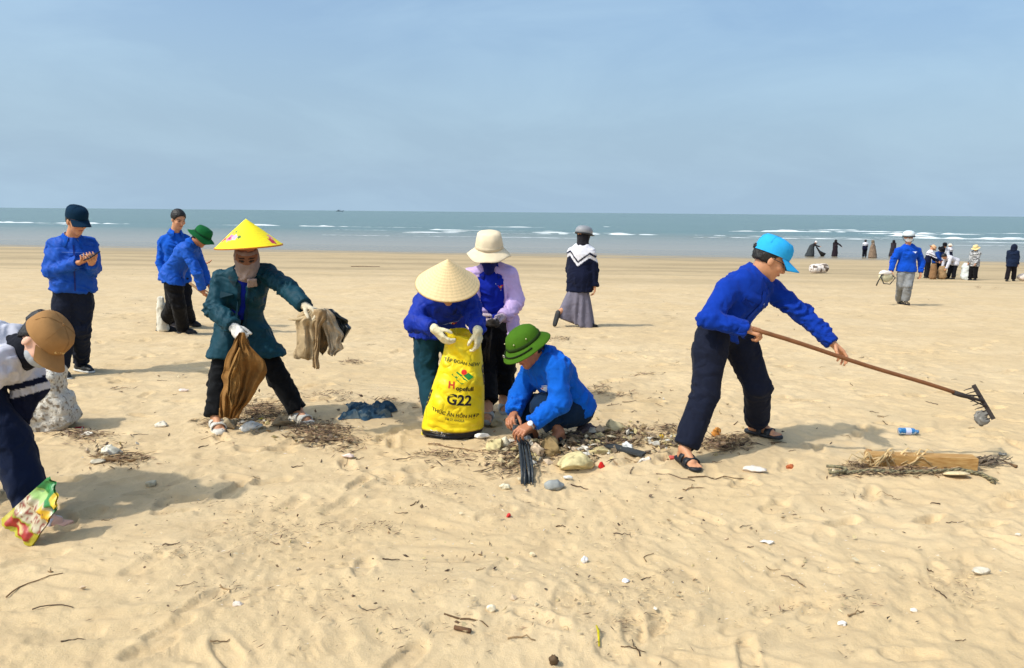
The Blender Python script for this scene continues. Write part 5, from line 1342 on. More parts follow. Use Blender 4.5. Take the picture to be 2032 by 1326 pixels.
far_person(1856, 551, 'person in blue vest and black hat stooping over the brown sacks', A(.3, -.95, 0), srgb(18, 58, 128), srgb(16, 18, 28), 1.56, hat='soft', hatc=srgb(26, 26, 30), h=.016, lean=.35, armR=(.6, .1), armL=(.6, .1), nod=.6)
far_person(1868, 546, 'person in white and black cap behind the one in the blue vest', A(-.4, -.9, 0), srgb(190, 192, 200), srgb(22, 24, 36), 1.68, hat='cap', hatc=srgb(24, 24, 28), h=.018, lean=.15, armR=(.4, .1), armL=(.4, .1))
far_person(1886, 554, 'person in pale grey top bent double over a brown sack', A(-1, -.15, 0), srgb(196, 194, 202), srgb(16, 16, 24), 1.62, h=.016, lean=1.25, armR=(.15, .05), armL=(.3, .05), nod=.2, spread=.16)
far_person(1882, 529, 'pupil in navy and white jacket and pale hat standing closest to the waves', A(-.2, 1, 0), NVY, srgb(16, 18, 28), 1.6, topf=lambda J, r, u: school(J['N'], r, u, .26, .2), hat='soft', hatc=srgb(216, 204, 186), h=.02, hem=.14)
def checks(J, r, u):
    def fn(V, C):
        a = np.floor((V @ A(1, 0, 0)) / .055).astype(int); b_ = np.floor(V[:, 2] / .055).astype(int); c_ = np.floor(V[:, 1] / .055).astype(int)
        C[:] = np.where((((a + c_) % 2 == 0) ^ (b_ % 2 == 0))[:, None], np.array(srgb(196, 196, 196)), np.array(srgb(26, 26, 30)))
    return fn
far_person(1930, 556, 'person in straw hat and black and white checked shirt beside a tall white sack', A(-.8, -.5, 0), srgb(60, 60, 64), srgb(16, 16, 20), 1.6, topf=checks, hat='soft', hatc=srgb(220, 196, 140), h=.014, hem=.2, armR=(.35, -.05), armL=(.3, -.05), nod=.4)
far_person(2004, 558, 'person in hooded navy coat walking off with hands in pockets', A(.7, .6, 0), srgb(20, 32, 56), srgb(24, 20, 26), 1.66, hat='hood', hatc=srgb(18, 26, 46), h=.015, hem=.22, stride=.20, spread=.07, armR=(.1, .06), armL=(.1, .06))
# ------------------------------------------------------------------ held and standing things
def loft_px(rows, Y, depth, seg=48, pleats=0, pamp=.0, expo=2.0, seed=0, noise_=.0, cap=True, phase=0., dy=None):
    """closed bag-like skin from rows (photo x centre, y, half width); depth in metres per row"""
    V = []; n = len(rows)
    for i, (cx, cy, hw) in enumerate(rows):
        yy = Y + (dy[i] if dy is not None else 0); c = P(cx, cy, yy); w = float(np.linalg.norm(P(cx + hw, cy, yy) - c)); dp = depth[i] if hasattr(depth, '__len__') else depth
        t = i / (n - 1)
        for k in range(seg):
            a = 2 * math.pi * k / seg; ca, sa = math.cos(a), math.sin(a)
            q = (abs(ca) ** expo + abs(sa) ** expo) ** (-1 / expo); m = 1 + pamp * ss(0, .25, t) * math.sin(a * pleats + phase + 2.0 * float(noise2(a * .8, t * 3 + seed, 5)))
            V.append(c + A(ca * q * w * m, sa * q * dp * m, 0))
    V = np.array(V)
    if noise_: V += (noise3(V * 9, seed)[:, None] * A(.6, 1, .5) + .6 * noise3(V * 22, seed + 1)[:, None] * A(.5, 1, .3)) * noise_
    F = []
    for j in range(n - 1):
        for k in range(seg): k2 = (k + 1) % seg; F.append((j * seg + k, j * seg + k2, (j + 1) * seg + k2, (j + 1) * seg + k))
    if cap: F.append(tuple(range(seg))[::-1]); F.append(tuple((n - 1) * seg + k for k in range(seg)))
    return V, F
def dens(rows, n=40):
    a = np.array(rows, float); t = np.linspace(0, len(a) - 1, n); return [tuple(np.interp(t, np.arange(len(a)), a[:, i]) for i in range(a.shape[1]))][0] if False else [tuple(float(np.interp(q, np.arange(len(a)), a[:, i])) for i in range(a.shape[1])) for q in t]

# ---- yellow feed sack
YS = 5.36
gb = G(898, 872)
rows = [(898, 874, 52), (898, 868, 58), (899, 855, 61), (902, 830, 60), (906, 800, 56), (910, 770, 50), (914, 740, 45), (918, 710, 39), (919, 690, 36), (920, 672, 33), (921, 664, 34)]
dep = np.interp(np.linspace(0, 10, 56), range(11), [.12, .145, .155, .16, .16, .155, .15, .135, .125, .12, .115])
rw = dens(rows, 56)
sackV, sackF = loft_px(rw, YS, dep, 72, 0, 0, 2.4, 3, .010)
zt = np.repeat(np.linspace(0, 1, 56), 72)
lowf = 1 - ss(.15, .42, zt); sackV[:, 1] -= lowf * .008 * np.sin(zt * 95 + 2.5 * noise2(sackV[:, 0] * 5, zt * 4, 6)) * np.sign(YS - sackV[:, 1] + .02)
sackV[:, 2] = sand_z(gb[0], gb[1] - .08) - .012 + (sackV[:, 2] - sackV[:, 2].min()) * .965
topz = ss(.86, 1., zt); sackV[:, 2] += topz * .030 * noise2(np.arctan2(sackV[:, 1] - YS, sackV[:, 0] - gb[0]) * 1.6, zt * 0, 8); sackV[:, :2] += (topz * .022 * noise2(np.arctan2(sackV[:, 1] - YS, sackV[:, 0] - gb[0]) * 3.1, zt * 3, 9))[:, None]
mid_ = ss(.2, .4, zt) * (1 - ss(.9, 1, zt)); sackV[:, 1] -= mid_ * .020 * (1 - 2.4 * np.abs(noise2(sackV[:, 0] * 7 + sackV[:, 2] * 5, sackV[:, 2] * 3.5, 12)))
ringT = np.arange(55 * 72, 56 * 72); inner = []
topc = sackV[ringT].mean(0)
for dz, sh in ((.0, .95), (-.05, .9), (-.16, .82)): inner.append(sackV[ringT] * 1.0 + (topc - sackV[ringT]) * (1 - sh) + A(0, 0, dz))
tilt = 12 * 0
V = np.concatenate([sackV] + inner); F = [f_ for f_ in sackF if len(f_) == 4]
for q in range(3):
    for k in range(72):
        k2 = (k + 1) % 72; a0 = (55 + q) * 72; F.append((a0 + k, a0 + k2, a0 + 72 + k2, a0 + 72 + k))
F.append(tuple(range(72))[::-1]); F.append(tuple((58) * 72 + k for k in range(72)))
sk = thing('feed_sack', gb, 'yellow woven feed sack printed G22, standing half full with its mouth held open', 'sack')
M_sack = mat('woven_plastic', (.6, .5, .1), .42, .10, 9, .25, 50, attr=True, spec=.4, crease=.6)
C = paint(V, srgb(244, 214, 24), .05, 3, 12); zz = np.concatenate([zt, np.full(216, 1.)])
C[zz < .165] = np.array(srgb(22, 20, 26)); C[(zz >= .165) & (zz < .185)] = np.array(srgb(190, 160, 30))
so_ = add('sack_skin', V, F, M_sack, sk, colors=C)
V, F = blob(P(840, 864, YS - .02), frame(A(0, -1, 0)), (.018, .02, .04), 3, .3); add('corner_ear', V, F, M_sack, sk, colors=paint(V, srgb(226, 204, 60), .05))
bv = bvh_of(so_)
def text_mesh(body_, size, bold=.0, align='CENTER'):
    cu = bpy.data.curves.new('lettering', 'FONT'); cu.body = body_; cu.size = size; cu.align_x = align; cu.align_y = 'CENTER'; cu.offset = bold; cu.resolution_u = 3
    ob = bpy.data.objects.new('lettering', cu); col.objects.link(ob); dg = bpy.context.evaluated_depsgraph_get(); me_ = ob.evaluated_get(dg).to_mesh()
    V = np.array([tuple(v.co) for v in me_.vertices]); F = [tuple(p_.vertices) for p_ in me_.polygons]; ob.evaluated_get(dg).to_mesh_clear(); bpy.data.objects.remove(ob); bpy.data.curves.remove(cu); return V, F
def print_on(parent, bv, name, V2, F, c, d, rv, uv, color, lift=.0025, rot=0., arc=0.):
    ca, sa = math.cos(rot), math.sin(rot); W = []
    for v in V2:
        x, y = v[0] * ca - v[1] * sa, v[0] * sa + v[1] * ca; y -= arc * x * x
        W.append(drop(bv, c + rv * x + uv * y, d, lift)[0])
    n = len(W); fl = [f_ if np.dot(np.cross(W[f_[1]] - W[f_[0]], W[f_[2]] - W[f_[0]]), d) < 0 else f_[::-1] for f_ in F]
    return add(name, np.array(W), fl, M_print, parent, smooth=False, colors=np.tile(color, (n, 1)))
RX, UZ, DY = A(1, 0, 0), A(0, 0, 1), A(0, 1, 0)
def sp(px, py): return P(px, py, YS - .16)
INK = srgb(20, 18, 26)
for (txt, px, py, size, bold, colr, rot, arc) in (('TẬP ĐOÀN NEW', 915, 722, .034, .0008, srgb(70, 80, 30), R(-9), 0.), ('H', 896, 765, .068, .003, srgb(204, 74, 34), R(-4), 0.), ('opefull', 922, 773, .047, .0014, INK, R(-5), -.6),
                                             ('G22', 911, 795, .104, .003, INK, R(-7), -.3), ('THỨC ĂN HỖN HỢP', 903, 824, .037, .0008, srgb(62, 54, 26), R(-9), -.5), ('TM 27 AHOLA', 902, 834, .023, .0003, srgb(80, 70, 30), R(-9), -.5)):
    V2, F2 = text_mesh(txt, size, bold); print_on(sk, bv, 'lettering', V2, F2, sp(px, py), DY, RX, UZ, colr, rot=rot, arc=arc)
V2, F2 = text_mesh('G22', .085, .004)
print_on(sk, bv, 'lettering', V2, F2, P(957, 742, YS - .02), nrm(A(-.75, .66, 0)), nrm(A(.66, .75, 0)), UZ, INK, rot=R(-78))
print_on(sk, bv, 'lettering', V2, F2, P(858, 786, YS - .03), nrm(A(.8, .6, 0)), nrm(A(.6, -.8, 0)), UZ, INK, rot=R(70))
V2, F2 = text_mesh('THỨC ĂN', .026, .0006); print_on(sk, bv, 'lettering', V2, F2, sp(868, 862), DY, RX, UZ, srgb(190, 188, 190), rot=R(-12))
def poly_print(pts, colr, name='emblem'):
    V2 = [(x, y) for x, y in pts]; print_on(sk, bv, name, np.array([(x, y, 0) for x, y in V2]), [tuple(range(len(V2)))], sp(919, 750), DY, RX, UZ, colr, lift=.003, rot=R(-6))
poly_print([(.002 + .021 * math.cos(t), .036 + .019 * math.sin(t)) for t in np.linspace(0, 2 * math.pi, 15)[:-1]], srgb(222, 44, 30))
for cx, cy, w_, h_ in ((-.045, .012, .042, .024), (.040, .010, .040, .026), (-.004, -.022, .046, .028)):
    poly_print([(cx - w_, cy + .002), (cx - .004, cy + h_), (cx + w_ * .9, cy), (cx, cy - h_)], srgb(30, 128, 48))

# ---- brown cloth bundle and rags
M_rag = mat('rag_cloth', (.3, .2, .1), .9, .25, 14, .4, 40, attr=True, crease=.6, spec=.1)
def sheet_px(rows, Y, folds, amp, seed=0, n=44, m=40, thick=.006, hang=.0):
    """hanging cloth: left and right edge per height, folds that deepen downwards"""
    a = np.array(rows, float); t = np.linspace(0, len(a) - 1, n); xl, xr, yy = [np.interp(t, np.arange(len(a)), a[:, i]) for i in range(3)]
    xl = xl + 4 * noise2(t * 1.3, t * 0 + seed, 21); xr = xr + 4 * noise2(t * 1.5, t * 0 + seed, 22)
    V = []
    for i in range(n):
        tt = i / (n - 1)
        for j in range(m):
            u = j / (m - 1); q = folds * u + .9 * float(noise2(u * 2.2 + seed, tt * 1.6, 3)) + .25 * float(noise2(u * 6, tt * 5 + seed, 4)); s_ = abs(math.sin(q * math.pi)) ** .6
            dep = amp * (.25 + .75 * min(1, tt * 2.2)) * (s_ * 2 - 1) + amp * .9 * float(noise2(u * 5 + seed, tt * 6, 7))
            edge = math.sin(u * math.pi) ** .5
            V.append(P(lerp(xl[i], xr[i], u + .02 * math.sin(q * 6.28)), yy[i] + (1 - edge) * -2 * tt + (2.5 * float(noise2(u * 7, seed * 1., 8)) if i == n - 1 else 0), Y + dep + hang * tt - .03 * edge))
    V = np.array(V); ix = np.arange(n * m).reshape(n, m); Fq = np.stack([ix[:-1, :-1], ix[:-1, 1:], ix[1:, 1:], ix[1:, :-1]], -1).reshape(-1, 4)
    Vb = V + A(0, thick, 0); L_ = len(V); bd = np.concatenate([ix[0], ix[1:, -1], ix[-1, -2::-1], ix[-2:0:-1, 0]]); side = np.stack([bd, bd + L_, np.roll(bd, -1) + L_, np.roll(bd, -1)], -1)
    return np.concatenate([V, Vb]), np.concatenate([Fq, Fq[:, ::-1] + L_, side])
bn = thing('cloth_bundle', P(460, 834, 5.16), 'gathered brown cloth hanging from the white gloved hand of the teal coated woman', 'cloth')
for rows, yy, fo, am, sd, colr in (([(473, 484, 660), (463, 492, 680), (449, 508, 700), (441, 524, 716), (438, 527, 738), (440, 519, 757), (440, 504, 782), (438, 488, 806), (437, 471, 831)], 5.15, 4.5, .030, 1, srgb(136, 98, 54)),
                                   ([(473, 484, 662), (466, 494, 690), (456, 512, 715), (450, 515, 740), (450, 505, 765), (446, 488, 795), (444, 470, 822)], 5.22, 3.0, .030, 2, srgb(116, 82, 46)),
                                   ([(470, 480, 690), (462, 480, 720), (452, 478, 750), (450, 470, 780), (452, 466, 806)], 5.10, 2.0, .018, 3, srgb(142, 106, 60))):
    V, F = sheet_px(rows, yy, fo, am, sd); add('cloth', V, F, M_rag, bn, colors=paint(V, colr, .16, sd, 14))
rg = thing('rags', P(620, 730, 5.17), 'dirty beige rags dangling from the outstretched arm of the teal coated woman', 'rag')
for rows, yy, fo, am, colr, sd in (([(606, 640, 614), (588, 640, 626), (582, 634, 640), (584, 632, 660), (584, 632, 690), (584, 630, 714)], 5.15, 2.6, .020, srgb(172, 150, 116), 1),
                               ([(624, 644, 616), (622, 642, 640), (621, 637, 670), (622, 634, 700), (621, 630, 732)], 5.13, 1.5, .012, srgb(146, 122, 90), 2),
                               ([(626, 652, 612), (632, 666, 630), (640, 674, 650), (648, 680, 672), (650, 681, 694), (652, 668, 706)], 5.18, 2.2, .018, srgb(166, 150, 126), 3),
                               ([(628, 650, 640), (632, 656, 668), (632, 652, 690), (634, 642, 704)], 5.22, 1.5, .014, srgb(110, 90, 62), 4)):
    V, F = sheet_px(rows, yy, fo, am, sd, 30, 26); add('rag', V, F, M_rag, rg, colors=paint(V, colr, .18, sd, 16))
V, F = tube([P(573, 634, 5.16), P(590, 634, 5.14), P(606, 630, 5.14), P(620, 620, 5.15)], [.006, .012, .016, .02], 8); add('rag_hem', V, F, M_rag, rg, colors=paint(V, srgb(176, 156, 122), .1))
V, F = sheet_px([(640, 658, 613), (640, 672, 622), (646, 686, 636), (656, 697, 650), (664, 690, 664), (672, 681, 680)], 5.25, 2.0, .022, 5, 24, 24)
o = add('plastic_bag', V, F, mat('black_plastic', srgb(20, 24, 24), .3, .2, 12, .5, 26)); tag(o, 'crumpled black plastic bag held behind the beige rags', 'plastic bag')

# ---- dark tangle in the lilac woman's hands
tg = thing('seaweed_tangle', P(968, 712, 5.74), 'dark stringy tangle dangling from the gloved hands of the bucket hat woman', 'seaweed'); M_weed = mat('dark_weed', srgb(52, 46, 42), .8, .3, 30, .4, 60)
V, F = blob(P(979, 640, 5.74), frame(A(0, -1, 0)), (.055, .035, .035), 3, .5); add('clump', V, F, M_weed, tg)
tr_ = np.random.default_rng(5)
for k in range(9):
    x1 = 960 + tr_.uniform(0, 12); V, F = tube([P(979 + tr_.uniform(-3, 3), 648, 5.74), P(972 + tr_.uniform(-6, 4), 672, 5.72 + tr_.uniform(-.02, .02)), P(x1, 696 + tr_.uniform(-5, 5), 5.72), P(x1 + tr_.uniform(-3, 3), 714 + tr_.uniform(-4, 6), 5.73)], [.003, .0026, .004, .002], 5); add('strand', V, F, M_weed, tg)
# ---- black strap bundle the squatting man pulls at
sb = thing('strap_bundle', S(1045, 955), 'bundle of black plastic straps pulled from the litter by the squatting man', 'straps'); M_strap = mat('strap_plastic', srgb(50, 56, 60), .4, .25, 20, .3, 50)
for k in range(22):
    a = tr_.uniform(-1, 1); q = tr_.uniform(-1, 1); g1, g2 = S(1036 + 9 * a, 905), S(1046 + 13 * a, 952 + 6 * q)
    pts = [P(1022 + 5 * a, 846 + 3 * q, 4.86), P(1026 + 6 * a, 868, 4.84), g1 + A(.01 * q, 0, .05 + .02 * abs(q)), lerp(g1, g2, .6) + A(.015 * q, 0, .035 + .02 * abs(a)), g2 + A(0, 0, .012)]
    V, F = ribbon(pts, [A(.3 * q, -1, .6)] * 5, .010, .002); add('strap', V, F, M_strap, sb)

# ---- weathered styrofoam block
F = Field(); fc = G(82, 860); zz_ = A(0, 0, 1); fx, fy = nrm(A(1, .25, 0)), nrm(A(-.25, 1, 0)); tl = nrm(zz_ + fx * -.12)
F.box(fc + fx * -.02 + fy * .12 + zz_ * .21, (fx, fy, tl), (.155, .14, .24), .05, .03); F.box(fc + fx * .10 + fy * .10 + zz_ * .14, (nrm(fx + zz_ * .3), fy, nrm(zz_ - fx * .3)), (.10, .13, .12), .05, .03)
V, Q = F.mesh(.009); N_ = vnormals(V, Q); V = V + N_ * (.014 * noise3(V * 9, 1) + .010 * noise3(V * 24, 2) + .006 * noise3(V * 60, 3))[:, None]
k = noise3(V * 70, 5); C = np.where((k > .38)[:, None], np.array(srgb(134, 120, 102)), np.array(srgb(204, 198, 186))); C = C * (1 + .12 * noise3(V * 14, 6))[:, None]
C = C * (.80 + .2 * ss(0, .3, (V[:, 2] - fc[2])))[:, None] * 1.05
o = add('foam_block', V, Q, mat('weathered_foam', (.5, .5, .5), .9, .2, 90, .9, 110, attr=True), colors=C); tag(o, 'big weathered white foam block on the sand behind the bending girl', 'foam block')

# ---- food wrapper in the bending girl's hand
n1, n2 = 34, 22; cr_ = [P(96, 946, 3.52), P(116, 1000, 3.46), P(62, 1086, 3.44), P(-4, 1036, 3.50)]
UU, VV = np.meshgrid(np.linspace(0, 1, n1), np.linspace(0, 1, n2)); V = []
for j in range(n2):
    for i in range(n1):
        u, v = UU[j, i], VV[j, i]; V.append((1 - u) * ((1 - v) * cr_[0] + v * cr_[1]) + u * ((1 - v) * cr_[3] + v * cr_[2]))
V = np.array(V); uu, vv = UU.ravel(), VV.ravel(); ex = .018 * np.sin(uu * math.pi) * np.sin(vv * math.pi)
V = V + noise3(V * 26, 3)[:, None] * A(.3, .8, .4) * .024 + noise3(V * 55, 4)[:, None] * A(.3, .9, .4) * .010
C = np.tile(srgb(196, 182, 150), (len(V), 1)); C = np.array(C)
C[uu < .26] = srgb(50, 132, 66); C[(uu >= .20) & (uu < .34) & (vv < .5)] = srgb(170, 205, 120); C[(uu > .30) & (uu < .48) & (vv > .55)] = srgb(226, 176, 34); C[(uu < .12) & (vv > .6)] = srgb(224, 190, 50)
C[uu > .74] = srgb(166, 46, 32); C[(uu > .70) & (uu < .74)] = srgb(150, 160, 40); C[(uu > .93)] = srgb(176, 170, 44); C[(uu > .74) & ((vv < .1) | (vv > .9))] = srgb(180, 166, 46); C[(uu > .80) & (uu < .86) & (vv > .35) & (vv < .65)] = srgb(210, 180, 120)
mm = (uu > .36) & (uu < .70) & (noise2(uu * 40, vv * 26, 9) > .25) & (np.abs(np.sin(vv * 11)) > .5); C[mm] = srgb(140, 70, 48)
ix = np.arange(n1 * n2).reshape(n2, n1); Fq = np.stack([ix[:-1, :-1], ix[:-1, 1:], ix[1:, 1:], ix[1:, :-1]], -1).reshape(-1, 4)
Vb = V + A(0.003, .012, 0) + A(0, .03, 0) * (np.sin(uu * math.pi) * np.sin(vv * math.pi))[:, None]
o = add('food_wrapper', np.concatenate([V, Vb]), np.concatenate([Fq, Fq[:, ::-1] + len(V)]), mat('wrapper_film', (.5, .5, .5), .25, .08, 20, .3, 40, attr=True, spec=.6), colors=np.concatenate([C, C])); tag(o, 'crumpled green, yellow and red food wrapper held by the bending girl', 'wrapper')

# ---- far things on the beach
def far_blob(name, px, py, wpx, hpx, color, label, cat, dp=.5, seed=1, rough=.12, expo=None, group=None):
    g = S(px, py); s = g[1] / FPX; V, F = blob(g + A(0, 0, hpx * s * .5), frame(A(0, -1, 0)), (wpx * s * .5, wpx * s * .5 * dp, hpx * s * .5), seed, rough, 4)
    o = add(name, V, F, M_rag2, colors=paint(V, color, .12, seed, 5)); return tag(o, label, cat, group)
M_rag2 = mat('sack_cloth', (.5, .5, .5), .8, .15, 6, .5, 14, attr=True)
g = S(1625, 543); s = g[1] / FPX; F = Field(); F.cone(g + A(-11 * s, 0, 9 * s), g + A(11 * s, .1, 10 * s), 9 * s, 9 * s, .02, None, [(g + A(-19 * s, 0, 0), A(-1, 0, 0)), (g + A(19 * s, 0, 0), A(1, 0, 0))]); V, Q = F.mesh(.02); V = wrinkle(V, Q, .02, (), 2, 6.)
C = paint(V, srgb(218, 208, 200), .05); C[noise3(V * 7, 4) > .45] = srgb(110, 96, 84); o = add('foam_float', V, Q, M_rag2, colors=C); tag(o, 'white barrel shaped foam float lying on the damp sand', 'float')
def far_sack(px, py, wpx, hpx, color, label, seed, top=.6):
    g = S(px, py); s = g[1] / FPX; F = Field(); w_ = wpx * s * .5; z = A(0, 0, 1); F.cone(g + z * w_ * .7, g + z * hpx * s * .75, w_, w_ * (.5 + top * .5), .03); F.cone(g + z * hpx * s * .7, g + z * hpx * s, w_ * .8, w_ * top, .03)
    F.plane(g + z * hpx * s, z); F.plane(g + z * .01, -z); V, Q = F.mesh(max(.012, w_ / 12)); V = wrinkle(V, Q, w_ * .10, (), seed, 1.1 / w_)
    return tag(add('sack', V, Q, M_rag2, colors=paint(V, color, .1, seed, 5)), label, 'sack')
far_sack(1917, 555, 20, 33, srgb(206, 212, 210), 'tall white sack standing beside the person in the checked shirt', 3, .8)
far_sack(1850, 554, 13, 30, srgb(132, 98, 64), 'brown sack held open between the two stooping pupils', 4)
far_sack(1868, 554, 16, 26, srgb(150, 120, 84), 'lighter brown sack under the person bent double', 5)
far_sack(324, 660, 22, 72, srgb(214, 208, 190), 'pale thin sack on the sand behind the stooping man', 7, .5)
far_blob('foam_lump', 2031, 558, 26, 15, srgb(226, 210, 196), 'white foam lump at the right edge beyond the hooded walker', 'foam', .7, 6, .2)
g = S(1634, 509); V, F = tube([P(1620, 490, g[1]), P(1626, 499, g[1]), g + A(0, 0, .1)], [.05, .09, .26], 8); o = add('drag_net', V, F, M_weed); tag(o, 'dark drag net trailing on the sand beside the grey robed person', 'net')
bt = thing('fishing_boat', P(674, 420.5, 2600) , 'tiny fishing boat far out on the horizon', 'boat'); b0 = P(674, 420, 2600); b0[2] = SEA - .3; M_boat = mat('boat_hull', srgb(96, 112, 122), .6, .1, .2)
V, F = slab([b0 + A(x, 0, z) for x, z in ((-13, 3.6), (-11, 0), (10, 0), (14, 4.6), (8, 3.4), (-8, 3.0))], 6, A(0, 1, 0)); add('hull', V, F, M_boat, bt, smooth=False)
V, F = slab([b0 + A(x, 1.5, z) for x, z in ((-8, 3), (-1, 3), (-1, 6.6), (-8, 6.4))], 3, A(0, 1, 0)); add('cabin', V, F, M_boat, bt, smooth=False)
V, F = tube([b0 + A(3, 3, 3), b0 + A(3, 3, 9)], .3, 6); add('mast', V, F, M_boat, bt)
# ------------------------------------------------------------------ litter on the sand
M_litter = mat('litter', (.5, .5, .5), .8, .2, 25, .5, 50, attr=True, spec=.25)
M_twig = mat('dry_twig', (.5, .5, .5), .85, .25, 40, .4, 80, attr=True, spec=.15)
def chunk(name, px, py, wpx, hpx, color, label, cat, seed=0, rough=.28, dp=.8, yaw=0., sink=.16, spots=None, m=None):
    g = S(px, py); s = g[1] / FPX; hz_ = max(hpx * s * .5, .008); f_ = A(math.sin(R(yaw)), -math.cos(R(yaw)), 0)
    V, F = blob(g + A(0, 0, hz_ * (1 - 2 * sink)), frame(f_), (wpx * s * .5, wpx * s * .5 * dp, hz_), seed, rough * 1.1, 3, cuts=9 if cat in ('foam', 'husk', 'plastic', 'wrapper') else 0)
    V = V + noise3(V * 45, seed)[:, None] * A(1, 1, .6) * min(.007, .08 * wpx * s)
    C = paint(V, color, .14, seed, 30)
    if spots is not None: C[noise3(V * 40, seed + 3) > .35] = np.array(spots)
    return tag(add(name, V, F, m or M_litter, colors=C, smooth=cat in ('stone', 'shell')), label, cat)
FOAM = srgb(214, 204, 176); FOAMY = srgb(206, 190, 140); WH = srgb(228, 226, 218); PINKW = srgb(222, 206, 190)
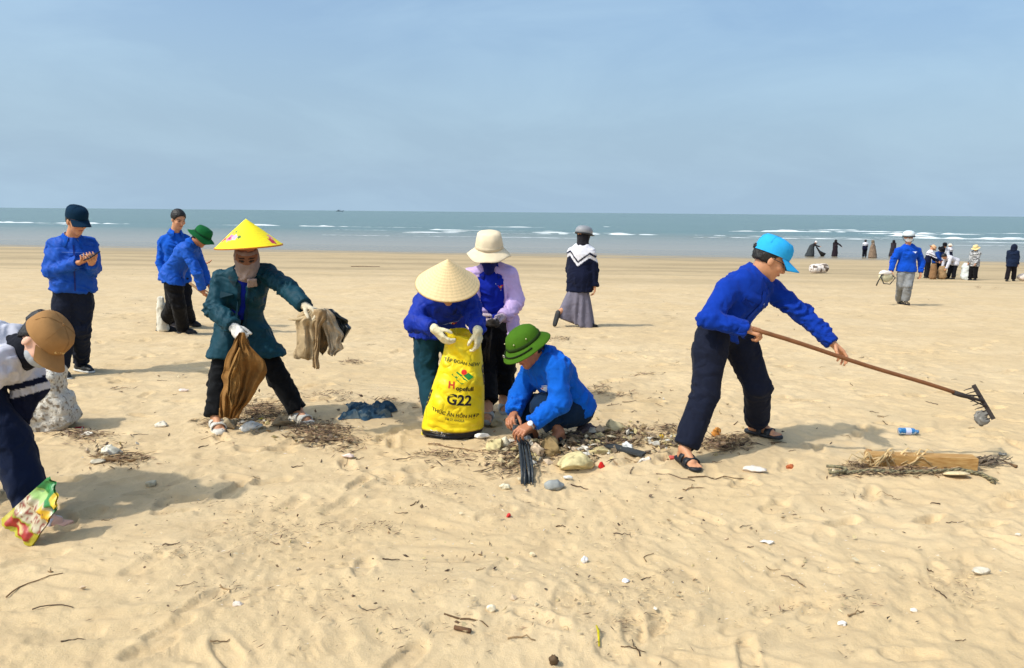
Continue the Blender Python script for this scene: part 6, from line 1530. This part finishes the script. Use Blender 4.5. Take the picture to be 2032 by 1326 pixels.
chunks = [
 ('foam_chunk', 957, 868, 42, 14, WH, 'long white plastic offcut against the foot of the yellow sack', 'plastic', 1, .2, .4, 15),
 ('foam_chunk', 986, 897, 44, 26, FOAMY, 'pale yellow foam chunk in front of the yellow sack', 'foam', 2, .3, .8, 0),
 ('foam_chunk', 1004, 893, 22, 28, FOAM, 'small upright foam lump by the squatting man\'s hands', 'foam', 3, .3, .8, 0),
 ('foam_chunk', 1046, 886, 22, 18, WH, 'jagged white foam bit beside the black straps', 'foam', 4, .4, .8, 0),
 ('foam_chunk', 1064, 910, 26, 26, srgb(206, 182, 152), 'pinkish tan foam bit right of the black straps', 'foam', 5, .35, .8, 0),
 ('coconut_husk', 1094, 905, 36, 36, srgb(150, 126, 86), 'fibrous brown husk in front of the squatting man', 'husk', 6, .3, .9, 0),
 ('foam_slab', 1142, 924, 70, 34, FOAMY, 'big yellowed foam slab at the front of the litter pile', 'foam', 7, .25, .6, 25),
 ('foam_chunk', 1192, 903, 62, 22, srgb(196, 178, 128), 'long mottled yellow foam piece behind the big slab', 'foam', 8, .2, .5, -8),
 ('foam_disc', 1217, 868, 34, 30, srgb(190, 174, 134), 'round tan foam piece sitting among the twigs', 'foam', 9, .15, .7, 0),
 ('foam_chunk', 1243, 896, 24, 14, WH, 'white foam bit next to the dark board end', 'foam', 10, .4, .8, 0),
 ('foam_chunk', 1284, 914, 26, 14, PINKW, 'pale lump right of the dark board end', 'foam', 11, .3, .8, 0),
 ('foam_chunk', 1128, 941, 16, 11, WH, 'small round white pebble of foam on bare sand', 'foam', 12, .15, .8, 0),
 ('flat_stone', 1099, 958, 40, 20, srgb(146, 148, 144), 'smooth flat grey stone lying on the sand', 'stone', 13, .10, .75, 0),
 ('shell', 1002, 962, 22, 12, srgb(222, 212, 182), 'pale shell left of the black straps', 'shell', 14, .25, .7, 0),
 ('red_wrapper', 1194, 922, 18, 14, srgb(206, 44, 40), 'crumpled red wrapper in the litter pile', 'wrapper', 15, .45, .7, 0),
 ('red_wrapper', 1333, 904, 20, 10, srgb(196, 92, 84), 'faded red scrap beside the rake man\'s front foot', 'wrapper', 16, .45, .7, 0),
 ('red_wrapper', 1010, 1019, 14, 11, srgb(204, 60, 58), 'small red scrap alone on the open sand', 'wrapper', 17, .4, .7, 0),
 ('leaf', 1568, 920, 16, 9, srgb(176, 98, 60), 'rusty orange dry leaf on the sand', 'leaf', 18, .4, .7, 0),
 ('crab_shell', 1497, 930, 46, 12, srgb(216, 204, 190), 'bleached flat shell between the rake man and the plank', 'shell', 19, .3, .45, -10),
 ('foam_chunk', 1655, 938, 16, 13, srgb(206, 190, 160), 'little foam cube at the left end of the rope', 'foam', 20, .2, .8, 0),
 ('foam_chunk', 500, 861, 46, 20, WH, 'white foam piece between the teal coated woman\'s feet', 'foam', 21, .3, .6, 10),
 ('foam_chunk', 454, 858, 26, 24, srgb(166, 150, 122), 'tan foam lump beside the woman\'s front sandal', 'foam', 22, .2, .8, 0),
 ('foam_chunk', 560, 856, 50, 16, srgb(150, 130, 100), 'brownish foam sliver by the woman\'s rear foot', 'foam', 23, .3, .5, 15),
 ('plastic_scrap', 690, 905, 30, 8, srgb(226, 204, 190), 'pinkish plastic scrap near the trampled twigs', 'plastic', 24, .3, .6, 15),
 ('foam_chunk', 222, 906, 38, 22, srgb(222, 216, 196), 'curled white foam bit on the small heap by the bending girl', 'foam', 25, .35, .7, 0),
 ('foam_chunk', 195, 922, 24, 10, srgb(202, 192, 170), 'grey foam flake beside the small driftwood', 'foam', 26, .35, .7, 0),
 ('red_wrapper', 157, 848, 30, 13, srgb(180, 26, 44), 'dark red wrapper at the corner of the foam block', 'wrapper', 27, .35, .6, 0),
 ('foam_chunk', 172, 870, 22, 9, srgb(224, 214, 196), 'white scrap in front of the red wrapper', 'foam', 28, .35, .7, 0),
 ('foam_chunk', 300, 958, 20, 13, srgb(196, 184, 156), 'small tan stone in the bending girl\'s shadow', 'stone', 29, .3, .8, 0),
 ('shell', 975, 1210, 20, 15, srgb(226, 212, 182), 'cream clam shell on the trampled foreground sand', 'shell', 30, .2, .8, 0),
 ('brown_stone', 1098, 1312, 22, 22, srgb(96, 76, 54), 'knobbly brown stone at the bottom edge', 'stone', 31, .35, .8, 0),
 ('shell', 1160, 1102, 13, 14, srgb(232, 228, 224), 'pointed white shard standing in the sand', 'shell', 32, .4, .7, 0),
 ('shell', 1241, 1144, 16, 8, srgb(226, 226, 230), 'flat white shard with a bluish tint', 'shell', 33, .35, .7, 0),
 ('plastic_scrap', 1527, 1069, 36, 9, srgb(232, 228, 218), 'torn white plastic flake on open sand', 'plastic', 34, .35, .5, 10),
 ('plastic_scrap', 1950, 1130, 44, 16, srgb(206, 194, 172), 'half buried clear plastic in the foreground', 'plastic', 35, .35, .7, 0),
 ('shell', 1056, 1090, 12, 10, srgb(214, 196, 160), 'small cream shell above the clam shell', 'shell', 36, .3, .8, 0),
 ('shell', 472, 1198, 22, 9, srgb(220, 206, 190), 'pale shell by the twig in the left foreground', 'shell', 37, .35, .6, 15),
 ('foam_chunk', 318, 850, 22, 9, srgb(224, 212, 190), 'white foam scrap between foam block and teal coated woman', 'foam', 38, .35, .7, 0),
 ('plastic_scrap', 365, 775, 26, 6, srgb(222, 204, 190), 'pinkish plastic scrap behind the teal coated woman', 'plastic', 39, .35, .6, 0),
 ('plastic_scrap', 1985, 910, 20, 6, srgb(150, 140, 124), 'grey scrap at the right end of the plank', 'plastic', 40, .35, .6, 0),
 ('yellow_scrap', 520, 836, 22, 6, srgb(206, 190, 50), 'yellow plastic strip among the twigs', 'plastic', 41, .3, .4, 10),
 ('yellow_scrap', 1312, 874, 14, 9, srgb(214, 176, 58), 'yellow plastic chip in the twig pile', 'plastic', 42, .3, .6, 0),
 ('leaf', 1421, 862, 18, 20, srgb(196, 132, 62), 'orange dry leaf behind the rake man\'s leg', 'leaf', 43, .4, .5, 0),
 ('plastic_scrap', 1300, 888, 24, 12, srgb(190, 184, 172), 'grey white scrap on the twig pile', 'plastic', 44, .4, .7, 0),
 ('plastic_scrap', 985, 838, 26, 16, srgb(174, 160, 128), 'tan cloth scrap between the sack and the squatting man', 'cloth', 45, .3, .7, 0),
 ('shell', 2020, 1062, 12, 6, srgb(224, 214, 196), 'pale chip at the right edge', 'shell', 46, .3, .6, 0),
 ('shell', 1815, 1200, 16, 8, srgb(228, 220, 206), 'round white chip in the right foreground', 'shell', 47, .3, .6, 0),
 ('shell', 1672, 1228, 18, 8, srgb(226, 220, 212), 'bluish white chip below the twig frame', 'shell', 48, .3, .6, 0),
]
for (nm, px, py, w_, h_, cl, lb, ct, sd, rgh, dp, yw) in chunks:
    big = 1.22 if ct in ('foam', 'husk') else 1.0
    chunk(nm, px, py, w_ * big, h_ * big * 1.1, cl, lb, ct, sd, rgh, dp, yw, spots=np.array(cl) * .6 if ct in ('foam', 'husk') else None)
# dull cloth on the sand
g = S(728, 822); n_ = 46; X, Yq = np.meshgrid(np.linspace(-1, 1, n_), np.linspace(-1, 1, n_)); edge = 1 + .22 * noise2(X * 2.3, Yq * 2.3, 4)
wx_, wy_ = X * .205 * edge + .03 * noise2(Yq * 3, X, 8), Yq * .20 * edge + .03 * noise2(X * 3, Yq, 9); rim_ = 1 - ss(.75, 1.0, np.maximum(np.abs(X), np.abs(Yq)))
wz_ = .010 + rim_ * (.042 + .030 * noise2(X * 3.1, Yq * 5.2, 2) + .018 * (1 - 2 * np.abs(noise2(X * 6, Yq * 9, 3))))
V = np.stack([g[0] + wx_, g[1] + wy_ + .02, g[2] + wz_], -1).reshape(-1, 3); ix = np.arange(n_ * n_).reshape(n_, n_); Fq = np.stack([ix[:-1, :-1], ix[:-1, 1:], ix[1:, 1:], ix[1:, :-1]], -1).reshape(-1, 4)
Vb = V.copy(); Vb[:, 2] = g[2] - .004
C = paint(V, srgb(46, 70, 88), .2, 2, 12); C[noise3(V * 26, 4) > .42] = srgb(92, 104, 108)
o = add('denim_cloth', np.concatenate([V, Vb]), np.concatenate([Fq, Fq[:, ::-1] + len(V)]), M_rag, colors=np.concatenate([C, C])); tag(o, 'crumpled blue denim cloth lying flat on the sand', 'cloth')
# purple-grey sheet and dark board behind the squatting man
g = S(1165, 872); V, F = blob(g + A(0, .02, .03), frame(A(.2, -1, 0)), (.11, .09, .055), 5, .55); tag(add('plastic_sheet', V, F, M_litter, colors=paint(V, srgb(104, 86, 84), .2, 3, 20)), 'crumpled purple grey plastic sheet behind the squatting man', 'plastic')
def board(name, a, b, wid, thk, color, label, cat, m=None, n=12):
    a, b = np.asarray(a, float), np.asarray(b, float); d = nrm(b - a); sd = nrm(np.cross(d, A(0, 0, 1))); V, F = [], []
    for i in range(n + 1):
        c = lerp(a, b, i / n); j = .003 * noise2(i * .7, 3., 2)
        for (s_, z_) in ((-1, 0), (1, 0), (1, 1), (-1, 1)): V.append(c + sd * s_ * (wid / 2 + j) + A(0, 0, z_ * thk))
    for i in range(n):
        for k in range(4): F.append((i * 4 + k, i * 4 + (k + 1) % 4, i * 4 + 4 + (k + 1) % 4, i * 4 + 4 + k))
    F += [(3, 2, 1, 0), tuple(n * 4 + k for k in range(4))]; V = np.array(V)
    return tag(add(name, V, F, m or M_litter, smooth=False, colors=paint(V, color, .1, 5, 30)), label, cat)
board('dark_board', S(1158, 884) + A(0, 0, .015), S(1278, 908) + A(0, 0, .004), .075, .016, srgb(58, 60, 60), 'dark grey board jutting from the litter pile', 'board')
M_plank = mat('bleached_plank', srgb(190, 150, 92), .8, .2, 9, .35, 40, color2=srgb(166, 122, 66), stretch=(1, 8, 8))
board('plank', S(1722, 926) + A(0, .02, 0), S(1936, 938) + A(0, .02, 0), .09, .082, srgb(200, 160, 100), 'thick pale wooden plank lying behind the old rope', 'plank', M_plank)
V, F = blob(S(1722, 918) + A(0, 0, .06), frame(A(0, -1, 0)), (.03, .03, .03), 4, .4); tag(add('rope_knot', V, F, M_litter, colors=paint(V, srgb(170, 128, 84), .2)), 'frayed knot at the left end of the plank', 'rope')
# old rope: twisted strands
drift0 = None
rp = thing('old_rope', S(1800, 938), 'thick frayed grey green rope lying along the plank', 'rope'); M_rope = mat('old_rope', srgb(150, 140, 104), .9, .35, 60, .8, 90, color2=srgb(84, 78, 64))
ctr = [S(x, y) + A(0, 0, .016) for x, y in ((1645, 934), (1680, 938), (1730, 940), (1790, 943), (1850, 943), (1905, 941), (1945, 948), (1975, 962))]
tt_ = np.linspace(0, 7, 90); cc_ = np.stack([np.interp(tt_, range(8), [c[i] for c in ctr]) for i in range(3)], -1)
for q in range(3):
    pts = []
    for i, c in enumerate(cc_):
        d = nrm(cc_[min(i + 1, 89)] - cc_[max(i - 1, 0)]); s_ = nrm(np.cross(d, A(0, 0, 1))); z_ = np.cross(s_, d); a = i * .62 + q * 2.094
        fr_ = .0074 * (1 + 1.2 * ss(78, 89, i)); pts.append(c + fr_ * (s_ * math.cos(a) + z_ * math.sin(a)))
    V, F = tube(pts, .0068, 7); add('strand', V, F, M_rope, rp)
V, F = tube([S(1640 + 40 * math.sin(t) , 936 - 6 * math.cos(t)) + A(0, 0, .03) for t in np.linspace(0, 3, 8)], .010, 7); add('loose_end', V, F, M_rope, rp)
tr_ = np.random.default_rng(12)
def leafy(px, py, wpx, n, color, label, cat, name, up=.10):
    """heap of dry curled blades"""
    root = thing(name, S(px, py), label, cat)
    for k in range(n):
        g = S(px + tr_.uniform(-.5, .5) * wpx, py + tr_.uniform(-4, 3)); a = tr_.uniform(-.5, .5) + (math.pi if tr_.random() < .5 else 0); L = tr_.uniform(.08, .22); d = A(math.cos(a), math.sin(a) * .5, 0)
        pts = [g + d * L * t + A(0, 0, .01 + up * tr_.uniform(.3, 1) * (math.sin(t * 2.6) + .25 * math.sin(t * 7 + k))) for t in np.linspace(0, 1, 6)]
        V, F = ribbon(pts, [A(0, -.5, 1)] * 6, [.004, .009, .012, .011, .007, .003], .002); add('blade', V, F, M_twig, root, colors=paint(V, np.array(color) * tr_.uniform(.65, 1.2), .1))
leafy(1770, 930, 80, 30, srgb(196, 168, 122), 'heap of pale dry leaves draped over the plank end', 'leaves', 'dry_leaves', .10)
leafy(1960, 930, 50, 22, srgb(112, 98, 82), 'frayed grey fibres at the right end of the plank', 'fibres', 'dry_fibres', .05)
g = S(1896, 948); V, F = lathe([(0, .03), (.05, .028), (.078, .018), (.082, .010), (.076, .006), (0, .012)], g + A(0, -.01, .012), frame(A(0, -1, .35), A(0, -.35, 1)), 28, 1., .75); tag(add('foam_bowl', V, F[:, ::-1], M_litter, colors=paint(V, srgb(206, 186, 146), .06)), 'broken cream foam bowl tucked under the plank', 'bowl')
V, F = tube([S(x, y) + A(0, 0, .012) for x, y in ((1975, 920), (1990, 925), (2005, 931), (2016, 935))], [.006, .005, .005, .012], 6); tag(add('seed_stalk', V, F, M_twig, colors=paint(V, srgb(110, 86, 62), .1)), 'dark stalk with a seed head right of the plank', 'stalk')
# blue bottle
bt = thing('plastic_bottle', S(1800, 870), 'clear blue plastic bottle lying on the sand right of the rake man', 'bottle'); b0 = S(1800, 868) + A(0, 0, .026); bx = nrm(A(1, -.12, 0)); bfr = (nrm(np.cross(bx, A(0, 0, 1))), np.cross(nrm(np.cross(bx, A(0, 0, 1))), bx) * -1, bx)
M_bot = mat('blue_plastic', srgb(52, 136, 200), .15, .15, 20, .1, 40, trans=.45, spec=.6)
prof = [(0, -.066), (.022, -.066), (.026, -.058)] + [(.026 - .0015 * (i % 2), -.05 + .010 * i) for i in range(9)] + [(.024, .045), (.014, .058), (.011, .062), (.011, .070), (0, .070)]
V, F = lathe(prof, b0, bfr, 20); add('bottle_body', V, F, M_bot, bt)
V, F = lathe([(.0262, -.02), (.0268, -.018), (.0268, .018), (.0262, .02)], b0, bfr, 20); add('bottle_label', V, F, mat('bottle_label', srgb(190, 196, 226), .4), bt)
V, F = lathe([(.012, .062), (.0135, .063), (.0135, .076), (0, .077)], b0, bfr, 14); add('bottle_cap', V, F, mat('bottle_cap', srgb(70, 120, 170), .4), bt)

# ---- twigs
TG = [srgb(100, 78, 56), srgb(132, 106, 76), srgb(82, 64, 50), srgb(150, 124, 90), srgb(116, 98, 78)]
def twig_mesh(L, bend, seed, rad0=.005, fork=False):
    q = np.random.default_rng(seed); pts = []; 
    for t in np.linspace(0, 1, 7): pts.append(A((t - .5) * L, bend * L * math.sin(t * math.pi) + L * .018 * q.normal(), rad0 * .5 + .004 * abs(q.normal())))
    V, F = tube(pts, list(np.linspace(rad0, rad0 * .5, 7)), 6); F = list(F)
    if fork:
        v2, f2 = tube([pts[3], pts[3] + A(.12 * L, .16 * L, .01), pts[3] + A(.22 * L, .24 * L, .004)], [rad0 * .7, rad0 * .5, rad0 * .3], 5); F += [tuple(i + len(V) for i in f_) for f_ in f2]; V = np.concatenate([V, v2])
    return V, F
TW = 'dry twigs scattered over the sand'
def lay_twig(px, py, L, yaw, bend=.05, rad0=.005, ci=0, label=None, seed=0, fork=False, xy=None):
    g = S(px, py) if xy is None else A(xy[0], xy[1], sand_z(*xy)); V, F = twig_mesh(L, bend, seed, rad0, fork); c, s = math.cos(R(yaw)), math.sin(R(yaw))
    W = np.stack([V[:, 0] * c - V[:, 1] * s, V[:, 0] * s + V[:, 1] * c, V[:, 2]], -1) + g
    W[:, 2] += np.array([sand_z(w[0], w[1]) for w in W[::6]]).repeat(6)[:len(W)] - g[2] if len(W) % 6 == 0 else 0
    if label is None:
        tone = ('brown', 'tan', 'dark brown', 'pale', 'grey brown')[ci % 5]; shp = 'curved' if abs(bend) > .07 else 'straight'; side = 'left' if g[0] < -.28 * g[1] else ('right' if g[0] > .28 * g[1] else 'centre')
        zone = ('the nearest sand' if g[1] < 3.3 else 'sand before the people' if g[1] < 4.7 else 'sand by the litter heap' if g[1] < 6.3 else 'sand behind the front group' if g[1] < 10 else 'the far sand')
        label = '%s %s twig on %s, picture %s' % ('longer' if L > .09 else 'short', tone if shp == 'straight' else tone + ' curved', zone, side)
    o = add('twig', W, F, M_twig, colors=paint(W, TG[ci % 5], .1)); tag(o, label or 'thin dry brown twig lying loose on the trampled sand', 'twig', TW)
for i, (px, py, L, yw, bd, rr_, lb) in enumerate((
   (925, 1232, .20, -20, .10, .006, 'long curved twig above the short driftwood stub in the foreground'), (70, 1160, .24, 62, .25, .005, 'S shaped twig below the shadow of the bending girl'), (105, 1208, .16, 8, .15, .004, 'thin arched twig in the left foreground'),
   (1700, 1212, .10, 30, .1, .006, 'dark bent twig in the right foreground'), (1340, 945, .26, -35, .05, .007, 'long pale stick pointing at the front foot of the rake man'), (1420, 945, .36, 2, .02, .007, 'straight stick touching the front sandal of the rake man'),
   (1375, 968, .14, 20, .08, .006, 'short forked twig below the front sandal of the rake man'), (1150, 955, .13, -40, .1, .006, 'dark twig right of the flat grey stone'), (1260, 912, .14, -20, .05, .006, 'twig on the sand in front of the dark board'),
   (1215, 805, .14, 25, .1, .006, 'forked dark twig behind the squatting man'), (1275, 800, .36, -22, .02, .005, 'long thin branch behind the litter pile'), (900, 885, .42, -24, .02, .008, 'long brown stick under the yellow sack'),
   (800, 905, .14, 18, .1, .005, 'dark twig left of the yellow sack'), (445, 1168, .09, -40, .2, .005, 'hooked twig in the left foreground'), (340, 1085, .08, 15, .05, .006, 'short dark twig below the bending girl shadow'),
   (1545, 880, .12, 2, .02, .005, 'twig in the shadow behind the rake man'), (1290, 1100, .09, 55, .3, .004, 'small hooked twig in the middle foreground'), (1262, 1276, .11, 100, .02, .004, 'upright lying thin twig near the bottom edge'),
   (1035, 1267, .11, -8, .05, .006, 'flat grey twig near the bottom edge'), (725, 530, 1.6, -3, .0, .03, 'long bleached pole on the far sand behind the straw hat'), (250, 905, .34, 0, .02, .006, 'thin stick poking out of the small heap'),
   (240, 920, .20, 3, .03, .016, 'short tan driftwood on the small heap by the bending girl'), (280, 870, .1, 20, .1, .004, 'bent twig right of the red wrapper'), (1470, 890, .2, 4, .05, .006, 'twig between the feet of the rake man'))):
    lay_twig(px, py, L, yw, bd, rr_ * (.72 if rr_ < .01 else 1), i, lb, i, fork=i in (6, 9))
V, F = tube([S(902, 1252) + A(0, 0, .008), S(934, 1260) + A(0, 0, .008)], [.009, .010], 8); tag(add('driftwood', V, F, M_twig, colors=paint(V, srgb(108, 80, 58), .1)), 'short stub of brown driftwood in the centre foreground', 'driftwood')
V, F = ribbon([S(1183, 1246) + A(0, 0, .012), S(1187, 1262) + A(0, 0, .02), S(1189, 1278) + A(0, 0, .006)], [A(0, -.4, 1)] * 3, [.006, .010, .006], .003); tag(add('straw_strip', V, F, M_twig, colors=np.tile(srgb(196, 180, 40), (len(V), 1))), 'yellow green plastic strip near the bottom edge', 'strip')
# loose twigs everywhere, denser round the pile
tr_ = np.random.default_rng(21); n_t = 0
while n_t < 150:
    if n_t < 45: r_, a_ = tr_.uniform(2.6, 5.5), tr_.uniform(R(-36), R(36)); x, y = r_ * math.sin(a_), r_ * math.cos(a_)
    elif n_t < 110: x, y = tr_.normal(.2, 2.2), tr_.normal(5.4, .7)
    else: r_, a_ = tr_.uniform(6, 16), tr_.uniform(R(-36), R(36)); x, y = r_ * math.sin(a_), r_ * math.cos(a_)
    if y < 2.5: continue
    lay_twig(0, 0, tr_.uniform(.025, .085) * (1 + .06 * y), tr_.uniform(0, 180) if tr_.random() < .4 else tr_.normal(15, 25), tr_.uniform(-.15, .15), tr_.uniform(.0018, .0042), tr_.integers(0, 5), None, 100 + n_t, xy=(x, y)); n_t += 1
# drifts of seaweed, bark and chips: too fine to count
def drift(name, label, spots, seed, cols, size=(.010, .036), flatz=.3, dens_=.85):
    q = np.random.default_rng(seed); V, F, C = [], [], []
    for (px, py, wpx, hpx, n) in spots:
        n = int(n * dens_); DXY = q.normal(0, .42, (n, 2)); GG = Ss(px + DXY[:, 0] * wpx * .5, py + DXY[:, 1] * hpx * .5)
        for k in range(n):
            dx, dy = DXY[k]; g = GG[k]
            L = q.uniform(*size) * (1.6 if q.random() < .15 else 1); w_ = min(L * q.uniform(.06, .2), .006); a = q.normal(.2, .9) + (math.pi if q.random() < .5 else 0); z0 = .003 + abs(q.normal(0, .012)) * (1.5 - min(1.4, abs(dx) + abs(dy))); tl = q.normal(0, flatz)
            d = A(math.cos(a), math.sin(a), tl * .6); s_ = nrm(np.cross(d, A(0, 0, 1))); b = len(V); up_ = A(0, 0, w_ * .8)
            c = g + A(0, 0, z0 + .004)
            bend = s_ * L * q.normal(0, .12)
            V += [c - d * L, c - s_ * w_ + bend, c + s_ * w_ + bend, c + up_ + bend, c + d * L]
            F += [(b, b + 1, b + 3), (b, b + 3, b + 2), (b, b + 2, b + 1), (b + 4, b + 3, b + 1), (b + 4, b + 2, b + 3), (b + 4, b + 1, b + 2)]
            cc = np.array(cols[q.integers(0, len(cols))]) * q.uniform(.6, 1.3); C += [cc] * 5
    return tag(add(name, np.array(V), F, M_twig, smooth=False, colors=np.array(C)), label, 'debris', kind='stuff')
BR = [srgb(104, 80, 58), srgb(134, 108, 78), srgb(78, 60, 48), srgb(164, 140, 106), srgb(124, 104, 86), srgb(64, 50, 42), srgb(186, 160, 120), srgb(146, 116, 92)]
drift('seaweed_debris', 'dry brown seaweed and bark chips heaped round the litter', [(1220, 868, 190, 60, 1700), (1150, 880, 240, 60, 800), (1030, 900, 150, 70, 700), (1440, 880, 120, 34, 800), (1190, 778, 60, 22, 150), (1240, 785, 110, 14, 80), (1330, 850, 90, 30, 200),
      (1110, 678, 60, 14, 170), (702, 723, 66, 14, 150), (1280, 748, 60, 12, 110), (630, 860, 170, 60, 1000), (520, 820, 150, 60, 900), (690, 880, 120, 50, 260), (430, 850, 90, 40, 160), (770, 800, 70, 24, 120), (660, 790, 160, 30, 200),
      (160, 868, 120, 26, 220), (240, 915, 130, 44, 260), (200, 880, 150, 60, 160), (240, 772, 60, 8, 30), (880, 900, 160, 46, 200), (1000, 925, 120, 40, 160), (1800, 940, 280, 16, 620), (1690, 930, 80, 22, 160), (1941, 571, 22, 8, 120), (1975, 573, 30, 5, 80), (1780, 925, 120, 14, 160)], 3, BR)
drift('seaweed_scraps', 'scattered specks of bark and weed on the trodden sand', [(350, 1100, 240, 40, 110), (560, 1050, 320, 70, 240), (740, 1040, 130, 30, 120), (880, 960, 200, 34, 140), (480, 1000, 260, 60, 120), (1230, 1050, 130, 60, 50), (1270, 1150, 150, 80, 70), (1240, 1230, 80, 50, 60), (1690, 1190, 150, 40, 70),
      (1560, 1200, 180, 30, 40), (1900, 1160, 180, 90, 70), (1700, 985, 220, 30, 60), (450, 1170, 160, 70, 70), (640, 1190, 260, 110, 70), (820, 1250, 240, 80, 60), (1010, 1015, 1500, 420, 420), (800, 940, 1500, 160, 320), (1000, 760, 2000, 220, 260), (1000, 1240, 2100, 200, 260)], 4, BR, (.005, .016), .2)
drift('shell_chips', 'tiny pale shell chips strewn over the sand', [(1000, 1050, 2000, 420, 260), (700, 880, 1300, 140, 160), (1600, 1100, 900, 300, 120)], 5, [srgb(230, 222, 204), srgb(214, 204, 186), srgb(236, 230, 222)], (.004, .010), .2)
drift('sand_clods', 'small crumbled clods of sand kicked up round the footprints', [(1000, 1150, 2100, 300, 700), (500, 1050, 500, 160, 420), (1900, 1150, 260, 160, 240), (1250, 1200, 300, 200, 260), (850, 1000, 700, 160, 300)], 6, [srgb(196, 174, 132), srgb(186, 160, 116), srgb(206, 184, 142)], (.006, .014), .3)
drift('tide_wrack', 'dark bits of wrack strewn along the damp far sand', [(650, 515, 900, 20, 120), (1300, 530, 1200, 40, 120), (200, 540, 500, 40, 70), (1500, 600, 1000, 100, 90), (250, 620, 500, 80, 60)], 8, BR, (.03, .10), .1)

def rubble(name, label, spots, seed, cols):
    """angular foam crumbs, shells and plastic bits in the heap"""
    q = np.random.default_rng(seed); V, F, C = [], [], []
    oc = np.array([(1, 0, 0), (-1, 0, 0), (0, 1, 0), (0, -1, 0), (0, 0, 1), (0, 0, -1)], float); of = [(0, 2, 4), (2, 1, 4), (1, 3, 4), (3, 0, 4), (2, 0, 5), (1, 2, 5), (3, 1, 5), (0, 3, 5)]
    for (px, py, wpx, hpx, n, s0, s1) in spots:
        D = q.normal(0, .42, (n, 2)); GG = Ss(px + D[:, 0] * wpx * .5, py + D[:, 1] * hpx * .5)
        for k in range(n):
            s = q.uniform(s0, s1) * (1.5 if q.random() < .12 else 1); M_ = q.normal(0, .35, (3, 3)) + np.diag((1, .8, .55)); b = len(V)
            v = (oc * q.uniform(.6, 1.3, (6, 1))) @ M_.T * s + GG[k] + A(0, 0, s * .25 + abs(q.normal(0, .02)) * (hpx > 30)); V += list(v); F += [tuple(i + b for i in f_) for f_ in of]; C += [np.array(cols[q.integers(0, len(cols))]) * q.uniform(.75, 1.1)] * 6
    return tag(add(name, np.array(V), F, M_litter, smooth=False, colors=np.array(C)), label, 'debris', kind='stuff')
PALE = [srgb(196, 180, 146), srgb(182, 164, 124), srgb(206, 198, 182), srgb(160, 138, 104), srgb(186, 164, 136), srgb(132, 114, 90), srgb(108, 92, 76), srgb(190, 172, 122), srgb(146, 124, 96)]
rubble('foam_crumbs', 'crumbs of foam, shell and plastic mixed through the litter heap', [(1210, 872, 210, 54, 230, .008, .028), (1150, 900, 210, 50, 130, .008, .030), (1035, 905, 150, 60, 110, .008, .028), (1330, 880, 120, 36, 90, .008, .022), (1430, 880, 120, 30, 50, .007, .016), (520, 850, 190, 50, 70, .008, .02), (630, 870, 160, 40, 50, .007, .018), (230, 905, 130, 40, 40, .008, .02), (160, 865, 100, 30, 30, .008, .018)], 31, PALE)
rubble('pebble_grit', 'sparse grit and small pebbles over the open sand', [(1000, 1080, 2000, 420, 240, .004, .010), (1000, 800, 2000, 240, 160, .006, .014)], 32, PALE + BR[:3])
drift('heap_sticks', 'criss crossed sticks and stalks lying in the litter heap', [(1215, 866, 190, 46, 90), (1140, 890, 180, 50, 50), (1035, 900, 140, 60, 46), (1440, 880, 110, 26, 40), (520, 826, 150, 50, 70), (630, 866, 150, 46, 60), (240, 912, 120, 30, 20)], 41, BR, (.05, .13), .25)

for o in list(scene.objects):
    if o.parent is None and o.type in ('MESH', 'EMPTY') and 'label' in o and 'kind' not in o: o['kind'] = 'thing'
for o in scene.objects:
    if '_base' in o: del o['_base']
